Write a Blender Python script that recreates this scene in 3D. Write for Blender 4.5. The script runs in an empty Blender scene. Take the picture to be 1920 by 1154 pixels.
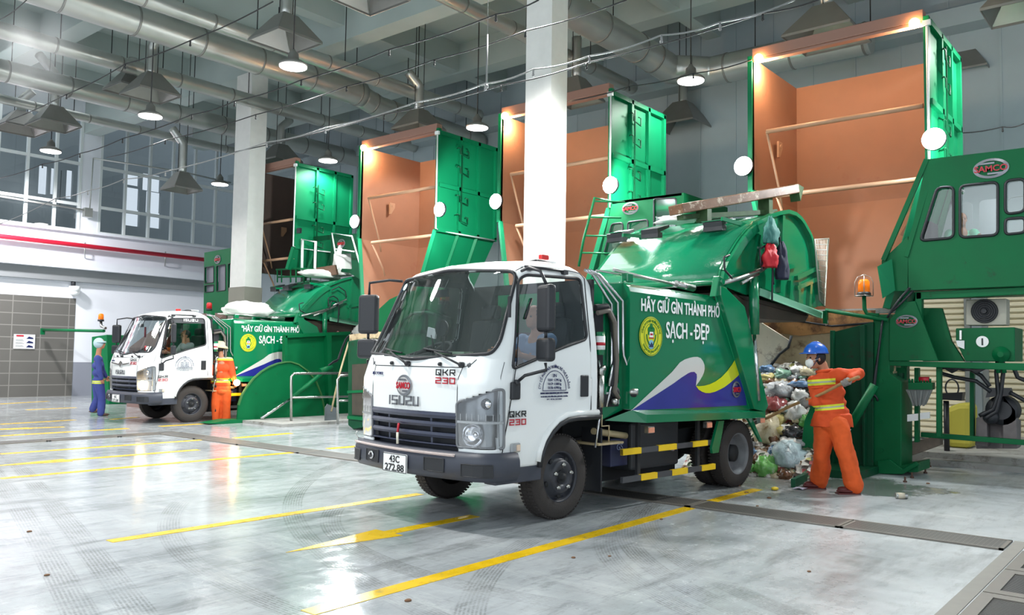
import bpy, math, random
from mathutils import Vector, Matrix
from mathutils import noise as mnoise
R_ = math.radians
S = bpy.context.scene
COL = S.collection
random.seed(7)
# ---------------------------------------------------------------- camera
F_PX = 1565.0
YAW, PITCH, ROLL = R_(50.42), R_(3.52), R_(0.87)
CAM_H = 1.45
_f = Vector((math.sin(YAW)*math.cos(PITCH), math.cos(YAW)*math.cos(PITCH), math.sin(PITCH)))
_r = Vector((math.cos(YAW), -math.sin(YAW), 0))
_u = _r.cross(_f)
_c, _s = math.cos(ROLL), math.sin(ROLL)
CR = _c*_r + _s*_u
CU = -_s*_r + _c*_u
cd = bpy.data.cameras.new('camera'); cam = bpy.data.objects.new('camera', cd); COL.objects.link(cam)
cd.sensor_width = 36.0; cd.lens = F_PX/1920*36; cd.clip_start = .05; cd.clip_end = 300
m = Matrix.Identity(4)
for i in range(3):
    m[i][0] = CR[i]; m[i][1] = CU[i]; m[i][2] = -_f[i]
m[2][3] = CAM_H
cam.matrix_world = m
S.camera = cam
# ---------------------------------------------------------------- world, exposure, large lights
S.view_settings.view_transform = 'Standard'
S.view_settings.look = 'None'
S.view_settings.gamma = 1.0
S.view_settings.use_curve_mapping = False
S.view_settings.exposure = 0.0
W = bpy.data.worlds.new('sky'); S.world = W; W.use_nodes = True
bg = W.node_tree.nodes['Background']
bg.inputs[0].default_value = (0.80, 0.90, 1.0, 1); bg.inputs[1].default_value = .95
def lamp(name, kind, loc, energy, color=(1, 1, 1), size=1.0, sizey=None, aim=None, spot=None, blend=.6, parent=None):
    l = bpy.data.lights.new(name, kind); o = bpy.data.objects.new(name, l); COL.objects.link(o)
    l.energy = energy; l.color = color; o.location = loc
    if kind == 'AREA':
        l.size = size
        if sizey: l.shape = 'RECTANGLE'; l.size_y = sizey
    else:
        l.shadow_soft_size = size
    if kind == 'SPOT': l.spot_size = R_(spot); l.spot_blend = blend
    if aim is not None:
        d = Vector(aim)-Vector(loc); o.rotation_euler = d.to_track_quat('-Z', 'Y').to_euler()
    return o
# daylight coming in through the open side of the hall behind the camera, and the high bay lamps out of frame
lamp('daylight', 'AREA', (-5, 6, 5.0), 640, (.90, .96, 1), 16, 7, aim=(8, 9, 1.0))
lamp('daylight', 'AREA', (4, -6, 5.0), 150, (.90, .96, 1), 14, 7, aim=(8, 6, 1.0))
for p in [(8.56, 6.97), (3.74, 6.97), (3.74, 12.13), (3.74, 17.2), (3.74, 22.3), (13.38, 1.8)]:
    lamp('high_bay_and_fill_light', 'SPOT', (p[0], p[1], 6.4), 950 if p[1] > 5 else 620, (1, .98, .95), .22, aim=(p[0], p[1], 0), spot=150, blend=.35)
lamp('high_bay_and_fill_light', 'SPOT', (8.56, 1.8, 6.4), 90, (1, .98, .95), .22, aim=(8.56, 1.8, 0), spot=150, blend=.35)
for x_ in (3.9, 8.56): lamp('high_bay_and_fill_light', 'SPOT', (x_, 26.2, 6.4), 1500, (1, .98, 1), .22, aim=(x_, 28.2, 3.0), spot=160, blend=.35)  # unseen spots added to brighten the left wall, tilted towards it
# ---------------------------------------------------------------- pixel rays of the 1920x1154 photo, for placing by plane
def ray(x, y):
    return CR*((x-960)/F_PX) - CU*((y-577)/F_PX) + _f
def on(ax, x, y, v):
    d = ray(x, y); o = Vector((0, 0, CAM_H)); t = (v-o[ax])/d[ax]; return o+d*t
def oX(x, y, v): return on(0, x, y, v)
def oY(x, y, v): return on(1, x, y, v)
def oZ(x, y, v=0.0): return on(2, x, y, v)
# ---------------------------------------------------------------- materials
MATS = {}
def lin(c):
    return tuple(((v/255)/12.92 if v/255 <= .04045 else ((v/255+.055)/1.055)**2.4) for v in c)
def mat(name, rgb, rough=.5, metal=0.0, noise=0.0, nscale=8.0, bump=0.0, bscale=40.0, dirt=None, dirtamt=0.0, dscale=3.0, emit=None, estr=0.0, coat=0.0, srgb=True, stretch=None):
    if name in MATS: return MATS[name]
    M = bpy.data.materials.new(name); M.use_nodes = True; N = M.node_tree.nodes; L = M.node_tree.links
    b = N['Principled BSDF']; col = lin(rgb) if srgb else rgb
    b.inputs['Base Color'].default_value = (*col, 1); b.inputs['Roughness'].default_value = rough; b.inputs['Metallic'].default_value = metal
    b.inputs['Coat Weight'].default_value = coat; b.inputs['Coat Roughness'].default_value = .08
    tc = N.new('ShaderNodeTexCoord'); vec = tc.outputs['Object']
    if stretch:
        mp = N.new('ShaderNodeMapping'); mp.inputs['Scale'].default_value = stretch; L.new(vec, mp.inputs[0]); vec = mp.outputs[0]
    src = None
    if noise:
        n = N.new('ShaderNodeTexNoise'); n.inputs['Scale'].default_value = nscale; n.inputs['Detail'].default_value = 6; L.new(vec, n.inputs['Vector'])
        mr = N.new('ShaderNodeMapRange'); mr.inputs[1].default_value = .3; mr.inputs[2].default_value = .7; mr.inputs[3].default_value = 1-noise; mr.inputs[4].default_value = 1+noise*.6
        L.new(n.outputs[0], mr.inputs[0])
        mx = N.new('ShaderNodeMix'); mx.data_type = 'RGBA'; mx.blend_type = 'MULTIPLY'; mx.inputs[0].default_value = 1
        mx.inputs[6].default_value = (*col, 1); L.new(mr.outputs[0], mx.inputs[7]); src = mx.outputs[2]
        mr2 = N.new('ShaderNodeMapRange'); mr2.inputs[3].default_value = max(.02, rough-.12); mr2.inputs[4].default_value = min(1, rough+.12)
        L.new(n.outputs[0], mr2.inputs[0]); L.new(mr2.outputs[0], b.inputs['Roughness'])
    if dirt:
        n = N.new('ShaderNodeTexNoise'); n.inputs['Scale'].default_value = dscale; n.inputs['Detail'].default_value = 9; n.inputs['Roughness'].default_value = .7; L.new(vec, n.inputs['Vector'])
        mr = N.new('ShaderNodeMapRange'); mr.inputs[1].default_value = .66-dirtamt*.4; mr.inputs[2].default_value = .74-dirtamt*.3; L.new(n.outputs[0], mr.inputs[0])
        mx = N.new('ShaderNodeMix'); mx.data_type = 'RGBA'
        L.new(mr.outputs[0], mx.inputs[0])
        if src: L.new(src, mx.inputs[6])
        else: mx.inputs[6].default_value = (*col, 1)
        mx.inputs[7].default_value = (*lin(dirt), 1); src = mx.outputs[2]
    if src: L.new(src, b.inputs['Base Color'])
    if 'green' in name and 'truck' not in name: b.inputs['Specular IOR Level'].default_value = .22
    if bump:
        n = N.new('ShaderNodeTexNoise'); n.inputs['Scale'].default_value = bscale; n.inputs['Detail'].default_value = 5; L.new(vec, n.inputs['Vector'])
        bp = N.new('ShaderNodeBump'); bp.inputs['Strength'].default_value = bump; bp.inputs['Distance'].default_value = .02; L.new(n.outputs[0], bp.inputs['Height']); L.new(bp.outputs[0], b.inputs['Normal'])
    if emit: b.inputs['Emission Color'].default_value = (*emit, 1); b.inputs['Emission Strength'].default_value = estr
    MATS[name] = M; return M
def glassmat(name, tint=(.8, .85, .85), amt=.12, rough=.02):
    M = bpy.data.materials.new(name); M.use_nodes = True; N = M.node_tree.nodes; L = M.node_tree.links
    for n in list(N): N.remove(n)
    out = N.new('ShaderNodeOutputMaterial'); t = N.new('ShaderNodeBsdfTransparent'); t.inputs[0].default_value = (*tint, 1)
    g = N.new('ShaderNodeBsdfGlossy'); g.inputs['Roughness'].default_value = rough; g.inputs[0].default_value = (1, 1, 1, 1)
    fr = N.new('ShaderNodeLayerWeight'); fr.inputs[0].default_value = .35
    mr = N.new('ShaderNodeMapRange'); mr.inputs[3].default_value = amt*.5; mr.inputs[4].default_value = min(1, amt*5); L.new(fr.outputs['Fresnel'], mr.inputs[0])
    mx = N.new('ShaderNodeMixShader'); L.new(mr.outputs[0], mx.inputs[0]); L.new(t.outputs[0], mx.inputs[1]); L.new(g.outputs[0], mx.inputs[2]); L.new(mx.outputs[0], out.inputs[0])
    MATS[name] = M; return M
GREEN = mat('green_paint', (0, 98, 56), .48, coat=.0, noise=.10, nscale=2.5, dirt=(30, 70, 45), dirtamt=.12, dscale=4)
TGREEN = mat('truck_green_paint', (8, 118, 76), .16, coat=.7)
DGREEN = mat('worn_green_paint', (10, 72, 46), .45, noise=.2, nscale=3, dirt=(40, 52, 38), dirtamt=.25, dscale=5)
LGREEN = mat('hopper_green_paint', (5, 112, 72), .5, noise=.08, nscale=2)
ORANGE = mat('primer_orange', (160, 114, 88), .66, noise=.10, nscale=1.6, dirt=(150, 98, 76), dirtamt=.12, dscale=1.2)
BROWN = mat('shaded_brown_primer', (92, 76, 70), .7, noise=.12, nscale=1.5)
PIPEM = mat('primer_pipe', (182, 142, 112), .5)
WHITE = mat('white_body_paint', (238, 241, 241), .22, coat=.5)
BLACK = mat('black_plastic', (34, 36, 41), .42, bump=.1, bscale=200)
NAVYB = mat('grey_black_bumper', (58, 62, 74), .45)
DARK = mat('dark_interior', (30, 32, 36), .7)
SEATM = mat('seat_fabric', (52, 52, 56), .85)
DASH = mat('dashboard_plastic', (78, 82, 86), .6)
RUBBER = mat('tyre_rubber', (52, 47, 45), .75, noise=.15, nscale=10, bump=.15, bscale=60)
RIM = mat('wheel_rim_paint', (50, 52, 60), .42, noise=.15, nscale=8)
RIM2 = mat('grey_wheel_rim', (112, 114, 118), .5, noise=.2, nscale=6)
STEEL = mat('bare_steel', (190, 190, 186), .3, 1.0, noise=.08, nscale=10)
CHROME = mat('chrome', (225, 225, 228), .1, 1.0)
GALV = mat('galvanised_duct', (186, 188, 184), .34, .75, noise=.06, nscale=3, bump=.03, bscale=9)
HOODM = mat('galvanised_hood', (138, 137, 133), .42, .55, noise=.1, nscale=3)
CONC = mat('concrete', (158, 158, 154), .8, noise=.15, nscale=4, bump=.1, dirt=(110, 106, 98), dirtamt=.3)
COLW = mat('white_column_plaster', (225, 224, 220), .7, noise=.04, nscale=6, bump=.05)
COLG = mat('grey_column_base', (134, 132, 122), .75, noise=.06, nscale=3)
BLUEH = mat('blue_plastic', (28, 92, 190), .28, coat=.4)
WTXT = mat('white_lettering', (245, 246, 246), .35)
BTXT = mat('black_lettering', (26, 28, 32), .4)
RTXT = mat('red_lettering', (186, 28, 48), .35)
BLTXT = mat('blue_lettering', (34, 42, 92), .4)
WAVEW = mat('wave_white', (206, 208, 204), .25, coat=.4)
WAVEB = mat('wave_blue', (40, 46, 140), .2, coat=.6, noise=.15, nscale=1.5)
WAVEY = mat('wave_yellow', (206, 214, 32), .25, coat=.4)
YEL = mat('yellow_paint', (236, 196, 20), .5, noise=.06, nscale=6)
SEALY = mat('seal_yellow', (214, 214, 40), .35)
GLASS = glassmat('clear_glass', (.72, .78, .78), .19)
CGLASS = glassmat('cabin_glass', (.86, .92, .92), .10)
LENS = glassmat('lens_glass', (.9, .92, .94), .25, .05)
AMBER = mat('amber_lens', (255, 120, 20), .15, emit=(1, .28, .02), estr=.25)
PINKLENS = mat('salmon_lens', (226, 150, 120), .25)
REDL = mat('red_lens', (205, 40, 40), .25)
EMW = mat('lit_lamp', (255, 255, 255), .5, emit=(1, .98, .95), estr=9)
EMF = mat('lit_floodlight', (255, 255, 255), .5, emit=(.9, .97, 1), estr=45)
SILV = mat('silver_lettering', (128, 130, 136), .3, .5)
EMO = mat('lit_warm_lamp', (255, 220, 160), .5, emit=(1, .55, .2), estr=45)
EMH = mat('lit_headlamp', (255, 240, 200), .5, emit=(1, .72, .42), estr=14)
SKIN = mat('skin', (176, 122, 92), .55)
HAIRM = mat('black_hair', (22, 20, 20), .6)
GLOVE = mat('grey_knit_glove', (132, 126, 122), .85, bump=.3, bscale=150)
MASKM = mat('white_mask_fabric', (225, 226, 224), .8)
WOOD = mat('wooden_handle', (166, 128, 84), .6, noise=.2, nscale=20, stretch=(1, 1, .2))
BAMBOO = mat('pale_wood', (178, 160, 124), .6, noise=.2, nscale=12)
GREYP = mat('grey_panel', (120, 124, 122), .5)
WALLG = mat('grey_wall', (132, 139, 146), .7)
REDPIPE = mat('red_pipe_paint', (204, 34, 58), .35)
WIREM = mat('black_wire', (30, 30, 32), .5)
MESHM = mat('galvanised_mesh', (150, 152, 140), .4, .6)
SKINSH = None
# ---------------------------------------------------------------- mesh builder
class MB:
    def __init__(s, M=None): s.v = []; s.f = []; s.m = []; s.sm = []; s.p = []; s.k = -1; s.M = M
    def add(s, vs, fs, mi=0, smooth=False):
        n = len(s.v); s.k += 1
        for p in vs:
            p = Vector(p); s.v.append(s.M @ p if s.M else p)
        for f in fs: s.f.append([n+i for i in f]); s.m.append(mi); s.sm.append(smooth); s.p.append(s.k)
        return s
    def box(s, a, b, mi=0, M=None):
        x0, y0, z0 = a; x1, y1, z1 = b
        vs = [(x0, y0, z0), (x1, y0, z0), (x1, y1, z0), (x0, y1, z0), (x0, y0, z1), (x1, y0, z1), (x1, y1, z1), (x0, y1, z1)]
        if M: vs = [M @ Vector(p) for p in vs]
        return s.add(vs, [(0, 3, 2, 1), (4, 5, 6, 7), (0, 1, 5, 4), (1, 2, 6, 5), (2, 3, 7, 6), (3, 0, 4, 7)], mi)
    def cbox(s, c, d, mi=0, rz=0, rx=0, ry=0):
        M = Matrix.Translation(c) @ Matrix.Rotation(rz, 4, 'Z') @ Matrix.Rotation(ry, 4, 'Y') @ Matrix.Rotation(rx, 4, 'X')
        h = [k/2 for k in d]; return s.box([-k for k in h], h, mi, M)
    def beam(s, p0, p1, w, h, mi=0, up=(0, 0, 1)):
        p0 = Vector(p0); p1 = Vector(p1); d = (p1-p0); L = d.length; d.normalize(); up = Vector(up)
        if abs(d.dot(up)) > .98: up = Vector((1, 0, 0))
        sd = d.cross(up).normalized(); u = sd.cross(d)
        vs = []
        for p in (p0, p1):
            for a, b in ((-1, -1), (1, -1), (1, 1), (-1, 1)): vs.append(p+sd*a*w/2+u*b*h/2)
        return s.add(vs, [(0, 3, 2, 1), (4, 5, 6, 7), (0, 1, 5, 4), (1, 2, 6, 5), (2, 3, 7, 6), (3, 0, 4, 7)], mi)
    def prism(s, pts, ax, a, b, mi=0):
        n = len(pts)
        def mk(p, t):
            if ax == 0: return (t, p[0], p[1])
            if ax == 1: return (p[0], t, p[1])
            return (p[0], p[1], t)
        vs = [mk(p, a) for p in pts]+[mk(p, b) for p in pts]
        fs = [list(range(n))[::-1], list(range(n, 2*n))]+[(i, (i+1) % n, n+(i+1) % n, n+i) for i in range(n)]
        return s.add(vs, fs, mi)
    def tube(s, path, r, n=10, mi=0, cap=True, closed=False, smooth=True):
        P = [Vector(p) for p in path]; k = len(P); rs = r if isinstance(r, (list, tuple)) else [r]*k
        vs = []; prev = None
        for i, p in enumerate(P):
            if closed: d = (P[(i+1) % k]-P[i-1])
            else: d = P[min(i+1, k-1)]-P[max(i-1, 0)]
            if d.length < 1e-9: d = Vector((0, 0, 1))
            d.normalize()
            if prev is None:
                a = Vector((0, 0, 1)) if abs(d.z) < .9 else Vector((1, 0, 0)); prev = d.cross(a).normalized()
            prev = (prev-d*prev.dot(d)).normalized(); q = d.cross(prev)
            for j in range(n):
                t = 2*math.pi*j/n; vs.append(p+(prev*math.cos(t)+q*math.sin(t))*rs[i])
        fs = []
        for i in range(k if closed else k-1):
            a = i*n; b = ((i+1) % k)*n
            for j in range(n): fs.append((a+j, a+(j+1) % n, b+(j+1) % n, b+j))
        s.add(vs, fs, mi, smooth)
        if cap and not closed:
            base = len(s.v)-len(vs)
            s.f.append([base+j for j in range(n)][::-1]); s.m.append(mi); s.sm.append(False); s.p.append(s.k)
            s.f.append([base+(k-1)*n+j for j in range(n)]); s.m.append(mi); s.sm.append(False); s.p.append(s.k)
        return s
    def cyl(s, p0, p1, r, n=14, mi=0, r2=None): return s.tube([p0, p1], [r, r if r2 is None else r2], n, mi)
    def lathe(s, prof, o, axis, n=24, mi=0, smooth=True, caps=(1, 1)):
        ax = Vector(axis).normalized(); a = Vector((0, 0, 1)) if abs(ax.z) < .9 else Vector((1, 0, 0)); u = ax.cross(a).normalized(); w = ax.cross(u); o = Vector(o)
        vs = []; k = len(prof)
        for r, h in prof:
            for j in range(n):
                t = 2*math.pi*j/n; vs.append(o+ax*h+(u*math.cos(t)+w*math.sin(t))*r)
        fs = [(i*n+j, i*n+(j+1) % n, (i+1)*n+(j+1) % n, (i+1)*n+j) for i in range(k-1) for j in range(n)]
        s.add(vs, fs, mi, smooth); base = len(s.v)-len(vs)
        for i, rev in ((0, True), (k-1, False)):
            if prof[i][0] > 1e-4 and caps[0 if i == 0 else 1]:
                f = [base+i*n+j for j in range(n)]; s.f.append(f[::-1] if rev else f); s.m.append(mi); s.sm.append(False); s.p.append(s.k)
        return s
    def ball(s, c, r, n=12, mi=0, M=None, sc=(1, 1, 1)):
        c = Vector(c); vs = []; k = n//2+1
        for i in range(k+1):
            t = math.pi*i/k
            for j in range(n):
                a = 2*math.pi*j/n; p = Vector((math.sin(t)*math.cos(a)*sc[0]*r, math.sin(t)*math.sin(a)*sc[1]*r, math.cos(t)*sc[2]*r))
                vs.append(c+(M @ p if M else p))
        return s.add(vs, [(i*n+j, (i+1)*n+j, (i+1)*n+(j+1) % n, i*n+(j+1) % n) for i in range(k) for j in range(n)], mi, True)
    def sheet(s, rows, mi=0, smooth=False, thick=0):
        k = len(rows[0]); vs = [p for r in rows for p in r]
        return s.add(vs, [(i*k+j, i*k+j+1, (i+1)*k+j+1, (i+1)*k+j) for i in range(len(rows)-1) for j in range(k-1)], mi, smooth)
    def mesh(s, name, mats, inv=None):
        me = bpy.data.meshes.new(name)
        vs = [inv @ p for p in s.v] if inv else s.v
        me.from_pydata([tuple(p) for p in vs], [], [list(f) for f in s.f])
        for mt in (mats if isinstance(mats, (list, tuple)) else [mats]): me.materials.append(mt)
        me.polygons.foreach_set('material_index', s.m); me.polygons.foreach_set('use_smooth', s.sm); me.update()
        return me
LOC = {}
SPLIT = dict(edge_post=1, corner_post=1, rear_frame=1, fog_lamp_recess=2, hanger_rod=1, seam_band=1, rail_post=1, shelf_strut=1, washer_nozzle=1, sandal=3, shoe=1, eye=1, work_light=2, light_cover=1, bolt_cap=1, frame_leg=1, cross_beam=1, lock_linkage=1, flexible_hose=1, hydraulic_pipe=1, hydraulic_hose=1, hose=1, ear_loop=1, chin_strap=1, yellow_block=1, seat=3, rib=1, side_rib=1, pocket_flap=1, label_plate=1, warm_lamp=1, wheel_nut=1, guard_rail=1, platform_rail=1, cable=1, slide_rail=1, pillar_vent=1, papers=1, roof_pipe=1, red_bar=1, seal_tree=1, band=1, window_pane=1, window_seal=1, picture=1, blue_print=1, round_sticker=1, tow_hook=1, rail_tube=1, grille_bar=1, hinge=1, valve_fitting=1, roof_and_floor=1, mirror_arm=1, support_leg=1, tailgate_side=1, letter_bar=1, band_stripe=1, sill=1, chassis_and_dark_fill=99, fog_lamp=1)
def root_of(o):
    return LOC.get(o.name, Matrix.Identity(4))
def obj(name, mb, mats, parent=None, bevel=0, label=None, solid=0, local=False, seg=2):
    """links mb as ONE mesh object; coordinates are world unless local (then the thing's own frame); parts that repeat become one object each"""
    k = SPLIT.get(name)
    if k and parent is not None and mb.k+1 > k:
        for i in range(0, mb.k+1, k):
            q = MB(); idx = {}
            for f, mi, sm, p in zip(mb.f, mb.m, mb.sm, mb.p):
                if i <= p < i+k:
                    for v in f:
                        if v not in idx: idx[v] = len(q.v); q.v.append(mb.v[v])
                    q.f.append([idx[v] for v in f]); q.m.append(mi); q.sm.append(sm); q.p.append(0)
            q.k = 0
            if q.f: o = obj(name, q, mats, parent, bevel, label, solid, local, seg)
        return o
    inv = None
    if parent is not None and not local: inv = LOC[parent.name].inverted()
    me = mb.mesh(name, mats, inv)
    o = bpy.data.objects.new(name, me); COL.objects.link(o)
    if parent is not None: o.parent = parent; LOC[o.name] = LOC[parent.name]
    else: LOC[o.name] = Matrix.Identity(4)
    if solid: md = o.modifiers.new('solid', 'SOLIDIFY'); md.thickness = solid; md.offset = 0
    if bevel: md = o.modifiers.new('bevel', 'BEVEL'); md.width = bevel; md.segments = seg; md.limit_method = 'ANGLE'; md.angle_limit = R_(40)
    if label: o['label'] = label
    return o
def thing(name, label, cat, loc=(0, 0, 0), rz=0, group=None, ry=0):
    o = bpy.data.objects.new(name, None); COL.objects.link(o); o.location = loc; o.rotation_euler = (0, ry, rz); o.empty_display_size = .2
    o['label'] = label; o['category'] = cat
    if group: o['group'] = group
    LOC[o.name] = Matrix.Translation(loc) @ Matrix.Rotation(rz, 4, 'Z') @ Matrix.Rotation(ry, 4, 'Y')
    return o
def tag(o, label, cat, group=None, kind=None):
    o['label'] = label; o['category'] = cat
    if group: o['group'] = group
    if kind: o['kind'] = kind
    return o
def recenter(o, base=None):
    """moves a single-mesh thing's origin to the middle of its base"""
    vs = [v.co for v in o.data.vertices]
    c = base or Vector(((min(v.x for v in vs)+max(v.x for v in vs))/2, (min(v.y for v in vs)+max(v.y for v in vs))/2, min(v.z for v in vs)))
    c = Vector(c); o.data.transform(Matrix.Translation(-c)); o.location = c; LOC[o.name] = Matrix.Translation(c); return o
def single(name, mb, mats, label, cat, group=None, **k):
    o = recenter(obj(name, mb, mats, **k)); return tag(o, label, cat, group)
def struct(name, mb, mats, parent=None, **k):
    o = obj(name, mb, mats, parent, **k)
    if parent is None: o['kind'] = 'structure'
    return o
def copy_tree(o, parent=None):
    c = o.copy(); COL.objects.link(c); c.parent = parent
    LOC[c.name] = LOC.get(o.name, Matrix.Identity(4))
    for ch in list(o.children): copy_tree(ch, c)
    return c
def text(name, s, size, mat_, parent, M, sx=1.0, ext=.002, bold=0.0, shear=0, center=True, arc=None, width=None):
    c = bpy.data.curves.new(name, 'FONT'); c.body = s; c.size = size; c.extrude = ext; c.offset = bold; c.shear = shear
    c.align_x = 'CENTER' if center else 'LEFT'; c.resolution_u = 3
    t = bpy.data.objects.new('tmp', c); COL.objects.link(t); bpy.context.view_layer.update()
    me = bpy.data.meshes.new_from_object(t); bpy.data.objects.remove(t)
    if width:
        xs = [v.co.x for v in me.vertices]; sx = width/(max(xs)-min(xs))
    for v in me.vertices:
        v.co.x *= sx
        if arc: # text on a circle of radius arc, centred on top
            a = math.pi/2-v.co.x/arc; rr = arc+v.co.y; v.co.x = rr*math.cos(a); v.co.y = rr*math.sin(a)
    me.transform(M); me.materials.clear(); me.materials.append(mat_)
    o = bpy.data.objects.new(name, me); COL.objects.link(o)
    if parent is not None: o.parent = parent; LOC[o.name] = LOC[parent.name]
    return o
def text_w(s, size):
    c = bpy.data.curves.new('w', 'FONT'); c.body = s; c.size = size; t = bpy.data.objects.new('w', c); COL.objects.link(t); bpy.context.view_layer.update()
    me = bpy.data.meshes.new_from_object(t); bpy.data.objects.remove(t); xs = [v.co.x for v in me.vertices]; r = (min(xs), max(xs)); bpy.data.meshes.remove(me); return r
def face_m(p, n, up=(0, 0, 1)):
    """frame whose z is the outward normal n and whose y is up, at p"""
    n = Vector(n).normalized(); up = Vector(up); x = up.cross(n).normalized(); y = n.cross(x)
    m = Matrix.Identity(4)
    for i in range(3): m[i][0] = x[i]; m[i][1] = y[i]; m[i][2] = n[i]; m[i][3] = p[i]
    return m
GLY = dict(Q=[[(0, 0), (0, 1), (1, 1), (1, 0), (0, 0)], [(.55, .4), (1.0, -.05)]], K=[[(0, 0), (0, 1)], [(0, .5), (.5, .5), (1, 1)], [(.5, .5), (1, 0)]], R=[[(0, 0), (0, 1), (1, 1), (1, .45), (0, .45)], [(.5, .45), (1, 0)]],
    I=[[(.5, 0), (.5, 1)]], S=[[(1, 1), (0, 1), (0, .5), (1, .5), (1, 0), (0, 0)]], U=[[(0, 1), (0, 0), (1, 0), (1, 1)]], Z=[[(0, 1), (1, 1), (1, .55), (0, .45), (0, 0), (1, 0)]])
GLY['2'] = [[(0, 1), (1, 1), (1, .5), (0, .5), (0, 0), (1, 0)]]; GLY['3'] = [[(0, 1), (1, 1), (1, 0), (0, 0)], [(.25, .5), (1, .5)]]; GLY['0'] = [[(0, 0), (0, 1), (1, 1), (1, 0), (0, 0)]]
def block_text(name, s, M, width, height, mt, parent, th=None, dep=.004):
    """square shouldered maker lettering, centred at M's origin"""
    cw = [(.25 if c == 'I' else 1) for c in s]; gap = .28; tot = sum(cw)+gap*(len(s)-1); u = width/tot; th = th or height*.19; b = MB(M); x = -width/2
    for c, w in zip(s, cw):
        for pl in GLY[c]:
            P = [Vector((x+(p[0] if w == 1 else .5)*u*w*(1-th/(u*w) if w == 1 else 1)+(th/2 if w == 1 else 0), -height/2+th/2+p[1]*(height-th), 0)) for p in pl]
            for i in range(len(P)-1):
                d = (P[i+1]-P[i]).normalized()*th*.5; b.beam(P[i]-d, P[i+1]+d, th, dep)
        x += (w+gap)*u
    o = bpy.data.objects.new(name, b.mesh(name, mt)); COL.objects.link(o); o.parent = parent; LOC[o.name] = LOC[parent.name]; return o
def oval_badge(parent, p, n, w, h, word='SAMCO'):
    """chrome oval ring badge with a red word across it"""
    M = face_m(p, n); b = MB(M)
    k = 28; o1 = [(math.cos(2*math.pi*i/k)*w/2, math.sin(2*math.pi*i/k)*h/2) for i in range(k)]
    i1 = [(x*.8, y*.76) for x, y in o1]
    for i in range(k):
        j = (i+1) % k; b.add([(*o1[i], .006), (*o1[j], .006), (*i1[j], .012), (*i1[i], .012)], [(0, 1, 2, 3)])
        b.add([(*o1[i], 0), (*o1[j], 0), (*o1[j], .006), (*o1[i], .006)], [(0, 1, 2, 3)])
    b.box((-w*.36, h*.22, 0), (w*.10, h*.31, .008)); b.box((-w*.10, -h*.31, 0), (w*.36, -h*.22, .008))
    bd = obj('badge', b, SILV, parent, label='oval silver badge')
    LM = LOC[parent.name].inverted() @ M
    text('lettering', word, h*.42, RTXT, bd, LM @ Matrix.Translation((0, -h*.15, .014)), width=w*.92, ext=.003, bold=h*.010)
    return bd
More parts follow.
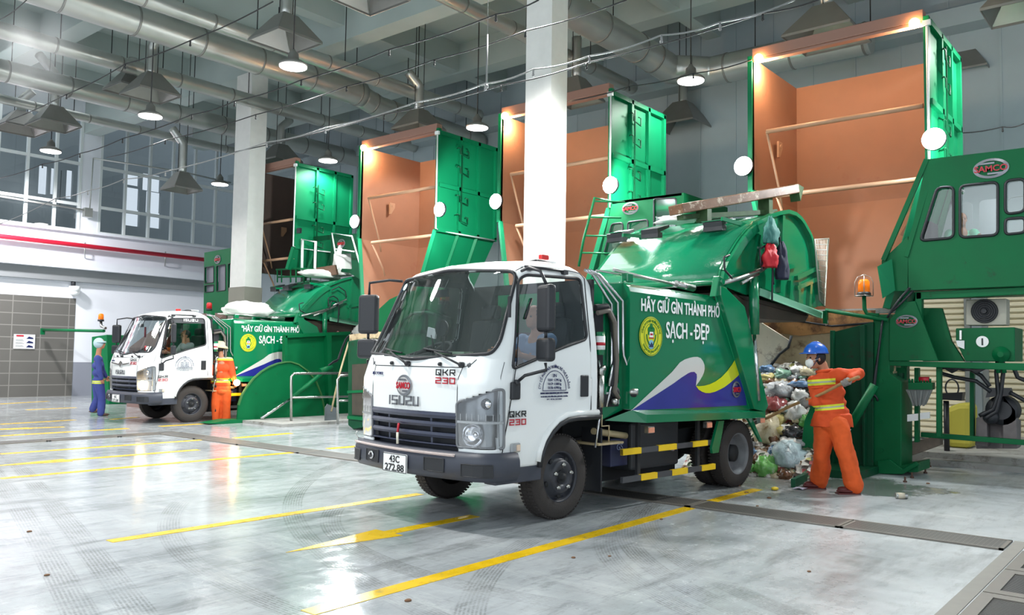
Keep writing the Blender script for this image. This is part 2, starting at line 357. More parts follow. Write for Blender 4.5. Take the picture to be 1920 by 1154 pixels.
# ================================================================= THE SETTING
XB = 18.0; YL = 28.8; ZC = 9.9
def floor_material():
    M = bpy.data.materials.new('wet_concrete'); M.use_nodes = True; N = M.node_tree.nodes; L = M.node_tree.links; b = N['Principled BSDF']
    tc = N.new('ShaderNodeTexCoord'); P = tc.outputs['Object']
    def noise(scale, detail=6, rough=.6, vec=P, stretch=None, rot=0):
        if stretch:
            mp = N.new('ShaderNodeMapping'); mp.inputs['Scale'].default_value = stretch; mp.inputs['Rotation'].default_value = (0, 0, rot); L.new(vec, mp.inputs[0]); vec = mp.outputs[0]
        n = N.new('ShaderNodeTexNoise'); n.inputs['Scale'].default_value = scale; n.inputs['Detail'].default_value = detail; n.inputs['Roughness'].default_value = rough; L.new(vec, n.inputs['Vector']); return n.outputs[0]
    def rng(v, a, b_, c=0., d=1.):
        m = N.new('ShaderNodeMapRange'); m.inputs[1].default_value = a; m.inputs[2].default_value = b_; m.inputs[3].default_value = c; m.inputs[4].default_value = d; L.new(v, m.inputs[0]); return m.outputs[0]
    def math_(op, a, b_=None):
        m = N.new('ShaderNodeMath'); m.operation = op
        for i, v in enumerate((a, b_)):
            if v is None: continue
            if isinstance(v, (int, float)): m.inputs[i].default_value = v
            else: L.new(v, m.inputs[i])
        return m.outputs[0]
    def mix(f, a, b_):
        m = N.new('ShaderNodeMix'); m.data_type = 'RGBA'
        if isinstance(f, float): m.inputs[0].default_value = f
        else: L.new(f, m.inputs[0])
        for i, v in ((6, a), (7, b_)):
            if isinstance(v, tuple): m.inputs[i].default_value = (*v, 1)
            else: L.new(v, m.inputs[i])
        return m.outputs[2]
    base = mix(rng(noise(.7, 8), .35, .65), lin((160, 166, 170)), lin((192, 197, 200)))
    base = mix(rng(noise(3.5, 9, .7), .5, .75, 0, .45), base, lin((150, 152, 150)))
    streak = rng(noise(2.2, 9, .75, stretch=(.25, 1.4, 1), rot=.6), .50, .66, 0, .7)
    base = mix(streak, base, lin((112, 116, 118)))
    base = mix(rng(noise(1.7, 10, .78, stretch=(1.6, .35, 1), rot=-.5), .52, .64, 0, .5), base, lin((204, 208, 210)))
    blot = rng(noise(1.3, 7, .7, stretch=(1, 1.2, 1)), .62, .70, 0, .5)
    base = mix(blot, base, lin((112, 122, 118)))
    base = mix(rng(noise(5.5, 10, .8, stretch=(.5, 1.6, 1), rot=.35), .54, .68, 0, .5), base, lin((104, 108, 108)))
    base = mix(rng(noise(14, 8, .8), .60, .72, 0, .45), base, lin((96, 98, 96)))
    # tyre tracks: arcs through three floor points
    def arc(p1, p2, p3, w, amt):
        nonlocal base
        ax, ay, bx, by, cx, cy = p1.x, p1.y, p2.x, p2.y, p3.x, p3.y
        d = 2*(ax*(by-cy)+bx*(cy-ay)+cx*(ay-by)); 
        ux = ((ax*ax+ay*ay)*(by-cy)+(bx*bx+by*by)*(cy-ay)+(cx*cx+cy*cy)*(ay-by))/d
        uy = ((ax*ax+ay*ay)*(cx-bx)+(bx*bx+by*by)*(ax-cx)+(cx*cx+cy*cy)*(bx-ax))/d
        r = math.hypot(ax-ux, ay-uy)
        v = N.new('ShaderNodeVectorMath'); v.operation = 'DISTANCE'; L.new(P, v.inputs[0]); v.inputs[1].default_value = (ux, uy, 0)
        dd = math_('ABSOLUTE', math_('SUBTRACT', v.outputs['Value'], r))
        band = rng(dd, w*.45, w*.5, 1, 0)
        rib = rng(math_('SINE', math_('MULTIPLY', v.outputs['Value'], 260.0)), -.8, .6, .25, 1)
        tread = rng(noise(38, 3), .34, .58, .2, 1)
        k = math_('MULTIPLY', math_('MULTIPLY', band, rib), math_('MULTIPLY', tread, amt))
        k = math_('MULTIPLY', k, rng(noise(1.3, 4), .36, .58))
        base = mix(k, base, lin((96, 96, 94)))
    for q in [((1135, 1000), (1190, 1090), (1300, 1150)), ((1215, 985), (1290, 1060), (1480, 1150)), ((1175, 990), (1240, 1075), (1390, 1150)), ((1000, 1010), (930, 1060), (880, 1150)),
              ((30, 870), (110, 960), (260, 1150)), ((0, 900), (60, 990), (150, 1150)), ((640, 1010), (800, 1080), (1100, 1140)), ((560, 990), (700, 1100), (800, 1150)), ((320, 1000), (420, 1090), (560, 1150))]:
        arc(*[oZ(*p) for p in q], .20, .55)
    v = N.new('ShaderNodeVectorMath'); v.operation = 'DISTANCE'; L.new(P, v.inputs[0]); q = oZ(1625, 912); v.inputs[1].default_value = q
    pud = math_('SUBTRACT', math_('ADD', v.outputs['Value'], math_('MULTIPLY', noise(2.0, 5), 1.6)), .8)
    pud = rng(pud, .55, .8, 1, 0); base = mix(math_('MULTIPLY', pud, .7), base, lin((70, 84, 70)))
    v2 = N.new('ShaderNodeVectorMath'); v2.operation = 'DISTANCE'; L.new(P, v2.inputs[0]); v2.inputs[1].default_value = oZ(1420, 905)
    base = mix(rng(math_('ADD', v2.outputs['Value'], math_('MULTIPLY', noise(3.0, 6), 1.2)), .9, 1.7, .75, 0), base, lin((84, 78, 66)))
    L.new(base, b.inputs['Base Color'])
    wet = rng(noise(.55, 5, .55), .40, .56)
    r = math_('ADD', math_('MULTIPLY', wet, .05), 0.045)
    r = math_('ADD', r, rng(noise(5, 8, .7), .45, .8, 0, .22))
    # drier towards the pits on the right
    sx = N.new('ShaderNodeSeparateXYZ'); L.new(P, sx.inputs[0])
    dry = rng(math_('SUBTRACT', math_('MULTIPLY', sx.outputs[0], .5), sx.outputs[1]), -1.5, 2.2, 0, .28)
    r = math_('MULTIPLY', math_('ADD', r, dry), math_('SUBTRACT', 1, math_('MULTIPLY', pud, .8)))
    L.new(r, b.inputs['Roughness'])
    bp = N.new('ShaderNodeBump'); bp.inputs['Strength'].default_value = .17; bp.inputs['Distance'].default_value = .012
    L.new(math_('ADD', noise(9, 6, .6), math_('MULTIPLY', noise(60, 3), .25)), bp.inputs['Height']); L.new(bp.outputs[0], b.inputs['Normal'])
    b.inputs['IOR'].default_value = 1.5
    return M
FLOORM = floor_material()
b = MB(); b.box((-14, -14, -.3), (XB+.3, YL+4, 0)); floor = struct('floor', b, FLOORM)
floor['label'] = 'wet pale grey concrete floor with tyre marks'
# painted lines lie in the floor surface: parts of the floor
PAINT = mat('worn_yellow_line', (232, 190, 20), .28, noise=.1, nscale=5, dirt=(170, 150, 70), dirtamt=.22, dscale=6)
def quadline(name, y0, y1, x0, x1, skew=0):
    m = MB(); m.box((x0, y0, .0), (x1, y1, .003)); return obj(name, m, PAINT, floor)
def line_px(a, b_, w=.15):
    p = oZ(*a); q = oZ(*b_); d = (q-p).normalized(); n = Vector((-d.y, d.x, 0))*w/2
    m = MB(); m.prism([(v.x, v.y) for v in (p-n, q-n, q+n, p+n)], 2, .0002, .003); return obj('painted_line', m, PAINT, floor)
line_px((577, 1150), (1293, 953), .13)
line_px((205, 1016), (788, 927), .12)
line_px((0, 898), (557, 848.5), .12)
line_px((0, 852), (386, 825), .12)
line_px((1330, 942), (1420, 918), .13); line_px((0, 818), (240, 804)); line_px((0, 796), (140, 788)); line_px((50, 769), (142, 765)); line_px((0, 758), (90, 753))
line_px((210, 787), (258, 783)); line_px((300, 800), (385, 795)); line_px((440, 822), (545, 813)); line_px((615, 842), (700, 835))
def arrow(tip, tail, hw=.17):
    p = oZ(*tip); q = oZ(*tail); d = (q-p).normalized(); n = Vector((-d.y, d.x, 0)); m = MB(); h = p+d*1.0
    m.prism([(v.x, v.y) for v in (p, h-n*hw, h-n*.065, q-n*.065, q+n*.065, h+n*.065, h+n*hw)], 2, .0002, .003); obj('painted_arrow', m, PAINT, floor)
arrow((536, 1037), (890, 968)); arrow((-30, 876), (372, 844), .17); arrow((-60, 808), (120, 801), .17)
# walls ---------------------------------------------------------------
def brickmat(name, c1, c2, sc, bw, bh, ax='xz', rough=.7):
    M = bpy.data.materials.new(name); M.use_nodes = True; N = M.node_tree.nodes; L = M.node_tree.links
    tc = N.new('ShaderNodeTexCoord'); sp = N.new('ShaderNodeSeparateXYZ'); cb = N.new('ShaderNodeCombineXYZ'); L.new(tc.outputs['Object'], sp.inputs[0])
    L.new(sp.outputs['XYZ'.index(ax[0].upper())], cb.inputs[0]); L.new(sp.outputs['XYZ'.index(ax[1].upper())], cb.inputs[1])
    br = N.new('ShaderNodeTexBrick'); L.new(cb.outputs[0], br.inputs['Vector']); br.offset = 0
    br.inputs['Color1'].default_value = (*lin(c1), 1); br.inputs['Color2'].default_value = (*lin([v*.985 for v in c1]), 1); br.inputs['Mortar'].default_value = (*lin(c2), 1)
    br.inputs['Scale'].default_value = 1; br.inputs['Brick Width'].default_value = bw; br.inputs['Row Height'].default_value = bh; br.inputs['Mortar Size'].default_value = .015
    L.new(br.outputs['Color'], N['Principled BSDF'].inputs['Base Color']); N['Principled BSDF'].inputs['Roughness'].default_value = rough; return M
TILE = brickmat('grey_wall_tile', (100, 98, 94), (134, 132, 127), 1, .85, .38, rough=.85)
WW = mat('white_wall_paint', (228, 231, 238), .8)
DADO = mat('grey_dado_paint', (142, 146, 158), .7); BAND = mat('grey_beam_paint', (136, 140, 142), .75)
b = MB(); b.box((-14, YL, 0), (12.1, YL+.2, 3.23), 1); b.box((-14, YL+.01, 3.23), (12.1, YL+.2, 3.9), 0)
b.box((12.1, YL+.01, 0), (XB+.3, YL+.2, 1.12), 2); b.box((12.1, YL+.01, 1.12), (XB+.3, YL+.2, 3.9), 0)
b.box((-14, YL+.01, 3.9), (XB+.3, YL+.2, 5.45), 0); b.box((12.05, YL-.02, 5.45), (12.7, YL+.2, ZC), 0)
b.box((-14, YL+.01, 9.45), (XB+.3, YL+.2, ZC), 0)
struct('wall_left', b, [WW, TILE, DADO])
b = MB(); b.box((-14, YL-.18, 3.78), (XB, YL+.02, 4.18)); struct('trim_1', b, BAND)
b = MB(); b.box((-14, YL-.42, 4.18), (XB, YL+.02, 4.24)); b.box((-14, YL-.40, 4.24), (XB, YL-.36, 4.44), 0); struct('trim_2', b, [WW])
b = MB(); b.box((-14, YL-.16, 5.42), (XB, YL+.02, 5.50)); struct('trim_3', b, WW)
WFR = mat('window_frame_white', (214, 220, 220), .5)
WGL = glassmat('window_glass', (.90, .93, .95), .14)
xs_all = [[-4.2+i*.86 for i in range(20)], [12.72+i*.86 for i in range(7)]]
wn = 0
for xs in xs_all:
    xs = [x for x in xs if x > 5.0]
    if xs[0] < 12: xs = [x for x in xs if x < 12.05]+[12.05]
    wn += 1; b = MB(); g = MB()
    for z in (5.5, 6.38, 7.75, 9.4): b.box((xs[0], YL-.03, z-.05), (xs[-1], YL+.07, z+.05))
    for i, x in enumerate(xs): b.box((x-.04, YL-.04, 5.45), (x+.04, YL+.08, 9.45))
    w = struct('window_%d' % wn, b, WFR)
    g.add([(xs[0], YL+.018, 5.5), (xs[-1], YL+.018, 5.5), (xs[-1], YL+.018, 9.4), (xs[0], YL+.018, 9.4)], [(0, 1, 2, 3)]); obj('glass', g, WGL, w)
# corridor behind the glass: outer wall with daylight openings
CORR = mat('corridor_wall', (128, 136, 138), .8)
op = [(8.0, 9.4, 6.0, 9.0)]
b = MB(); Y2 = 33.0
def opening_row(z0, z1, xs):
    x = -14
    for a, c in xs: b.box((x, Y2, z0), (a, Y2+.2, z1)); x = c
    b.box((x, Y2, z0), (XB+3, Y2+.2, z1))
def corr(px, py): p = oY(px, py, Y2); return p.x, p.z
rows = [((231, 324, 262, 345), (267, 330, 302, 356)), ((233, 354, 262, 392), (273, 362, 302, 398)), ((232, 394, 262, 422), (281, 400, 302, 427)), ((71, 312, 91, 363), (94, 316, 107, 364)), ((123, 320, 138, 372), (111, 320, 116, 390))]
holes = []
for r in rows:
    for x0, y0, x1, y1 in r:
        a = corr(x0, y1); c = corr(x1, y0); holes.append((a[0], c[0], a[1], c[1]))
# wall as a grid of cells with the holes left out
xs = sorted({-14, XB+4}|{h[0] for h in holes}|{h[1] for h in holes}); zs = sorted({4.5, ZC+2}|{h[2] for h in holes}|{h[3] for h in holes})
for i in range(len(xs)-1):
    for j in range(len(zs)-1):
        cx = (xs[i]+xs[i+1])/2; cz = (zs[j]+zs[j+1])/2
        if not any(h[0] < cx < h[1] and h[2] < cz < h[3] for h in holes): b.box((xs[i], Y2, zs[j]), (xs[i+1], Y2+.15, zs[j+1]))
b.box((-14, YL+.2, 4.6), (XB+4, Y2, 4.7)); struct('wall_corridor', b, CORR)
lamp('corridor_fill', 'AREA', (9, 31, 9.5), 190, (.92, .97, 1), 3, 16, aim=(9, 31, 0)); lamp('corridor_fill', 'AREA', (9, 31, 9.5), 1, (.92, .97, 1), 3, 16, aim=(9, 31, 0))  # unseen area lamps added to lighten the corridor behind the glass
# back wall with fine vertical cladding and roller shutters
CLAD = mat('blue_grey_cladding', (158, 170, 174), .65, noise=.05, nscale=2)
b = MB(); b.box((XB, -8, 0), (XB+.2, YL+.2, ZC))
y = -8
while y < YL: b.box((XB-.02, y, 3.4), (XB, y+.04, ZC)); y += .9
b.box((XB-.5, -8, 8.0), (XB, YL, 8.35)); struct('wall_back', b, CLAD)
SHUT = mat('cream_shutter', (206, 198, 172), .55)
for k, (y0, y1) in enumerate([(.6, 3.1), (3.5, 6.3)]):
    b = MB(); z = 0.02
    while z < 3.5: b.prism([(XB-.06, z), (XB-.12, z+.03), (XB-.12, z+.08), (XB-.06, z+.11), (XB-.03, z+.11), (XB-.03, z)], 1, y0, y1); z += .11
    d = struct('door_%d' % (k+1), b, SHUT)
    f = MB(); f.box((XB-.16, y0-.1, 0), (XB-.001, y0, 3.6)); f.box((XB-.16, y1, 0), (XB-.001, y1+.1, 3.6)); f.box((XB-.22, y0-.1, 3.52), (XB-.001, y1+.1, 3.9)); obj('shutter_frame', f, GREYP, d)
# ceiling: slab, deep beams both ways
CEIL = mat('grey_green_ceiling', (176, 188, 185), .85, noise=.05, nscale=1)
b = MB(); b.box((-14, -14, ZC), (XB+.3, YL+.3, ZC+.2)); struct('ceiling', b, CEIL)
for k, x in enumerate((4.2, 8.15, 12.1, 16.0)):
    b = MB(); b.box((x, -14, 8.8 if k % 2 == 0 else 9.1), (x+.5, YL, ZC)); struct('trim_%d' % (4+k), b, CEIL)
for k, y in enumerate((2.0, 5.3, 8.6, 11.9, 15.2, 18.9, 22.2, 25.5)):
    b = MB(); b.box((-14, y, 9.15), (XB, y+.35, ZC)); struct('trim_%d' % (8+k), b, CEIL)
# columns
def column(x, y, sx, sy, zg, n):
    b = MB(); b.box((x, y, 0), (x+sx, y+sy, 8.85), 0); b.box((x-.02, y-.02, 0), (x+sx+.02, y+sy+.02, zg), 1)
    o = struct('column', b, [COLW, COLG]); return o
column(10.4, 7.86, .43, .52, 1.4, 1); column(12.09, 18.9, .48, .70, 3.2, 2)
# drain channels and kerbs
GRATE = brickmat('steel_grating', (118, 112, 104), (70, 68, 66), 1, .05, .035, 'xy', .45)
FRAMEC = mat('drain_frame', (112, 107, 100), .6, noise=.15, nscale=8)
def grate(x0, x1, y0, y1, lab, grp):
    b = MB(); b.box((x0+.02, y0+.02, .001), (x1-.02, y1-.02, .012), 0)
    o = thing('drain_grating', lab, 'grating', ((x0+x1)/2, (y0+y1)/2, 0), group=grp); obj('grating', b, GRATE, o)
    f = MB(); f.box((x0, y0, 0), (x0+.03, y1, .014)); f.box((x1-.03, y0, 0), (x1, y1, .014)); f.box((x0, y0, 0), (x1, y0+.03, .014)); f.box((x0, y1-.03, 0), (x1, y1, .014)); obj('frame', f, FRAMEC, o)
gx0, gx1 = 7.62, 8.06
ys = [1.25, 2.52, 4.0, 5.6, 7.2, 8.8, 10.4, 12.0, 13.3, 14.5]
for i in range(len(ys)-1):
    lab = ['steel chequer drain cover beside the slotted gully at lower right', 'steel drain cover crossing the dry floor right of the front truck', 'drain cover in the cross channel at the front truck rear wheel'][i] if i < 3 else 'steel drain cover in the long channel left of the front truck'
    if i in (3, 4): lab = 'steel drain cover in the long channel under the front truck'
    grate(gx0, gx1, ys[i], ys[i+1]-.01, lab, 'covers of the long drain channel')
for i in range(3): grate(4.6+i*1.15, 5.73+i*1.15, 14.42, 14.78, 'narrow grating of the side channel in front of the distant truck', 'gratings of the side channel')
for k_, (y_, x_) in enumerate(((1.13, 4.0),)):
    m_ = MB(); m_.box((x_, 1.14, .0), (8.1, 1.24, .004)); obj('concrete_strip', m_, mat('drain_edge', (140, 138, 132), .7, noise=.1, nscale=9), floor)
# slotted gully lower right
SLOT = mat('dark_slots', (58, 58, 58), .6)
for i in range(4):
    x0 = 4.55+i*.78; nm = ['slotted gully cover at the lower right corner of the floor', 'second slotted gully cover from the camera', 'third slotted gully cover from the camera', 'slotted gully cover next to the chequer drain cover'][i]
    o = thing('gully_cover', nm, 'gully cover', (x0+.38, .75, 0), group='slotted gully covers')
    b = MB()
    for a, c in (((x0, .30), (x0+.76, .38)), ((x0, 1.04), (x0+.76, 1.12)), ((x0, .38), (x0+.10, 1.04)), ((x0+.66, .38), (x0+.76, 1.04)), ((x0+.10, .67), (x0+.66, .75))): b.box((*a, 0), (*c, .016))
    obj('frame', b, FRAMEC, o)
    b = MB()
    for k in range(28):
        for q_ in ((.38, .67), (.75, 1.04)): b.box((x0+.10+k*.02, q_[0], 0), (x0+.112+k*.02, q_[1], .008))
    b.box((x0+.10, .38, -.0), (x0+.66, 1.04, .001))
    obj('slotted_grid', b, SLOT, o)
b = MB(); b.box((13.6, -6, 0), (18, 3.4, .16)); b.box((13.3, -6, 0), (13.6, 3.2, .08)); struct('plinth', b, CONC)['label'] = 'raised concrete step behind the press'
b = MB(); b.box((10.15, 14.35, 0), (15.5, 16.35, .06)); struct('plinth', b, CONC)['label'] = 'low concrete kerb around the quarter round guard plates'
# red sprinkler pipe, camera, sign, conduits on the left wall
t = thing('fire_pipe', 'long red fire pipe along the left wall below the windows', 'pipe', (12, YL-.25, 5.0))
b = MB(); b.tube([(4, YL-.25, 5.02), (XB-.02, YL-.25, 4.96)], .075, 14); obj('pipe', b, REDPIPE, t)
for x in (9.0, 12.2, 15.0):
    c = MB(); c.tube([(x, YL-.25, 5.10), (x, YL-.25, 4.75), (x+.1, YL-.05, 4.62), (x+.12, YL, 4.62)], .02, 6); obj('bracket', c, GALV, t)
t = thing('security_camera', 'white dome security camera on the white wall above the grey tiles', 'camera', (11.95, YL-.2, 3.5))
b = MB(); b.ball((11.95, YL-.22, 3.42), .16, 12, sc=(1, 1, .8)); b.cyl((11.95, YL-.22, 3.45), (11.95, YL-.22, 3.62), .17); b.box((11.9, YL-.2, 3.5), (12.0, YL, 3.6)); obj('housing', b, WHITE, t)
b = MB(); b.cyl((11.95, YL-.1, 3.6), (11.95, YL-.1, 3.85), .07); obj('mount', b, BLACK, t)
t = thing('notice_board', 'white safety notice with red heading and blue pictures on the tiled wall', 'sign', (10.6, YL-.02, 2.0))
a = oY(25, 654, YL-.02); c = oY(66, 628, YL-.02)
b = MB(); b.box((a.x, YL-.03, a.z), (c.x, YL-.001, c.z)); obj('board', b, WHITE, t)
b = MB(); w = c.x-a.x; h = c.z-a.z; b.box((a.x+w*.1, YL-.036, c.z-h*.16), (a.x+w*.45, YL-.03, c.z-h*.05)); obj('heading', b, RTXT, t)
b = MB()
for k in range(3): b.box((a.x+w*.08, YL-.035, a.z+h*(.15+.2*k)), (a.x+w*.48, YL-.03, a.z+h*(.17+.2*k))); b.box((a.x+w*.08, YL-.035, a.z+h*(.22+.2*k)), (a.x+w*.42, YL-.03, a.z+h*(.235+.2*k)))
obj('writing', b, BTXT, t)
b = MB()
for k in range(3): b.prism([(a.x+w*.58, a.z+h*(.1+.3*k)), (a.x+w*.92, a.z+h*(.08+.3*k)), (a.x+w*.9, a.z+h*(.18+.3*k)), (a.x+w*.7, a.z+h*(.26+.3*k))], 1, YL-.036, YL-.03)
obj('picture', b, BLTXT, t)
# pipe rack of cables across windows
b = MB(); b.tube([oY(175, 297, YL-.3), oY(340, 322, YL-.3), oY(432, 343, YL-.3)], .03, 6); b.tube([oY(175, 297, YL-.3), oY(168, 395, YL-.3)], .02, 6); b.tube([oY(0, 368, YL-.3), oY(168, 396, YL-.3)], .035, 6)
b.box(tuple(oY(165, 404, YL-.4)-Vector((.1, 0, .05))), tuple(oY(165, 404, YL-.4)+Vector((.15, .2, .25)))); single('conduit_run', b, GALV, 'grey cable conduit loop running across the left wall windows', 'conduit')
# ================================================================= CEILING SERVICES
def duct(pts, r, lab, seam=1.4, hang=True, spots=None):
    P = [Vector(p) for p in pts]; t = thing('ventilation_duct', lab, 'duct', P[0])
    b = MB(); path = []; rad = []
    for i in range(len(P)-1):
        d = (P[i+1]-P[i]); L = d.length; n = max(2, int(L/.12))
        for k in range(n): path.append(P[i]+d*k/n); rad.append(r)
    path.append(P[-1]); rad.append(r)
    b.tube(path, rad, 20); obj('duct_tube', b, GALV, t)
    b = MB(); acc = 0
    for i in range(len(P)-1):
        d = P[i+1]-P[i]; L = d.length; d = d.normalized(); s = .4
        while s < L: b.tube([P[i]+d*(s-.02), P[i]+d*(s+.02)], r*1.035, 20); s += seam
    obj('seam_band', b, HOODM, t)
    if hang:
        b = MB()
        for i in range(len(P)-1):
            d = P[i+1]-P[i]; L = d.length; d = d.normalized(); s = 1.0
            while s < L:
                q = P[i]+d*s
                if q.z < ZC-.3: b.tube([q+Vector((0, 0, r*.9)), (q.x, q.y, ZC)], .012, 5)
                s += 2.3
        if b.v: obj('hanger_rod', b, WIREM, t)
    return t
def Z(px, py, z): return oZ(px, py, z)
z0 = 8.0
def udir(px, py, z, r, x0, x1, lab, extra=None, **k):
    p = oZ(px, py, z-r); y = p.y; pts = [(x0, y, z), (x1, y, z)]
    if extra: pts += extra(y)
    return duct(pts, r, lab, **k)
udir(435, 124, 8.0, .30, 3, 13.4, 'large round galvanised duct crossing the hall above the left column')
p = oZ(700, 205, 7.75); duct([(13.4, p.y, 7.98), (14.0, p.y, 7.85), (17.9, p.y, 7.75)], .28, 'galvanised duct sloping on towards the back wall')
udir(560, 112, 8.0, .16, 4, 16.5, 'thin round duct right of the large left duct')
udir(234, 136, 8.0, .17, 4, 17.8, 'thin duct behind the square hood at upper left')
udir(200, 200, 8.0, .26, 4, 17.8, 'wide low duct passing over the left windows')
udir(200, 238, 7.9, .12, 4, 17.8, 'slim lowest duct near the left wall')
udir(1190, 115, 8.0, .31, 6, 15.0, 'large round duct right of the white column', lambda y: [(15.9, y-.2, 7.8), (16.4, y-.9, 7.75), (16.5, y-4.2, 7.75)])
udir(1130, 150, 8.0, .15, 5, 17, 'thin duct passing behind the top of the white column')
udir(1470, 52, 8.0, .15, 6, 11.9, 'thin duct reaching the hood over the right hopper')
udir(1800, 55, 8.0, .26, 5, 13.0, 'corrugated duct bending at the upper right corner', lambda y: [(13.5, y-.15, 7.85), (13.9, y-.8, 7.7), (14.0, y-5, 7.7)], seam=.5)
def hood(px, py, z, w, lab, top=None, r=.11, h=.5, grp='square extract hoods'):
    """pyramid hood; (px,py) is the photo position of the rim centre at height z"""
    c = oZ(px, py, z); t = thing('extract_hood', lab, 'extract hood', c, group=grp); b = MB(); w2 = w/2; s = w*.16
    lo = [(c.x-w2, c.y-w2, z), (c.x+w2, c.y-w2, z), (c.x+w2, c.y+w2, z), (c.x-w2, c.y+w2, z)]
    lo2 = [(x, y, z+.04) for x, y, _ in lo]; hi = [(c.x+(x-c.x)*.32, c.y+(y-c.y)*.32, z+h) for x, y, _ in lo]
    for k in range(4):
        j = (k+1) % 4; b.add([lo[k], lo[j], lo2[j], lo2[k]], [(0, 1, 2, 3)]); b.add([lo2[k], lo2[j], hi[j], hi[k]], [(0, 1, 2, 3)])
    obj('canopy', b, HOODM, t, solid=.012)
    b = MB(); T = Vector((c.x, c.y, z+h)); path = [T-Vector((0, 0, .03))]
    for q in (top or [(0, 0, ZC-.2-z-h)]): path.append(T+Vector(q))
    pp = []
    for i in range(len(path)-1):
        for k in range(6): pp.append(path[i].lerp(path[i+1], k/6))
    pp.append(path[-1]); b.tube(pp, r, 14); obj('riser_pipe', b, GALV, t)
    b = MB(); b.tube([T+Vector((w*.15, 0, -.04)), (T.x+w*.15, T.y, ZC+.05)], .010, 5); b.tube([T-Vector((w*.15, 0, .04)), (T.x-w*.15, T.y, ZC+.05)], .010, 5); obj('hanger_rod', b, WIREM, t)
hood(535, 80, 7.2, .95, 'large square hood hanging nearest the camera at upper middle', [(0, 0, .9), (-.1, .1, 1.5)])
hood(282, 180, 7.2, .95, 'square hood hanging in front of the large left duct', [(0, 0, .6), (0, -.3, .95), (0, -.9, 1.0)])
hood(247, 172, 7.6, .95, 'square hood partly behind the one on the large left duct', [(0, 0, .3)])
hood(100, 238, 7.0, .95, 'square hood above the leftmost lit lamp', [(0, 0, .8), (-.3, .3, 1.3)])
hood(38, 245, 7.4, 1.1, 'wide square hood at the left edge of the photo', [(0, 0, .35), (.2, -.2, .6)])
hood(340, 358, 5.9, .8, 'small square hood hanging low in front of the left windows', [(0, 0, .8), (-.25, .15, 1.2)])
hood(688, -2, 7.3, 1.0, 'square hood cut by the top edge of the photo')
hood(1550, 75, 7.3, 1.2, 'square hood behind the beam of the right hopper', [(0, 0, 1.8)], h=.6)
hood(1280, 240, 7.0, 1.1, 'square hood between the two hoppers right of the white column', [(0, 0, .5), (-.2, .1, .9)], h=.6)
hood(1080, 190, 7.0, .9, 'square hood glowing orange just right of the white column', [(0, 0, .9)])
hood(785, 245, 7.0, .95, 'square hood behind the beam of the middle hopper', [(0, 0, .6), (-.3, .1, .9)])
hood(525, 305, 6.9, .9, 'square hood behind the beam of the far left hopper', [(0, 0, .5), (.3, 0, .8)])
hood(1815, 140, 7.2, .8, 'square hood behind the green side of the right hopper', [(0, 0, .5)])
hood(1912, 25, 6.8, .9, 'square hood cut by the upper right corner of the photo', [(0, 0, .8)])
def highbay(x, y, z, lab):
    t = thing('high_bay_lamp', lab, 'lamp', (x, y, z), group='round high bay lamps')
    b = MB(); b.lathe([(.245, 0), (.25, .03), (.22, .06), (.10, .12), (.09, .22), (.05, .26), (.03, .30)], (x, y, z+.005), (0, 0, 1), 28); obj('shade', b, HOODM, t)
    b = MB(); b.lathe([(.235, -.012), (.235, .0)], (x, y, z), (0, 0, 1), 28); obj('diffuser', b, EMW, t)
    b = MB(); b.tube([(x, y, z+.3), (x, y, ZC-.01)], .012, 6); obj('hanging_cord', b, WIREM, t)
    l = lamp('light', 'SPOT', (0, 0, -.03), 560, (1, .98, .95), .2, spot=150, blend=.3); l.parent = t
for p, lab in [((8.56, 12.13), 'lit round lamp under the largest hood at upper middle'), ((8.56, 17.17), 'lit round lamp below the hood on the large left duct'), ((8.57, 22.26), 'leftmost lit round lamp near the windows'),
               ((13.38, 12.13), 'lit round lamp left of the white column'), ((13.39, 17.33), 'lit round lamp above the far green hopper'), ((13.39, 6.97), 'lit round lamp right of the white column'), ((13.36, 22.39), 'small lit lamp beside the left column')]:
    highbay(p[0], p[1], 6.5, lab)
# misting wires strung across the hall
MIST = mat('mist_hose', (120, 122, 122), .4)
def wire(pts, X, lab, r=.009, m_=WIREM):
    P = [oX(px, py, X) for px, py in pts]; b = MB(); pp = []
    for i in range(len(P)-1):
        for k in range(5):
            q = P[i].lerp(P[i+1], k/5); q.z -= .03*math.sin(math.pi*k/5); pp.append(q)
    pp.append(P[-1]); t = thing('misting_line', lab, 'misting line', P[0]); c = MB(); c.tube(pp, r, 6); obj('hose', c, m_, t)
    for q in P[1:-1]: n = MB(); n.cyl(q, q-Vector((0, 0, .06)), .012, 8); n.ball(q-Vector((0, 0, .07)), .018, 8); obj('nozzle', n, m_, t)
wire([(0, 232), (125, 177), (235, 120), (357, 76), (512, 3)], 6.0, 'black misting line crossing from the left edge to the top')
wire([(0, 37), (50, 0)], 5.2, 'misting line across the upper left corner')
wire([(0, 334), (80, 308), (150, 288), (230, 260), (360, 215), (440, 190), (565, 150), (730, 93), (930, 27), (1010, 0)], 7.0, 'black misting line passing over the left column')
wire([(200, 296), (310, 263), (480, 215), (650, 162), (815, 112), (985, 58), (1175, 0)], 8.2, 'black misting line behind the large hood')
wire([(0, 420), (105, 372), (165, 358), (232, 336), (310, 322), (500, 267), (610, 240), (780, 192), (910, 157), (1000, 130), (1105, 105), (1240, 66), (1350, 42), (1490, 0)], 7.6, 'pale lit misting line crossing in front of the white column', .009, MIST)
wire([(440, 285), (720, 215), (940, 160), (1100, 118), (1430, 25), (1560, -10)], 8.4, 'second misting line above the white column')
wire([(1785, 250), (1880, 238), (1920, 232)], 15.5, 'wire across the grey wall at the right edge')
wire([(1065, 190), (1180, 162), (1300, 138), (1410, 112)], 11.9, 'wire joining the two right hoppers')
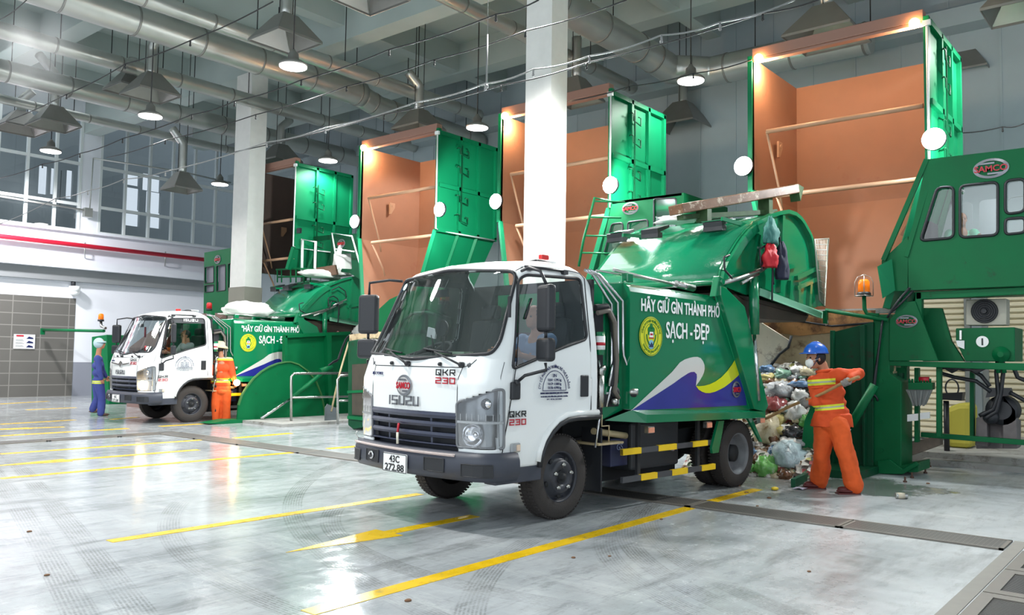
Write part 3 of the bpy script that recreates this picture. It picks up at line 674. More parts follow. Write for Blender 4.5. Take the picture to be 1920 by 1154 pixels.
b = MB(); b.tube([(oX(912, 160, 8).x, oX(912, 160, 8).y, ZC), oX(914, 65, 8)], .004, 5); b.tube([oX(914, 65, 8), oX(912, 160, 8)], .012, 6); b.ball(oX(912, 162, 8), .03, 8); single('hanging_rod', b, MIST, 'short white rod hanging left of the white column', 'rod')
# drifting mist
def puff(px, py, X, rx, rz, dens, lab):
    c = oX(px, py, X); b = MB(); b.ball(c, 1, 16, sc=(.6, rx, rz)); M = bpy.data.materials.get('mist')
    if not M:
        M = bpy.data.materials.new('mist'); M.use_nodes = True; N = M.node_tree.nodes; L = M.node_tree.links
        for n in list(N): N.remove(n)
        out = N.new('ShaderNodeOutputMaterial'); v = N.new('ShaderNodeVolumePrincipled'); v.inputs['Anisotropy'].default_value = 0
        tc = N.new('ShaderNodeTexCoord'); mp = N.new('ShaderNodeMapping'); mp.inputs['Scale'].default_value = (1, 2.4, .6); n = N.new('ShaderNodeTexNoise'); n.inputs['Scale'].default_value = 1.6; n.inputs['Detail'].default_value = 4
        L.new(tc.outputs['Object'], mp.inputs[0]); L.new(mp.outputs[0], n.inputs['Vector']); mr = N.new('ShaderNodeMapRange'); mr.inputs[1].default_value = .40; mr.inputs[2].default_value = .70; mr.inputs[4].default_value = .65; v.inputs['Color'].default_value = (.95, .97, 1, 1)
        L.new(n.outputs[0], mr.inputs[0])
        g = N.new('ShaderNodeTexGradient'); g.gradient_type = 'SPHERICAL'; mp2 = N.new('ShaderNodeMapping'); mp2.inputs['Scale'].default_value = (1/.6, 1/rx, 1/rz)
        L.new(tc.outputs['Object'], mp2.inputs[0]); L.new(mp2.outputs[0], g.inputs[0]); mu = N.new('ShaderNodeMath'); mu.operation = 'MULTIPLY'; L.new(mr.outputs[0], mu.inputs[0]); L.new(g.outputs[1], mu.inputs[1])
        L.new(mu.outputs[0], v.inputs['Density']); L.new(v.outputs[0], out.inputs['Volume'])
    o = obj('mist_cloud', b, M); recenter(o, c); tag(o, lab, 'mist', kind='stuff')
puff(80, 75, 4.7, .8, 1.15, .2, 'drifting water mist at the upper left under the ceiling')
# ================================================================= HOPPERS
def polyX(m, pts, X, X2, mi=0):
    q = [oX(px, py, X) for px, py in pts]; m.prism([(v.y, v.z) for v in q], 0, X, X2, mi); return m
def polyY(m, pts, Y, Y2, mi=0):
    q = [oY(px, py, Y) for px, py in pts]; m.prism([(v.x, v.z) for v in q], 1, Y, Y2, mi); return m
HX, HD, HT, HM, HB = 12.0, 1.8, 6.12, 4.05, 2.2
def hopper(yL, yR, lab, inner, warm, low=HB, fl=(True, True)):
    t = thing('raised_hopper', lab, 'waste hopper', (HX+HD/2, (yL+yR)/2, low), group='raised hoppers')
    def ring(z):
        k = max(0, HM-z); dy = .25*k; dx = -.12*k
        return dict(fl=(HX+dx, yL-dy, z), bl=(HX+HD-.35*k, yL-dy, z), br=(HX+HD-.35*k, yR+dy, z), fr=(HX+dx, yR+dy, z))
    R = [ring(HT), ring(HM), ring(low)]
    def panel(nm, a, c, flip, lb=None):
        m = MB()
        for i in range(2):
            q = [R[i][a], R[i][c], R[i+1][c], R[i+1][a]]; m.add(q if not flip else q[::-1], [(0, 1, 2, 3)], 0)
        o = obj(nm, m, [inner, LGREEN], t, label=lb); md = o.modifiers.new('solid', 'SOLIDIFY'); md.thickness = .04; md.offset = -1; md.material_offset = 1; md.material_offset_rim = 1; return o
    panel('left_panel', 'fl', 'bl', True, 'left panel, green outside'); panel('back_panel', 'bl', 'br', True); rp = panel('right_panel', 'br', 'fr', True, 'right panel, bright green outside with ribs')
    # front edge posts and ribs on the outside of the right panel
    m = MB()
    for y, s in ((yL, 1), (yR, -1)): m.box((HX-.03, min(y, y+s*.07), HM), (HX+.05, max(y, y+s*.07), HT+.03))
    for i in (0,): m.beam(R[1]['fl'], R[2]['fl'], .07, .08); m.beam(R[1]['fr'], R[2]['fr'], .07, .08)
    obj('edge_post', m, LGREEN, t)
    m = MB(); y0 = yR-.10; y1 = yR-.04
    for x in (HX+.62, HX+1.2, HX+HD-.03): m.box((x-.035, y0, HM), (x+.035, y1, HT-.03))
    for z in (HM, 4.98, HT-.06): m.box((HX, y0, z-.04), (HX+HD, y1, z+.04))
    k = HM-low
    for x in (.62, 1.2): m.beam((HX+x, yR-.06, HM), (HX+x-.2*k, yR+.25*k-.06, low), .06, .06)
    obj('rib', m, LGREEN, t)
    m = MB()
    for z in (5.75, 5.35, 4.75, 4.35):
        x = HX+.62; m.tube([(x-.14, y0-.01, z+.06), (x-.14, y0-.04, z+.08), (x-.05, y0-.04, z+.08), (x-.05, y0-.04, z-.04), (x+.2, y0-.04, z-.09), (x+.2, y0-.04, z+.05), (x+.12, y0-.04, z+.05)], .012, 5)
    m.beam((HX+.62, y0-.04, 4.3), (HX+.62, y0-.04, 5.9), .02, .02)
    obj('latch_bar', m, DGREEN, t)
    # beam across the top front
    m = MB(); m.box((HX-.02, yR, HT-.02), (HX+.14, yL, HT+.14)); m.box((HX-.0, yR, HT-.06), (HX+.12, yL, HT-.02)); obj('top_beam', m, mat('brown_beam_primer', (150, 112, 98), .6), t, bevel=.008)
    for z0_, yq, ext in ((4.95, yL-.2, .9), (3.95, yL-.35, .55)):
        m = MB(); zz = z0_; m.tube([(HX+.05, yR+.03, zz), (HX+.05, yq, zz)], .035, 10); m.tube([(HX+.05, yq, zz), (HX+.05+.25, yq-.1, zz-ext), (HX+.35, yq-.12, zz-ext*1.3)], .02, 6); obj('cross_pipe', m, PIPEM, t)
    m = MB(); x = HX+.85; y = yL-.035; m.prism([(x-.07, 4.98), (x+.09, 4.98), (x+.09, 4.88), (x-.02, 4.72), (x-.07, 4.72)], 1, y-.06, y-.03); m.cyl((x+.02, y-.07, 4.91), (x+.02, y-.02, 4.91), .03, 10); obj('lifting_lug', m, PIPEM, t)
    m = MB(); q1 = Vector(R[2]['bl'])+Vector((-.15, -.1, 0)); q2 = Vector(R[2]['br'])+Vector((-.15, .1, 0))
    for q in (q1, q2): m.box((q.x-.06, q.y-.06, 0), (q.x+.06, q.y+.06, low))
    obj('support_leg', m, DGREEN, t)
    # lamp conduit down the right edge
    m = MB(); m.tube([(HX-.04, yR-.05, HT-.12), (HX-.04, yR-.05, HM+.02), (HX+.1, yR-.08, HM-.02), (HX+HD-.1, yR-.12, HM-.02)], .018, 6); m.cbox((HX-.05, yR-.05, HT-.08), (.05, .1, .07)); obj('conduit', m, WHITE, t)
    if warm:
        for y, s in ((yL-.12, 1), (yR+.10, -1)):
            if s == -1 and warm == 1: continue
            m = MB(); m.ball((HX-.06, y, HT-.05), .07, 12); w = obj('warm_lamp', m, EMO, t); 
            l = lamp('warm_light', 'POINT', (HX+.12, y-s*.04, HT-.16), 75, (1, .70, .42), .06); 
    return t
FLG = 'white floodlights on the hopper edges'
def flood(y, lab, en=260, aim=(5.5, 0, -.2), side=None):
    z = 4.43; t = thing('floodlight', lab, 'floodlight', (HX-.1, y, z), group=FLG)
    m = MB(); m.lathe([(.14, 0), (.15, .06), (.10, .10)], (HX-.14, y, z), (1, 0, 0), 24); obj('housing', m, BLACK, t)
    m = MB(); m.ball((HX-.13, y, z), .145, 20, sc=(.25, 1, 1)); obj('lit_face', m, EMF, t)
    l = lamp('flood_light', 'AREA', (HX-.20, y, z), en*.7, (.90, .97, 1), .2, aim=(aim[0], y+aim[1], aim[2]))
    if side == 'R': lamp('flood_light', 'SPOT', (HX-.12, y-.62, z), 230, (.92, 1, .98), .06, aim=(HX+1.2, y+.2, z-.1), spot=120, blend=.5)
    if side == 'L': lamp('flood_light', 'SPOT', (HX-.30, y+.1, z), 330, (.92, 1, .98), .08, aim=(HX+.8, y+1.7, z+.0), spot=95, blend=.6)
    return t
hopper(5.2, 2.78, 'nearest raised hopper with orange inside, behind the worker in the blue helmet', ORANGE, 2)
hopper(10.24, 7.80, 'raised hopper partly hidden by the white column, orange inside', ORANGE, 1)
hopper(14.33, 11.98, 'middle raised hopper with orange inside and bright green ribbed side', ORANGE, 1)
HX, HT, HM = 12.75, 6.40, 4.21
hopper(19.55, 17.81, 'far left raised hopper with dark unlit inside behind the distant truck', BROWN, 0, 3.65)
HX, HT, HM = 12.0, 6.12, 4.05
flood(5.30, 'lit floodlight on the left edge of the nearest hopper'); flood(2.65, 'lit floodlight above the operator cabin at the right', 260, side='R')
flood(7.69, 'lit floodlight above the cabin right of the white column', side='R'); flood(10.26, 'lit floodlight just left of the white column', side='L')
flood(11.75, 'lit floodlight on the bright green side of the middle hopper'); flood(14.37, 'lit floodlight farthest left, beside the middle hopper', side='L')
# ================================================================= NEAR PRESS (bay 1)
t = thing('waste_press', 'big green waste press frame with oval badge, right of the worker in the blue helmet', 'press', (12.1, 3.0, 0))
X = 11.8
m = MB(); polyX(m, [(1637, 592), (1668, 590), (1668, 700), (1690, 716), (1690, 884), (1637, 886)], X, X+.55); obj('post', m, GREEN, t, bevel=.012)
m = MB()
for py in (628, 715, 790, 845): q = oX(1652, py, X); m.cyl(q-Vector((.012, 0, 0)), q, .03, 12)
obj('bolt_cap', m, GREEN, t)
m = MB(); polyX(m, [(1645, 865), (1668, 862), (1692, 880), (1716, 866), (1725, 872), (1692, 890), (1645, 889)], X-.06, X); polyX(m, [(1645, 880), (1722, 868), (1722, 886), (1645, 888)], X, X+.6); obj('foot', m, GREEN, t, bevel=.01)
m = MB(); polyX(m, [(1683, 567), (1716, 565), (1734, 612), (1759, 677), (1667, 677), (1668, 600), (1678, 588)], X-.03, X+.02); g = obj('guard_plate', m, GREEN, t, bevel=.006, label='trapezoid guard plate with badge')
q = oX(1700, 603, X-.035); oval_badge(t, q, (-1, 0, 0), .27, .17)
m = MB(); polyX(m, [(1720, 578), (1766, 578), (1784, 640), (1808, 678), (1730, 678)], X+.35, X+.42); obj('guard_plate', m, GREEN, t, bevel=.006, label='plain guard plate behind')
m = MB(); polyX(m, [(1667, 677), (1930, 682), (1930, 696), (1667, 686)], X, X+.10); polyX(m, [(1717, 548), (1930, 538), (1930, 552), (1717, 562)], X, X+.12); polyX(m, [(1716, 548), (1728, 548), (1728, 600), (1716, 600)], X, X+.12); obj('cross_beam', m, GREEN, t, bevel=.008)
m = MB()
for a, b_, X_ in (((1755, 686), (1764, 820), X+.1), ((1818, 690), (1826, 822), X+.9), ((1680, 690), (1700, 870), X+.35)): polyX(m, [a, (b_[0], a[1]), b_, (a[0], b_[1])], X_, X_+.1)
polyX(m, [(1726, 811), (1925, 826), (1925, 836), (1726, 820)], X+.5, X+.58); polyX(m, [(1714, 690), (1722, 690), (1722, 830), (1714, 830)], X+.3, X+.4); obj('frame_leg', m, GREEN, t, bevel=.006)
# hydraulic valve block and hanging sling bracket
m = MB(); polyX(m, [(1703, 718), (1748, 718), (1748, 731), (1703, 731)], X+.05, X+.2)
for k in range(8): q = oX(1705+k*5.6, 718, X+.08); m.cyl(q, q+Vector((0, 0, .05)), .014, 8)
obj('valve_block', m, GREEN, t)
m = MB(); polyX(m, [(1698, 731), (1748, 731), (1735, 760), (1712, 760)], X+.08, X+.12)
for k in range(4): polyX(m, [(1702+k*12, 733), (1706+k*12, 733), (1714+k*6, 762), (1711+k*6, 762)], X+.05, X+.09)
obj('bracket', m, GREYP, t)
m = MB(); q = oX(1733, 712, X+.1); m.cyl(q-Vector((0, .06, 0)), q+Vector((0, .06, 0)), .035); obj('red_valve', m, RTXT, t, label='small red valve')
m = MB(); polyX(m, [(1701, 778), (1721, 776), (1721, 789), (1701, 791)], X+.02, X+.05); polyX(m, [(1725, 775), (1743, 773), (1743, 785), (1725, 787)], X+.02, X+.05); obj('label_plate', m, WHITE, t, label='pair of white label plates')
m = MB(); a, c = oX(1660, 700, X+.2), oX(1676, 830, X+.2); m.beam(a+Vector((0, -.1, 0)), c+Vector((0, -.05, 0)), .12, .09)
a, c = oX(1692, 800, X+.25), oX(1684, 870, X+.25); m.beam(oX(1686, 700, X+.3), oX(1686, 872, X+.3), .10, .10); obj('slide_rail', m, DGREEN, t)
# arm with hook reaching to the left
t2 = t
m = MB(); m.tube([oX(1665, 600, X-.05), oX(1640, 597, X-.05), oX(1548, 582, X-.05)], .028, 10); polyX(m, [(1543, 583), (1550, 583), (1550, 607), (1543, 607)], X-.09, X-.02); obj('swing_arm', m, GREEN, t)
m = MB(); m.tube([oX(1548, 605, X-.05), oX(1549, 611, X-.05), oX(1553, 610, X-.05), oX(1552, 600, X-.05)], .008, 6); obj('hook', m, STEEL, t)
m = MB(); m.tube([oX(1620, 556, X), oX(1621, 580, X), oX(1626, 590, X), oX(1648, 592, X)], .028, 10); obj('beacon_arm', m, GREEN, t)
def beacon(parent_name, c, lab, s=1.0, cage=True, loc=None):
    t = thing('warning_beacon', lab, 'beacon', c); c = Vector(c)
    m = MB(); m.lathe([(.075*s, 0), (.08*s, .03*s), (.07*s, .05*s)], c, (0, 0, 1), 16); obj('base', m, BLACK, t)
    m = MB(); m.lathe([(.068*s, .05*s), (.064*s, .17*s), (.045*s, .2*s), (.0001, .205*s)], c, (0, 0, 1), 16); obj('lens', m, AMBER if parent_name == 'a' else REDL, t)
    if cage:
        m = MB()
        for k in range(4):
            a = k*math.pi/2+.3; d = Vector((math.cos(a), math.sin(a), 0))*.1*s
            m.tube([c+d, c+d+Vector((0, 0, .17*s)), c+d*.7+Vector((0, 0, .23*s)), c+Vector((0, 0, .26*s))], .006, 5)
        m.tube([c+Vector((math.cos(a)*.1*s, math.sin(a)*.1*s, .005)) for a in [k*.52 for k in range(12)]], .006, 5, closed=True); obj('cage', m, STEEL, t)
    return t
beacon('a', oX(1620, 556, X), 'orange beacon in a wire cage above the worker in the blue helmet', 1.15)
m = MB()
for k, (a, c, e) in enumerate([((1650, 640), (1640, 700), (1634, 760)), ((1655, 600), (1646, 660), (1638, 745)), ((1668, 588), (1690, 570), (1712, 545)), ((1664, 596), (1680, 566), (1706, 540)), ((1632, 745), (1640, 735), (1646, 752))]):
    A, B_, C_ = oX(*a, X-.06), oX(*c, X-.12), oX(*e, X-.06); m.tube([A.lerp(B_, s/6).lerp(B_.lerp(C_, s/6), s/6) for s in range(7)], .016, 6)
obj('hydraulic_hose', m, BLACK, t)
# tank with number, oil cooler
tk = thing('oil_tank', 'green oil tank marked with a white disc and number 1', 'tank', oX(1848, 678, 12.1))
m = MB(); polyX(m, [(1792, 616), (1903, 614), (1903, 678), (1810, 678), (1792, 640)], 12.1, 12.7); obj('tank', m, GREEN, tk, bevel=.01)
q = oX(1842, 641, 12.09); m = MB(); m.lathe([(.072, 0), (.072, .006)], q, (-1, 0, 0), 28); obj('number_disc', m, WTXT, tk)
text('number', '1', .12, BTXT, tk, LOC[tk.name].inverted() @ face_m(q-Vector((.008, 0, 0)), (-1, 0, 0)) @ Matrix.Translation((0, -.043, 0)), bold=.004)
q = oX(1877, 665, 12.08); m = MB(); m.lathe([(.10, 0), (.10, .012), (.04, .015), (.035, .05)], q, (-1, 0, 0), 24); obj('flange', m, GREEN, tk)
m = MB(); polyX(m, [(1799, 620), (1803, 620), (1803, 637), (1799, 637)], 12.07, 12.1); obj('level_gauge', m, STEEL, tk)
m = MB(); polyX(m, [(1792, 639), (1808, 639), (1808, 655), (1796, 650)], 12.07, 12.09); obj('sticker', m, WTXT, tk)
oc = thing('oil_cooler', 'cream box cooler with a round black fan grille on the green tank', 'cooler', oX(1848, 612, 12.2))
m = MB(); polyX(m, [(1811, 562), (1887, 560), (1887, 610), (1811, 610)], 12.2, 12.45); obj('housing', m, mat('cream_metal', (196, 192, 176), .5), oc, bevel=.01)
q = oX(1846, 584, 12.19); m = MB()
for r in (.05, .075, .10, .125, .15): m.tube([q+Vector((-.02, math.cos(a)*r, math.sin(a)*r)) for a in [i*math.pi/12 for i in range(24)]], .005, 5, closed=True)
for i in range(12): a = i*math.pi/6; m.beam(q+Vector((-.015, 0, 0)), q+Vector((-.015, math.cos(a)*.15, math.sin(a)*.15)), .006, .006)
m.lathe([(.155, 0), (.155, .012)], q+Vector((.005, 0, 0)), (-1, 0, 0), 28); m.lathe([(.04, 0), (.03, .05)], q, (-1, 0, 0), 16); obj('fan_grille', m, BLACK, oc)
# grapple-like pump with hoses
gp = thing('hydraulic_power_pack', 'dark hydraulic pump with black hoses and round fins on a grey stand', 'pump', (12.6, 1.75, 0))
m = MB(); polyX(m, [(1830, 784), (1850, 780), (1852, 838), (1828, 836)], 12.5, 12.7); polyX(m, [(1880, 740), (1905, 770), (1908, 842), (1880, 842)], 12.5, 12.7); polyX(m, [(1830, 784), (1905, 790), (1905, 842), (1830, 842)], 12.7, 13.1); polyX(m, [(1850, 760), (1884, 745), (1884, 790), (1850, 795)], 12.55, 12.75); obj('stand', m, mat('worn_grey_metal', (110, 104, 104), .6, noise=.2, nscale=9), gp, bevel=.01)
m = MB(); q = oX(1878, 770, 12.5)
for k in range(9): m.lathe([(.10, 0), (.19, 0), (.19, .012), (.10, .012)], q+Vector((k*.03, 0, 0)), (1, 0, 0), 26)
m.lathe([(.12, -.05), (.12, .3)], q, (1, 0, 0), 20); m.ball(oX(1858, 782, 12.45), .10, 14); obj('finned_motor', m, BLACK, gp)
m = MB(); polyX(m, [(1853, 728), (1893, 728), (1898, 742), (1848, 746)], 12.35, 12.5); obj('hose_guard', m, BLACK, gp)
m = MB()
for a in [[(1871, 672), (1868, 700), (1872, 740), (1862, 768), (1836, 780)], [(1880, 672), (1881, 700), (1876, 740), (1868, 772), (1845, 786)], [(1815, 690), (1840, 705), (1856, 725)], [(1764, 700), (1790, 708), (1830, 715), (1858, 735)], [(1893, 736), (1915, 748), (1935, 760)], [(1900, 688), (1908, 708), (1922, 714)]]:
    P = [oX(*p, 12.35) for p in a]; m.tube([P[i].lerp(P[i+1], s/4) for i in range(len(P)-1) for s in range(4)]+[P[-1]], .026, 8)
for s in range(4):
    P = [oX(*p, 12.3) for p in [(1764, 686+s*2), (1785, 699-s*3), (1808, 686+s*3), (1830, 700-s*2), (1850, 690)]]; m.tube([P[i].lerp(P[i+1], k/4) for i in range(len(P)-1) for k in range(4)]+[P[-1]], .014, 6)
obj('hose', m, BLACK, gp)
m = MB(); m.tube([oX(1872, 700, 12.3), oX(1872, 690, 12.3), oX(1877, 684, 12.3), oX(1882, 690, 12.3), oX(1883, 700, 12.3)], .028, 8); m.cyl(oX(1877, 684, 12.3), oX(1877, 668, 12.3), .028); obj('yoke', m, GREEN, gp)
# machine parts seen through the frame: steering column on stand, yellow slope
m = MB(); m.tube([oX(1785, 728, 14)+Vector((0, math.cos(a)*.09, math.sin(a)*.13)) for a in [k*.4 for k in range(16)]], .012, 6, closed=True); polyX(m, [(1765, 738), (1805, 736), (1803, 752), (1765, 750)], 13.9, 14.1); m.cyl(oX(1774, 752, 14), (14, oX(1774, 752, 14).y, .15), .04)
single('valve_stand', m, BLACK, 'black hand wheel and valve stand seen through the press frame', 'valve')
m = MB(); q_ = [oX(*p, 14.6) for p in [(1772, 766), (1796, 757), (1819, 757)]]; m.prism([(q_[0].y, .16)]+[(v.y, v.z) for v in q_]+[(q_[2].y, .16)], 0, 14.6, 15.2); single('yellow_tarpaulin_pile', m, mat('dull_yellow_cover', (176, 168, 62), .7), 'dull yellow covered block seen through the press frame', 'covered block', bevel=.08)
b = MB(); polyX(b, [(1700, 830), (1762, 818), (1762, 836), (1700, 858)], 12.6, 12.8); single('timber_beam', b, mat('grey_timber', (130, 116, 104), .8, noise=.2, nscale=10), 'grey timber beam lying at the foot of the press', 'timber', bevel=.005)
for k, (px, py) in enumerate([(1735, 888), (1743, 876), (1697, 905), (1710, 897)]):
    q = oZ(px, py); b = MB(); b.cyl(q, q+Vector((0, 0, .07)), .012, 8); b.cyl(q+Vector((0, 0, .0)), q+Vector((0, 0, .02)), .025, 6); single('anchor_bolt', b, mat('rusty_steel', (92, 66, 54), .7), 'small rusty anchor bolt standing out of the floor beside the press foot', 'bolt', 'anchor bolts by the press foot')
# ================================================================= RECEPTACLE beside the worker (bay 1)
rc = thing('tipping_platform', 'dark green side board and dirty chute behind the worker in the blue helmet', 'tipping platform', (11.2, 4.0, 0))
m = MB(); polyX(m, [(1556, 622), (1566, 622), (1637, 604), (1637, 886), (1556, 880)], 11.72, 11.78); polyX(m, [(1556, 620), (1562, 620), (1562, 880), (1556, 880)], 11.62, 11.72); polyX(m, [(1612, 612), (1621, 609), (1621, 880), (1618, 880)], 11.62, 11.72); obj('side_board', m, DGREEN, rc, bevel=.006)
m = MB(); q = [oX(px, py, 10.75) for px, py in [(1500, 908), (1502, 840), (1508, 790), (1520, 762), (1534, 758), (1534, 896)]]; m.prism([(v.y, v.z) for v in q], 0, 10.75, 10.79); obj('curved_guard', m, GREEN, rc, bevel=.004)
m = MB(); a = oZ(1487, 915); c = oZ(1640, 882); m.beam(a+Vector((0, 0, .05)), oZ(1530, 893)+Vector((0, 0, .05)), .05, .10); m.box((10.9, 3.35, 0), (11.8, 5.2, .10)); obj('base_rail', m, DGREEN, rc)
m = MB(); m.cyl(oX(1594, 800, 11.2), oX(1640, 722, 11.3), .055, 14); obj('ram_cylinder', m, GREEN, rc); m = MB(); m.cyl(oX(1580, 835, 11.2), oX(1594, 800, 11.2), .028, 12); obj('ram_rod', m, CHROME, rc)
CHUTE = mat('dirty_cream_plate', (188, 168, 134), .6, noise=.2, nscale=2.5, dirt=(96, 70, 48), dirtamt=.42, dscale=2.2)
CHO = mat('dirty_orange_plate', (176, 126, 76), .6, noise=.25, nscale=3, dirt=(100, 64, 40), dirtamt=.5, dscale=2.5)
m = MB(); m.box((12.0, 3.2, 1.35), (12.05, 5.3, 2.0)); polyX(m, [(1400, 636), (1420, 690), (1425, 720), (1560, 700), (1560, 620), (1510, 622), (1400, 590)], 11.95, 12.0)
obj('chute_plate', m, CHUTE, rc)
m = MB(); polyX(m, [(1405, 586), (1640, 582), (1640, 612), (1560, 624), (1500, 630), (1460, 625), (1405, 612)], 11.90, 11.94); obj('upper_plate', m, CHO, rc)
m = MB(); polyX(m, [(1405, 640), (1425, 604), (1482, 640), (1440, 694), (1405, 700)], 11.78, 11.82); obj('loose_plate', m, mat('pale_dirty_plate', (222, 214, 192), .55, noise=.15, nscale=3, dirt=(110, 84, 60), dirtamt=.3, dscale=3), rc)
m = MB(); m.tube([oX(1440, 692, 11.76), oX(1462, 664, 11.76), oX(1478, 652, 11.76), oX(1484, 630, 11.76)], .02, 6); m.tube([oX(1440, 600, 11.88), oX(1500, 603, 11.88), oX(1560, 612, 11.88), oX(1634, 606, 11.88)], .016, 6); obj('cable', m, DARK, rc)
m = MB(); m.box((12.0, 3.15, 2.15), (12.1, 5.3, 2.22)); obj('rim', m, CONC, rc)
m = MB(); m.box((11.95, 3.2, 0), (12.1, 5.3, 1.36)); obj('pit_wall', m, CHUTE, rc)
# ================================================================= OPERATOR CABINS
def rounded(pts, r, n=4):
    out = []; k = len(pts)
    for i in range(k):
        p = Vector(pts[i]); a = Vector(pts[i-1])-p; c = Vector(pts[(i+1) % k])-p; rr = min(r, a.length/2.2, c.length/2.2); a = a.normalized()*rr; c = c.normalized()*rr
        for j in range(n+1):
            s = j/n; out.append(tuple(p+a*(1-s)**2+c*s**2))
    return out
def wall_with_windows(m, outline, wins, X, X2, mi=0):
    """plate in the yz plane at X..X2 with rounded holes, filled by triangulating with a hidden bmesh"""
    import bmesh
    bm = bmesh.new()
    loops = [outline]+wins
    es = []
    for lp in loops:
        vs = [bm.verts.new((0, p[0], p[1])) for p in lp]
        es += [bm.edges.new((vs[i], vs[(i+1) % len(vs)])) for i in range(len(vs))]
    bmesh.ops.triangle_fill(bm, use_beauty=True, use_dissolve=False, edges=es)
    bm.verts.index_update(); vv = [v.co.copy() for v in bm.verts]; ff = [[v.index for v in f.verts] for f in bm.faces]; bm.free()
    m.add([(X, v.y, v.z) for v in vv], ff, mi); m.add([(X2, v.y, v.z) for v in vv], ff, mi)
    for lp in loops:
        n = len(lp); m.add([(X, *p) for p in lp]+[(X2, *p) for p in lp], [(i, (i+1) % n, n+(i+1) % n, n+i) for i in range(n)], mi)
def YZ(pts, X): return [(oX(a, c, X).y, oX(a, c, X).z) for a, c in pts]
XC = 11.75
cb = thing('operator_cabin', 'green operator cabin with big rounded windows and oval badge at the right edge', 'operator cabin', (12.4, 2.0, 2.45))
front = YZ([(1737, 299), (1925, 277), (1925, 536), (1702, 545), (1702, 452), (1712, 420)], XC)
wins = [rounded(YZ([(1757, 352), (1788, 350), (1788, 446), (1725, 452)], XC), .07), rounded(YZ([(1800, 349), (1871, 341), (1871, 441), (1800, 446)], XC), .07), rounded(YZ([(1885, 339), (1922, 335), (1922, 397), (1885, 402)], XC), .07), rounded(YZ([(1885, 411), (1922, 408), (1922, 436), (1885, 440)], XC), .05)]
m = MB(); wall_with_windows(m, front, wins, XC, XC+.05); obj('front_panel', m, GREEN, cb)
yl = oX(1737, 299, XC).y; zt = oX(1737, 299, XC).z; zb = oX(1717, 545, XC).z
ylb = oX(1702, 452, XC).y
m = MB(); m.box((XC+.05, yl-.06, zt-.05), (XC+1.7, .6, zt)); m.box((XC+.05, .6, zb), (XC+1.75, ylb, zb+.06)); m.box((XC+.05, .6, zb+.06), (XC+1.7, .65, zb+.75)); m.box((XC+.05, .6, zt-.3), (XC+1.7, .65, zt-.05)); m.box((XC+1.6, .6, zb+.75), (XC+1.7, .65, zt-.3)); obj('roof_and_floor', m, GREEN, cb)
# sloped left front with window strip
fe = oX(1677, 490, 11.2)
pl = [(XC, yl, zt), (XC+1.7, yl, zt), (XC+1.7, ylb+.25, zb+.5), (XC, ylb+.28, zb+.5)]
m = MB(); m.beam((XC+.02, yl, zt), (XC-.02, ylb+.3, zb+.42), .06, .06); m.beam((XC+.02, yl-.02, zt-.3), (XC, ylb+.02, zb+.45), .04, .05); m.prism([(ylb+.33, zb+.42), (ylb+.33, zb), (ylb, zb), (ylb, zb+.72)], 0, XC, XC+.04); m.beam((XC+1.7, yl, zt), (XC+1.7, ylb+.3, zb+.4), .06, .06); obj('corner_post', m, GREEN, cb)
m = MB(); m.add([(XC+.04, yl+.01, zt-.05), (XC+1.66, yl+.01, zt-.05), (XC+1.66, ylb+.3, zb+.45), (XC+.04, ylb+.3, zb+.45)], [(0, 1, 2, 3)]); obj('side_glass', m, CGLASS, cb)
m = MB()
for w in wins: m.add([(XC+.03, *p) for p in w], [list(range(len(w)))])
obj('window_pane', m, CGLASS, cb)
m = MB()
for w in wins: m.tube([(XC-.005, *p) for p in w], .018, 6, closed=True)
obj('window_seal', m, BLACK, cb)
CABIN = mat('white_cabin_lining', (214, 218, 222), .6)
m = MB(); xb = XC+1.7
backw = [(yl-.05, zt-.03), (.6, zt-.03), (.6, zb), (ylb+.2, zb), (ylb+.2, zb+.5)]
bw = [rounded(YZ(q_, xb), .07) for q_ in ([(1740, 470), (1762, 385), (1790, 382), (1790, 462)], [(1800, 381), (1823, 378), (1823, 460), (1800, 462)], [(1836, 376), (1880, 372), (1880, 455), (1836, 459)], [(1890, 371), (1930, 367), (1930, 450), (1890, 454)])]
wall_with_windows(m, backw, bw, xb, xb+.04); m.box((XC+.06, .6, zt-.09), (xb, yl-.1, zt-.06)); obj('cabin_lining', m, CABIN, cb)
q = oX(1858, 316, XC-.005); oval_badge(cb, q, (-1, 0, 0), .40, .25)
m = MB(); m.sheet([[oX(1645, 500, 11.6), oX(1672, 486, 11.7)], [oX(1655, 560, 11.6), oX(1678, 545, 11.7)]]); obj('deflector', m, LGREEN, cb, solid=.02)
m = MB(); m.cbox((XC+.8, 2.9, zb+.5), (.4, .2, 1.0)); m.cbox((XC+.8, 2.55, zb+.45), (.5, .5, .1)); obj('seat', m, SEATM, cb, bevel=.03)
lamp('cabin_light', 'POINT', (XC+1.0, 1.8, zt-.25), 12, (.95, .98, 1), .1)
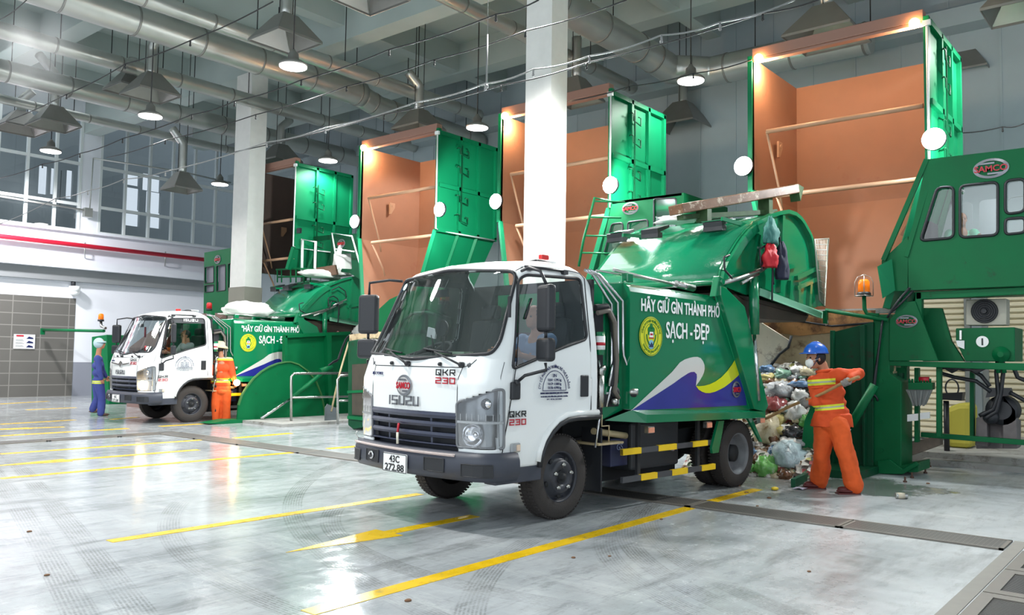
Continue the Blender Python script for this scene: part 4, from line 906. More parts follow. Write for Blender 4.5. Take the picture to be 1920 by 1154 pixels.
# cabin right of the column (bay 2)
c2 = thing('operator_cabin', 'green operator cabin with ladder right of the white column', 'operator cabin', (12.1, 6.3, 2.9))
X2_ = 11.9
outl = YZ([(1148, 378), (1278, 362), (1278, 560), (1112, 560), (1128, 470)], X2_)
w2 = [rounded(YZ([(1147, 420), (1168, 418), (1168, 470), (1132, 478)], X2_), .05), rounded(YZ([(1177, 417), (1215, 412), (1215, 470), (1177, 474)], X2_), .05), rounded(YZ([(1226, 373), (1268, 372), (1268, 470), (1226, 474)], X2_), .05)]
m = MB(); wall_with_windows(m, outl, w2, X2_, X2_+.05); obj('front_panel', m, GREEN, c2)
a = oX(1278, 362, X2_); d_ = oX(1148, 378, X2_)
m = MB(); m.box((X2_, a.y-.04, 2.5), (X2_+1.6, a.y, a.z)); m.box((X2_, a.y, a.z-.04), (X2_+1.6, d_.y, a.z)); obj('side_panel', m, GREEN, c2)
m = MB()
for w in w2: m.add([(X2_+.03, *p) for p in w], [list(range(len(w)))])
obj('window_pane', m, CGLASS, c2)
m = MB()
for w in w2: m.tube([(X2_-.005, *p) for p in w], .014, 6, closed=True)
obj('window_seal', m, BLACK, c2)
m = MB(); m.box((X2_+1.55, a.y, 2.5), (X2_+1.6, d_.y+.2, a.z)); obj('cabin_lining', m, CABIN, c2)
oval_badge(c2, oX(1182, 391, X2_-.005), (-1, 0, 0), .32, .21)
lamp('cabin_light', 'POINT', (X2_+.8, (a.y+d_.y)/2, a.z-.3), 18, (.95, .98, 1), .1)
m = MB()
A = [(1085, 500), (1094, 450), (1115, 371)]; P = [oX(*p, 11.3) for p in A]; Q = [p+Vector((.5, -.25, 0)) for p in P]
m.tube(P+[oX(1145, 378, 11.6)], .022, 8)
for f in (.2, .45, .72, .95):
    q = P[0].lerp(P[2], f); m.tube([q, q+Vector((.35, -.38, 0))], .016, 6)
obj('ladder', m, GREEN, c2)
# cabin behind the distant truck (bay 3/4)
c3 = thing('operator_cabin', 'green operator cabin with open white door behind the distant truck', 'operator cabin', (13.3, 16.9, 3.2)); X3 = 13.3
m = MB(); o3 = YZ([(592, 455), (672, 440), (690, 560), (560, 560), (560, 470)], X3); w3 = [rounded(YZ([(592, 452), (620, 449), (620, 540), (592, 540)], X3), .04), rounded(YZ([(624, 480), (660, 476), (665, 520), (624, 524)], X3), .04)]
wall_with_windows(m, YZ([(588, 444), (625, 440), (675, 438), (684, 530), (655, 512), (610, 506), (588, 512)], X3), [rounded(YZ([(592, 452), (620, 449), (620, 500), (592, 504)], X3), .04), rounded(YZ([(626, 478), (658, 475), (660, 505), (626, 503)], X3), .04)], X3, X3+.05); obj('front_panel', m, DGREEN, c3)
m = MB(); aa = oX(660, 440, X3); m.box((X3+1.2, aa.y-.2, 2.6), (X3+1.25, aa.y+1.4, aa.z)); obj('cabin_lining', m, CABIN, c3)
m = MB(); P = [oX(*p, 12.85) for p in [(566, 512), (567, 449), (592, 454), (590, 512)]]
m.tube(P, .035, 8); obj('open_door_frame', m, WHITE, c3)
m = MB(); m.tube([oX(*p, 12.95) for p in [(634, 505), (622, 437), (660, 443), (676, 500)]], .022, 6); m.tube([oX(*p, 12.95) for p in [(628, 467), (664, 472)]], .018, 6); obj('guard_rail', m, WHITE, c3)
oval_badge(c3, oX(640, 457, X3-.01), (-1, 0, 0), .30, .22)
m = MB()
for a in ([(518, 506), (560, 504), (592, 506)], [(520, 520), (590, 518)]): m.tube([oX(*p, 12.8) for p in a], .025, 6)
for px in (520, 528, 545, 555, 570, 582): m.tube([oX(px, 506, 12.8), oX(px, 530, 12.8)], .018, 6)
obj('platform_rail', m, GREEN, c3)
m = MB(); m.cbox(oX(561, 433, 12.68), (.06, .13, .13)); obj('small_floodlight', m, BLACK, c3)
m = MB(); polyX(m, [(588, 503), (628, 497), (632, 515), (588, 522)], 13.1, 13.15); obj('rusty_plate', m, mat('rusty_plate', (110, 82, 66), .7, noise=.25, nscale=5), c3)
# far press cabin seen left of the left column
c5 = thing('operator_cabin', 'dark green operator cabin with grey windows left of the left column', 'operator cabin', (12.2, 21.2, 0)); X5 = 12.2
w5 = [rounded(YZ([(384, 502), (401, 499), (401, 530), (384, 532)], X5), .04), rounded(YZ([(406, 499), (423, 496), (423, 545), (406, 547)], X5), .04), rounded(YZ([(384, 536), (401, 534), (401, 547), (384, 549)], X5), .04), rounded(YZ([(428, 495), (445, 493), (445, 545), (428, 546)], X5), .04)]
m = MB(); wall_with_windows(m, YZ([(383, 474), (452, 462), (452, 640), (381, 640)], X5), w5, X5, X5+.05); obj('front_panel', m, GREEN, c5)
m = MB()
for w in w5: m.add([(X5+.06, *p) for p in w], [list(range(len(w)))])
obj('window_pane', m, mat('grey_blind', (110, 112, 122), .4), c5)
m = MB()
for w in w5: m.tube([(X5-.005, *p) for p in w], .012, 6, closed=True)
obj('window_seal', m, BLACK, c5)
oval_badge(c5, oX(408, 487, X5-.01), (-1, 0, 0), .30, .24)
pm = MB(); pm.prism([(10.9, .0), (10.9, 1.6), (12.1, 2.55), (12.1, 0)], 1, 19.7, 22.5); o = single('spoil_heap_board', pm, mat('brown_board', (122, 98, 92), .8), 'brown sloping board between the left column and the far cabin', 'board')
# far press with beacon and arm left of the distant truck
fp = thing('waste_press', 'distant green waste press post behind the worker in blue overalls', 'press', (10.6, 24.0, 0))
m = MB(); q_ = [oX(*p, 11.0) for p in [(172, 632), (200, 628), (205, 745), (172, 742)]]; m.prism([(q_[0].y, q_[0].z), (q_[1].y, q_[1].z), (q_[2].y, 0), (q_[3].y, 0)], 0, 11.0, 11.5); obj('post', m, GREEN, fp, bevel=.01)
m = MB(); m.tube([oX(80, 619, 11.0), oX(195, 621, 11.0)], .045, 8); m.cbox(oX(80, 622, 11.0), (.1, .12, .2)); obj('swing_arm', m, GREEN, fp)
m = MB(); m.tube([oX(189, 602, 11.0), oX(190, 612, 11.0), oX(198, 616, 11.0)], .04, 8); obj('beacon_arm', m, STEEL, fp)
beacon('a', oX(189, 603, 11.0), 'small orange beacon beside the roof of the distant truck', 1.1, False)
# ================================================================= TRUCKS (own frame: x to the tail, y to the far side, z up, origin under the front axle)
CABT = [(.45, -.99, .915, .17, .08), (.95, -1.03, .93, .19, .09), (1.25, -1.03, .935, .20, .09), (1.44, -.98, .93, .21, .10), (1.6, -.90, .915, .20, .11), (2.22, -.60, .835, .15, .11), (2.29, -.53, .80, .17, .12), (2.335, -.42, .74, .22, .12), (2.365, -.27, .64, .28, .10), (2.385, -.05, .48, .32, .08)]
def cab_sec(z):
    T = CABT
    if z <= T[0][0]: return T[0][1:]
    for i in range(len(T)-1):
        if z <= T[i+1][0]:
            f = (z-T[i][0])/(T[i+1][0]-T[i][0]); f = f if i not in (4,) else f
            return tuple(T[i][k]*(1-f)+T[i+1][k]*f for k in range(1, 5))
    return T[-1][1:]
XR = .53
_cache = {}
def cab_outline(z):
    k = round(z, 4)
    if k in _cache: return _cache[k]
    xf, w, r, b = cab_sec(z); P = []
    xr = XR-.0 if z < 2.1 else XR-.35*max(0, (z-2.1)/.285)**2
    for i in range(13): t = i/12; P.append((xf+b*t*t, t*(w-r)))
    for i in range(1, 10): a = i/9*math.pi/2; P.append((xf+b+r*1.15*(1-math.cos(a)), w-r+r*math.sin(a)))
    x0 = P[-1][0]
    for i in range(1, 15): P.append((x0+(xr-.06-x0)*i/14, w))
    for i in range(1, 6): a = i/5*math.pi/2; P.append((xr-.06+.06*math.sin(a), w-.06+.06*math.cos(a)))
    L = [0]
    for i in range(1, len(P)): L.append(L[-1]+math.hypot(P[i][0]-P[i-1][0], P[i][1]-P[i-1][1]))
    _cache[k] = (P, L); return _cache[k]
def cab_at(a, z, off=0.0):
    """point on the cab shell at signed arc distance a from the front centre, height z"""
    s = 1 if a >= 0 else -1; P, L = cab_outline(z); t = min(abs(a), L[-1]-1e-6); i = 0
    lo, hi = 0, len(L)-1
    while hi-lo > 1:
        mid = (lo+hi)//2
        if L[mid] <= t: lo = mid
        else: hi = mid
    f = (t-L[lo])/(L[lo+1]-L[lo]); x = P[lo][0]+(P[lo+1][0]-P[lo][0])*f; y = P[lo][1]+(P[lo+1][1]-P[lo][1])*f
    if off:
        dx = P[lo+1][0]-P[lo][0]; dy = P[lo+1][1]-P[lo][1]; l = math.hypot(dx, dy); x += -dy/l*off; y += dx/l*off
    return Vector((x, s*y, z))
def cab_side(x, z, s, off=0.0):
    """arc distance whose x is x, on the side (past the corner)"""
    P, L = cab_outline(z)
    for i in range(10, len(P)-1):
        if P[i][0] <= x <= P[i+1][0]: return s*(L[i]+(L[i+1]-L[i])*(x-P[i][0])/(P[i+1][0]-P[i][0]+1e-9))
    return s*L[22]
def inpoly(x, y, P):
    c = False; j = len(P)-1
    for i in range(len(P)):
        if (P[i][1] > y) != (P[j][1] > y) and x < (P[j][0]-P[i][0])*(y-P[i][1])/(P[j][1]-P[i][1])+P[i][0]: c = not c
        j = i
    return c
WSP = rounded([(-.86, 1.49), (0, 1.435), (.86, 1.49), (.885, 1.60), (.80, 2.22), (0, 2.27), (-.80, 2.22), (-.885, 1.60)], .09)
SWP = rounded([(-.66, 1.36), (-.47, 2.14), (-.40, 2.19), (.34, 2.215), (.355, 1.68), (.33, 1.64), (-.03, 1.55), (-.32, 1.46)], .06)
def arch_z(x):
    if x < -.31: return .53
    if x < .12: return .47+math.sqrt(max(0, .45**2-(x-.12)**2)) if x > -.31 else .53
    return .92
def door_front(z): return -.78+(z-.53)*(.33/1.7)
HLP = [(.60, .70), (.60, 1.075), (.90, 1.17), (1.0, 1.20), (1.03, 1.18), (1.04, .70)]
def truck_cab(T, style):
    na, dz = 150, .02; nz = int((2.385-.47)/dz)
    body = MB(); ws = MB(); door = {1: MB(), -1: MB()}; dg = {1: MB(), -1: MB()}
    grid = []
    for j in range(nz+1):
        z = .47+(2.385-.47)*j/nz; P, L = cab_outline(z); row = []
        for i in range(2*na+1):
            a = (i-na)/na*L[-1]; p = cab_at(a, z); row.append((p, a))
        grid.append(row)
    def sel(mb, fs):
        idx = {}; vs = []; out = []
        for f in fs:
            q = []
            for k in f:
                if k not in idx: idx[k] = len(vs); vs.append(grid[k[0]][k[1]][0])
                q.append(idx[k])
            out.append(q[::-1])
        mb.add(vs, out, 0, True)
    F = dict(body=[], ws=[], d1=[], d2=[], g1=[], g2=[])
    for j in range(nz):
        for i in range(2*na):
            pa, a0 = grid[j][i]; pb, a1 = grid[j+1][i+1]; c = (pa+pb)/2; a = (a0+a1)/2; s = 1 if a > 0 else -1; x, z = c.x, c.z
            f = ((j, i), (j, i+1), (j+1, i+1), (j+1, i))
            if inpoly(a, z, WSP) and x < -.35: F['ws'].append(f); continue
            side = abs(c.y) > .6 and x > -.80
            isd = side and door_front(z) < x < .40 and z < 2.265
            if side and inpoly(x, z, SWP): F['g1' if s < 0 else 'g2'].append(f); continue
            if side and z < arch_z(x): continue
            if abs(a) < .60 and z < .975: continue
            if not side and inpoly(abs(a), z, HLP): continue
            if z < .66 and abs(a) < 1.05: continue
            if z < .53: continue
            F['d1' if s < 0 else 'd2'].append(f) if isd else F['body'].append(f)
    # roof cap
    sel(body, F['body']); top = [g[0] for g in grid[-1]]
    body.add(top+[Vector((.1, 0, 2.39))], [(i+1, i, len(top)) for i in range(len(top)-1)]+[(0, len(top)-1, len(top))], 0, True)
    o = obj('cab_shell', body, [WHITE, DARK], T, solid=.0); md = o.modifiers.new('solid', 'SOLIDIFY'); md.thickness = .02; md.offset = -1; md.material_offset = 1
    shell = o
    # rear wall of the cab with its window, floor pan, inner arches
    m = MB(); m.box((XR-.05, -.86, .93), (XR-.01, .86, 1.72)); m.box((XR-.05, -.86, 2.12), (XR-.01, .86, 2.22)); m.box((XR-.05, -.86, 1.72), (XR-.01, -.45, 2.12)); m.box((XR-.05, .45, 1.72), (XR-.01, .86, 2.12))
    m.box((-.85, -.86, .93), (XR-.02, .86, .97)); obj('rear_wall', m, DARK, T)
    m = MB(); sel(m, F['ws']); w = obj('windshield', m, GLASS, T)
    m = MB(); m.tube([cab_at(p[0], p[1], .006) for p in WSP], .017, 8, closed=True); obj('windshield_seal', m, BLACK, w)
    m = MB()
    for (a, z, r) in ((.80, 2.13, .035), (.72, 2.15, .035)):
        q = cab_at(a, z, .006); 
        vs = [cab_at(a+math.cos(t)*r, z+math.sin(t)*r, .006) for t in [k*math.pi/8 for k in range(16)]]; m.add(vs, [list(range(16))], 0 if a > .75 else 1)
    if style == 1: obj('round_sticker', m, [mat('sticker_blue', (70, 150, 215), .4), mat('sticker_pale', (190, 225, 225), .4)], w, label='two small round stickers')
    for s, key, gk in ((-1, 'd1', 'g1'), (1, 'd2', 'g2')):
        m = MB(); sel(m, F[key]); d = obj('door', m, [WHITE, DARK], T); md = d.modifiers.new('solid', 'SOLIDIFY'); md.thickness = .02; md.offset = -1 ; md.material_offset = 1
        m = MB(); sel(m, F[gk]); obj('side_window', m, GLASS, d)
        m = MB(); m.tube([cab_at(cab_side(p[0], p[1], s), p[1], .004) for p in SWP], .014, 8, closed=True); obj('window_seal', m, BLACK, d)
        # seam
        pts = [(door_front(z), z) for z in [.53+.1*k for k in range(18)]]+[(-.38, 2.265), (-.1, 2.28), (.2, 2.28), (.36, 2.27), (.40, 2.22), (.40, 1.6), (.40, 1.0), (.40, .93)]
        m = MB(); m.tube([cab_at(cab_side(x, z, s) if x > -.6 else s*next((a/100 for a in range(70, 160) if cab_at(a/100, z).x > x), .95), z, .001) for x, z in pts], .005, 5); obj('door_gap', m, DARK, d)
        m = MB(); y = s*.93; m.box((.24, min(y, y+s*.018), 1.11), (.35, max(y, y+s*.018), 1.31)); h = obj('door_handle', m, BLACK, d, bevel=.012)
    # fender lip and black inner arch
    for s in (-1, 1):
        path = [(-.31, .53), (-.29, .62), (-.24, .72), (-.16, .81), (-.06, .88), (.06, .92), (.2, .93), (.51, .93)]
        m = MB()
        for off, r in ((.012, .030),):
            m.tube([(x, s*(.925), z+.03) for x, z in path], r, 8)
        obj('wheel_arch_lip', m, WHITE, T)
        m = MB(); rows = [[(x, s*y, z-.012) for x, z in path] for y in (.945, .55)]; m.sheet(rows, 0, True); m.tube([(x+.012, s*.935, z-.012) for x, z in path], .016, 8); obj('arch_liner', m, BLACK, T, solid=.02)
    # headlamps
    for s in (-1, 1):
        hs = MB(); rows = []
        g = MB()
        N = 14
        def ztop(a): return 1.075+(a-.60)*.31 if a < .98 else 1.19
        for off, mb_ in ((-.06, hs), (.004, g)):
            rows = []
            for j in range(9):
                rows.append([cab_at(s*(.60+.44*i/N), .70+(ztop(.60+.44*i/N)-.70)*j/8, off) for i in range(N+1)])
            mb_.sheet(rows, 0, True)
        for j, zz in enumerate((.70, None)):
            r = [[cab_at(s*(.60+.44*i/N), .70 if j == 0 else ztop(.60+.44*i/N), o_) for i in range(N+1)] for o_ in (-.06, .006)]; hs.sheet(r, 0)
        for aa in (.60, 1.04): hs.sheet([[cab_at(s*aa, .70+(ztop(aa)-.70)*j/6, o_) for j in range(7)] for o_ in (-.06, .006)])
        h = obj('headlamp', hs, mat('lamp_housing', (175, 178, 180), .25, .6), T)
        obj('lens', g, LENS, h)
        r_ = MB(); r_.tube([cab_at(s*a_, z_, .004) for a_, z_ in rounded([(.60, .70), (.60, 1.075), (.98, 1.193), (1.04, 1.19), (1.04, .70)], .03)], .012, 6, closed=True); obj('lamp_rim', r_, mat('rim_grey', (120, 122, 126), .4), h)
        m = MB(); c = cab_at(s*.76, .81, -.02); m.lathe([(.105, .012), (.10, .0), (.085, -.02), (.06, -.035), (.02, -.045)], c+Vector((0, -s*.01, 0)), (-1, s*.2, 0), 20, caps=(0, 1)); m.lathe([(.03, -.04), (.028, -.005), (.001, .0)], c, (-1, s*.2, 0), 12); obj('reflector', m, EMH if (style == 2 and s < 0) else CHROME, h)
        m = MB(); c = cab_at(s*.88, 1.07, -.03); m.ball(c, .06, 12, sc=(.5, 1, .8)); obj('indicator_bowl', m, CHROME, h); m = MB(); c = cab_at(s*.90, 1.07, -.005); m.ball(c, .014, 8); obj('indicator_bulb', m, AMBER, h)
        m = MB()
        m.sheet([[cab_at(s*(.60+.44*i/N), z_, .008) for i in range(N+1)] for z_ in (.905, .925)])
        for k in range(7): a = .64+k*.06; m.sheet([[cab_at(s*a, z_, .007), cab_at(s*(a+.008), z_, .007)] for z_ in (.93, .985)])
        obj('lamp_divider', m, mat('lamp_housing', (175, 178, 180), .25, .6), h)
    # grille
    m = MB()
    m.sheet([[cab_at(-.6+1.2*i/16, z, -.07) for i in range(17)] for z in (.60, .985)]); g = obj('grille', m, mat('grille_dark', (28, 31, 40), .5), T)
    m = MB()
    for z0_, z1_ in ((.93, .985), (.855, .90), (.765, .81), (.70, .715)):
        m.sheet([[cab_at(-.6+1.2*i/16, z, o_) for i in range(17)] for z, o_ in ((z0_, -.06), (z0_, .0), ((z0_+z1_)/2, .012), (z1_, .0), (z1_, -.06))], 0, False)
    for a in (-.59, -.3, .3, .59): m.sheet([[cab_at(a-.012, z, -.01), cab_at(a+.012, z, -.01)] for z in (.70, .98)])
    obj('grille_bar', m, mat('grille_bar', (52, 58, 78), .35), g)
    m = MB()
    for z in [.72+.012*k for k in range(22)]: m.sheet([[cab_at(-.58+1.16*i/12, z+d, -.055) for i in range(13)] for d in (0, .005)])
    obj('grille_mesh', m, BLACK, g)
    m = MB(); m.tube([cab_at(.10, .86, .02), cab_at(.09, .78, .045)], .011, 8, 0); m.tube([cab_at(.09, .78, .045), cab_at(.075, .68, .06)], .012, 8, 1); obj('hanging_strap', m, [RTXT, mat('strap_white', (220, 216, 200), .6)], g, label='red and white strap') if style == 1 else None
    # bumper
    bm_ = MB(); prof = [(.0, .665), (.05, .66), (.075, .60), (.08, .50), (.04, .43), (-.02, .425)]
    A = [-1.16+2.32*i/40 for i in range(41)]
    def bp(a, off, z): q = cab_at(a, .70, off); return Vector((q.x, q.y*1.0, z-.0))
    bm_.sheet([[bp(a, o_, z) for a in A] for o_, z in prof], 0, True); bm_.sheet([[bp(a, o_, z) for a in A] for o_, z in ((0, .665), (-.12, .665), (-.12, .43), (-.02, .425))])
    for e in (0, 40): bm_.add([bp(A[e], o_, z) for o_, z in prof]+[bp(A[e], -.12, .43), bp(A[e], -.12, .665)], [list(range(8))])
    bp_ = obj('bumper', bm_, NAVYB, T)
    m = MB()
    for a0, a1, z0_, z1_ in ((-.92, -.70, .475, .575), (.70, .92, .475, .575), (-.52, -.30, .49, .60), (.34, .56, .49, .60)):
        q = [bp(a0+(a1-a0)*i/4, .083, z0_) for i in range(5)]; q2 = [bp(a0+(a1-a0)*i/4, .083, z1_) for i in range(5)]; m.sheet([q, q2])
        m.tube(q+q2[::-1], .006, 5, closed=True)
    obj('fog_lamp_recess', m, BLACK, bp_)
    m = MB(); c = bp(.45, .085, .55); m.tube([c+Vector((-.01, .03*math.cos(t), .03*math.sin(t))) for t in [k*.5 for k in range(11)]], .009, 6); obj('tow_hook', m, CHROME, bp_)
    if style == 1:
        m = MB(); m.sheet([[bp(-.62+1.5*i/30, .06, .648) for i in range(31)], [bp(-.62+1.5*i/30, .07, .625) for i in range(31)]]); m.tube([bp(-.62+1.5*i/60, .075+.004*(i % 2), .638) for i in range(61)], .006, 5); obj('light_strip', m, mat('strip_silver', (205, 190, 186), .35, .3), bp_, label='beaded silver strip')
        m = MB(); q = bp(.88, .05, .66); m.tube([q, q+Vector((0, .05, .03)), q+Vector((0, .03, .06))], .006, 5); obj('wire_end', m, STEEL, bp_)
    py = .06; px_ = bp(py, .09, .5).x
    m = MB(); m.box((px_-.012, py-.17, .435), (px_, py+.17, .60)); pl = obj('number_plate', m, WTXT, bp_, bevel=.006)
    m = MB()
    for z in (.44, .595): m.box((px_-.014, py-.165, z-.003), (px_-.010, py+.165, z+.003))
    for y in (-.165, .165): m.box((px_-.014, py+y-.003, .44), (px_-.010, py+y+.003, .595))
    obj('plate_border', m, BTXT, bp_)
    FM = face_m((px_-.013, py, .5), (-1, 0, 0))
    if style == 1:
        text('plate_number', '43C', .085, BTXT, bp_, FM @ Matrix.Translation((0, .022, 0)), bold=.0015); text('plate_number', '272.88', .085, BTXT, bp_, FM @ Matrix.Translation((0, -.052, 0)), width=.27, bold=.0015)
    else:
        text('plate_number', '43C', .08, BTXT, bp_, FM @ Matrix.Translation((0, .022, 0)), bold=.0015); text('plate_number', '272.08', .08, BTXT, bp_, FM @ Matrix.Translation((0, -.05, 0)), width=.27, bold=.0015)
    # lettering and badge on the front
    def FT(y, z, lift=.006):
        q = cab_at(y, z, lift); q2 = cab_at(y, z+.05, lift); n = Vector((-(q2.z-q.z), 0, q2.x-q.x)); return face_m(q, (-1, 0, -(q2.x-q.x)/(q2.z-q.z)*-1 if False else 0))
    block_text('maker_name', 'ISUZU', face_m(cab_at(.04, 1.065, .012), (-1, 0, .0)), .42, .085, SILV, T, .014, .008)
    mm = face_m(cab_at(-.47, 1.29, .018), (-1, -.14, .02)); block_text('model_lettering', 'QKR', mm @ Matrix.Translation((0, .035, 0)), .22, .055, BTXT, T); block_text('model_lettering', '230', mm @ Matrix.Translation((0, -.035, 0)), .22, .055, RTXT, T)
    for x_ in (-.59,):
        mm = face_m((x_+.0, -.945, .95), (0, -1, 0)); block_text('model_lettering', 'QKR', mm @ Matrix.Translation((0, .034, 0)), .20, .052, BTXT, T); block_text('model_lettering', '230', mm @ Matrix.Translation((0, -.034, 0)), .20, .052, RTXT, T)
    text('small_lettering', 'BLUE POWER' if style == 1 else 'BLUE POWER', .04, BLTXT, T, face_m(cab_at(.50, 1.285, .014), (-1, .14, 0)), width=.20, shear=.3)
    if style == 1: oval_badge(T, cab_at(.035, 1.20, .012), (-1, 0, 0), .21, .19)
    else:
        m = MB(); q = cab_at(.0, 1.24, .02); m.prism([(-.42, 1.27), (-.05, 1.235), (.05, 1.235), (.46, 1.27), (.42, 1.245), (.06, 1.205), (-.06, 1.205), (-.40, 1.245)], 0, q.x-.005, q.x+.02); m.prism([(-.10, 1.25), (0, 1.30), (.08, 1.24), (.0, 1.16)], 0, q.x-.012, q.x+.0); obj('winged_badge', m, CHROME, T)
        block_text('window_lettering', 'ISUZU', face_m((.02, -.866, 2.165), (0, -1, .12)), .32, .055, WTXT, T)
        m = MB(); m.sheet([[cab_at(cab_side(-.40+.74*i/8, z, -1), z, .006) for i in range(9)] for z in (2.10, 2.20)]); obj('sun_strip', m, BLACK, T)
        q = cab_at(-.6, 1.53, .0); m = MB(); m.ball(q+Vector((.05, 0, .03)), .06, 10, sc=(.3, 1, 1)); obj('dashboard_toy', m, RTXT, T, label='small red ornament behind the windshield')
        m = MB(); m.cyl((-.55, -.0, 2.02), (-.55, 0, 1.80), .02); obj('hanging_tassel', m, RTXT, T, label='red tassel')
    # company roundel on the door
    cx, cz, ry = -.13, 1.175, -.948
    m = MB(); n = 28; arcp = [(cx+.155*math.cos(math.pi*k/n), cz+.175*math.sin(math.pi*k/n)) for k in range(n+1)]
    m.tube([(x, ry, z) for x, z in arcp], .0035, 5, closed=True)
    rd = obj('company_roundel', m, BLTXT, T, label='dark blue arched company print')
    RM = face_m((cx, ry, cz), (0, -1, 0))
    text('arched_lettering', 'CTY CỔ PHẦN MÔI TRƯỜNG ĐÔ THỊ ĐÀ NẴNG', .036, BLTXT, rd, RM @ Matrix.Diagonal((.95, 1.02, 1, 1)), arc=.195, width=.585)
    for s_, dz_, sz in (('3N', .118, .042), ('TLBT: 3.295 kg', .082, .032), ('TLCP: 1.500 kg', .048, .032), ('TLTB: 4.990 kg', .014, .032)): text('weight_lettering', s_, sz, BLTXT, rd, RM @ Matrix.Translation((0, dz_, 0)), width=None if s_ == '3N' else .18)
    for s_, dz_, sz, wd in (('DANANG URBAN ENVIRONMENT JOINT STOCK COMPANY', -.03, .022, .37), ('471 NÚI THÀNH, P.HÒA CƯỜNG ĐÔNG, Q.HẢI CHÂU, TP. ĐÀ NẴNG', -.058, .016, .36), ('ĐT: 0236.3622007', -.082, .016, .2)): text('small_print', s_, sz, BLTXT, rd, RM @ Matrix.Translation((0, dz_, 0)), width=wd)
    # panel lines on the front
    m = MB(); m.tube([cab_at(a, 1.37+.0*a, .001) for a in [-.62+1.24*k/20 for k in range(21)]], .004, 4)
    for s in (-1, 1): m.tube([cab_at(s*.60, z, .001) for z in [.98+.1*k for k in range(4)]]+[cab_at(s*.62, 1.37, .001), cab_at(s*.70, 1.40, .001), cab_at(s*.74, 1.44, .001)], .004, 4); m.tube([cab_at(s*.995, z, .001) for z in (.72, .9, 1.1, 1.3, 1.42)], .003, 4)
    obj('panel_gap', m, DARK, T)
    # wipers
    for y0_ in (-.62, .02) if True else ():
        m = MB(); q = cab_at(y0_, 1.395, .02); m.lathe([(.022, -.01), (.022, .03), (.012, .04)], q, (-1, 0, 0), 12); tip = cab_at(y0_+.34, 1.50, .03); m.tube([q-Vector((.03, 0, 0)), tip], .009, 6); m.tube([cab_at(y0_+.15, 1.49, .022), cab_at(y0_+.34, 1.51, .024), cab_at(y0_+.5, 1.53, .022)], .009, 6); obj('wiper', m, BLACK, T)
    m = MB()
    for y0_ in (-.38, .28): q = cab_at(y0_, 1.395, .01); m.lathe([(.018, 0), (.018, .02), (.008, .03)], q, (-1, 0, 0), 10)
    obj('washer_nozzle', m, BLACK, T)
    # A pillar vent, side repeater, roof light, roof gutter
    m = MB(); m.box((-.69, -.93, 1.80), (-.675, -.90, 1.98)); 
    q = [cab_at(-1.04, z, .008) for z in (1.80, 1.88, 1.98)]; m.tube(q, .012, 8); obj('pillar_vent', m, BLACK, T)
    m = MB(); m.box((-.66, -.945, .66), (-.55, -.925, .74)); sr = obj('side_repeater', m, mat('lamp_housing', (175, 178, 180), .25, .6), T, bevel=.01)
    m = MB(); m.box((-.60, -.952, .675), (-.56, -.94, .725)); obj('repeater_lens', m, mat('pale_amber', (226, 200, 178), .2), sr)
    m = MB(); m.cbox((.02, -.66 if style == 1 else -.3, 2.40), (.10, .05, .045)); obj('roof_marker', m, REDL, T, bevel=.01)
    m = MB(); m.tube([cab_at(cab_side(x, 2.27, -1), 2.27, .02) for x in (-.36, -.1, .1)], .012, 8); m.box((-.38, -.86, 2.235), (-.32, -.80, 2.27)); m.box((.08, -.86, 2.235), (.14, -.80, 2.27)); obj('drip_rail', m, BLACK, T)
    # mirrors
    for s in (-1, 1):
        y = s*(1.17 if s < 0 else 1.10); x = -.50 if s < 0 else -.68
        ma = MB(); ma.tube([(-.46, s*.84, 2.22), (-.52, s*.98, 2.235), (x, s*1.10, 2.20), (x, y, 2.08)], .014, 8); ma.tube([(x, y, 1.70), (x, y, 1.62)], .014, 8); ma.tube([(x, y, 1.42), (x+.01, y, 1.36), (-.57, s*1.0, 1.31), (-.60, s*.95, 1.26)], .014, 8)
        ar = obj('mirror_arm', ma, BLACK, T)
        m = MB(); m.cbox((x, y, 1.88), (.09, .22, .40), rz=s*.35); obj('mirror_head', m, BLACK, ar, bevel=.035, seg=3)
        m = MB(); m.cbox((x, y, 1.53), (.09, .23, .20), rz=s*.35); obj('lower_mirror', m, BLACK, ar, bevel=.035, seg=3)
        m = MB(); m.cbox((-.63, s*.945, 1.18), (.10, .05, .15)); m.cbox((-.62, s*.955, 1.25), (.05, .05, .05)); obj('mirror_bracket', m, BLACK, T, bevel=.015)
    m = MB()
    for s in (-1, 1): m.box((-.82, min(s*.92, s*.78), .40), (-.26, max(s*.92, s*.78), .535))
    obj('sill', m, NAVYB, T, bevel=.01)
    # interior
    m = MB(); m.prism([(-.88, .97), (-.92, 1.40), (-.85, 1.46), (-.62, 1.47), (-.50, 1.38), (-.48, 1.0)], 1, -.70, .70); obj('dashboard', m, DASH, T, bevel=.03)
    m = MB(); c = Vector((-.40, .42, 1.50)); ax = Vector((-.5, 0, .86)).normalized(); u = Vector((0, 1, 0)); v = ax.cross(u)
    if style: c.y = -.42 if False else .42
    m.tube([c+(u*math.cos(t)+v*math.sin(t))*.20 for t in [k*math.pi/14 for k in range(28)]], .016, 8, closed=True)
    for t in (.4, 2.7, 4.7): m.tube([c, c+(u*math.cos(t)+v*math.sin(t))*.2], .012, 6)
    m.tube([c, c-ax*.25], .03, 8); obj('steering_wheel', m, DARK, T)
    m = MB()
    for y in (-.45, .45): m.cbox((.10, y, 1.12), (.50, .48, .14)); m.cbox((.36, y, 1.50), (.12, .46, .70), ry=.15); m.cbox((.42, y, 1.93), (.09, .26, .16), ry=.1)
    obj('seat', m, SEATM, T, bevel=.04)
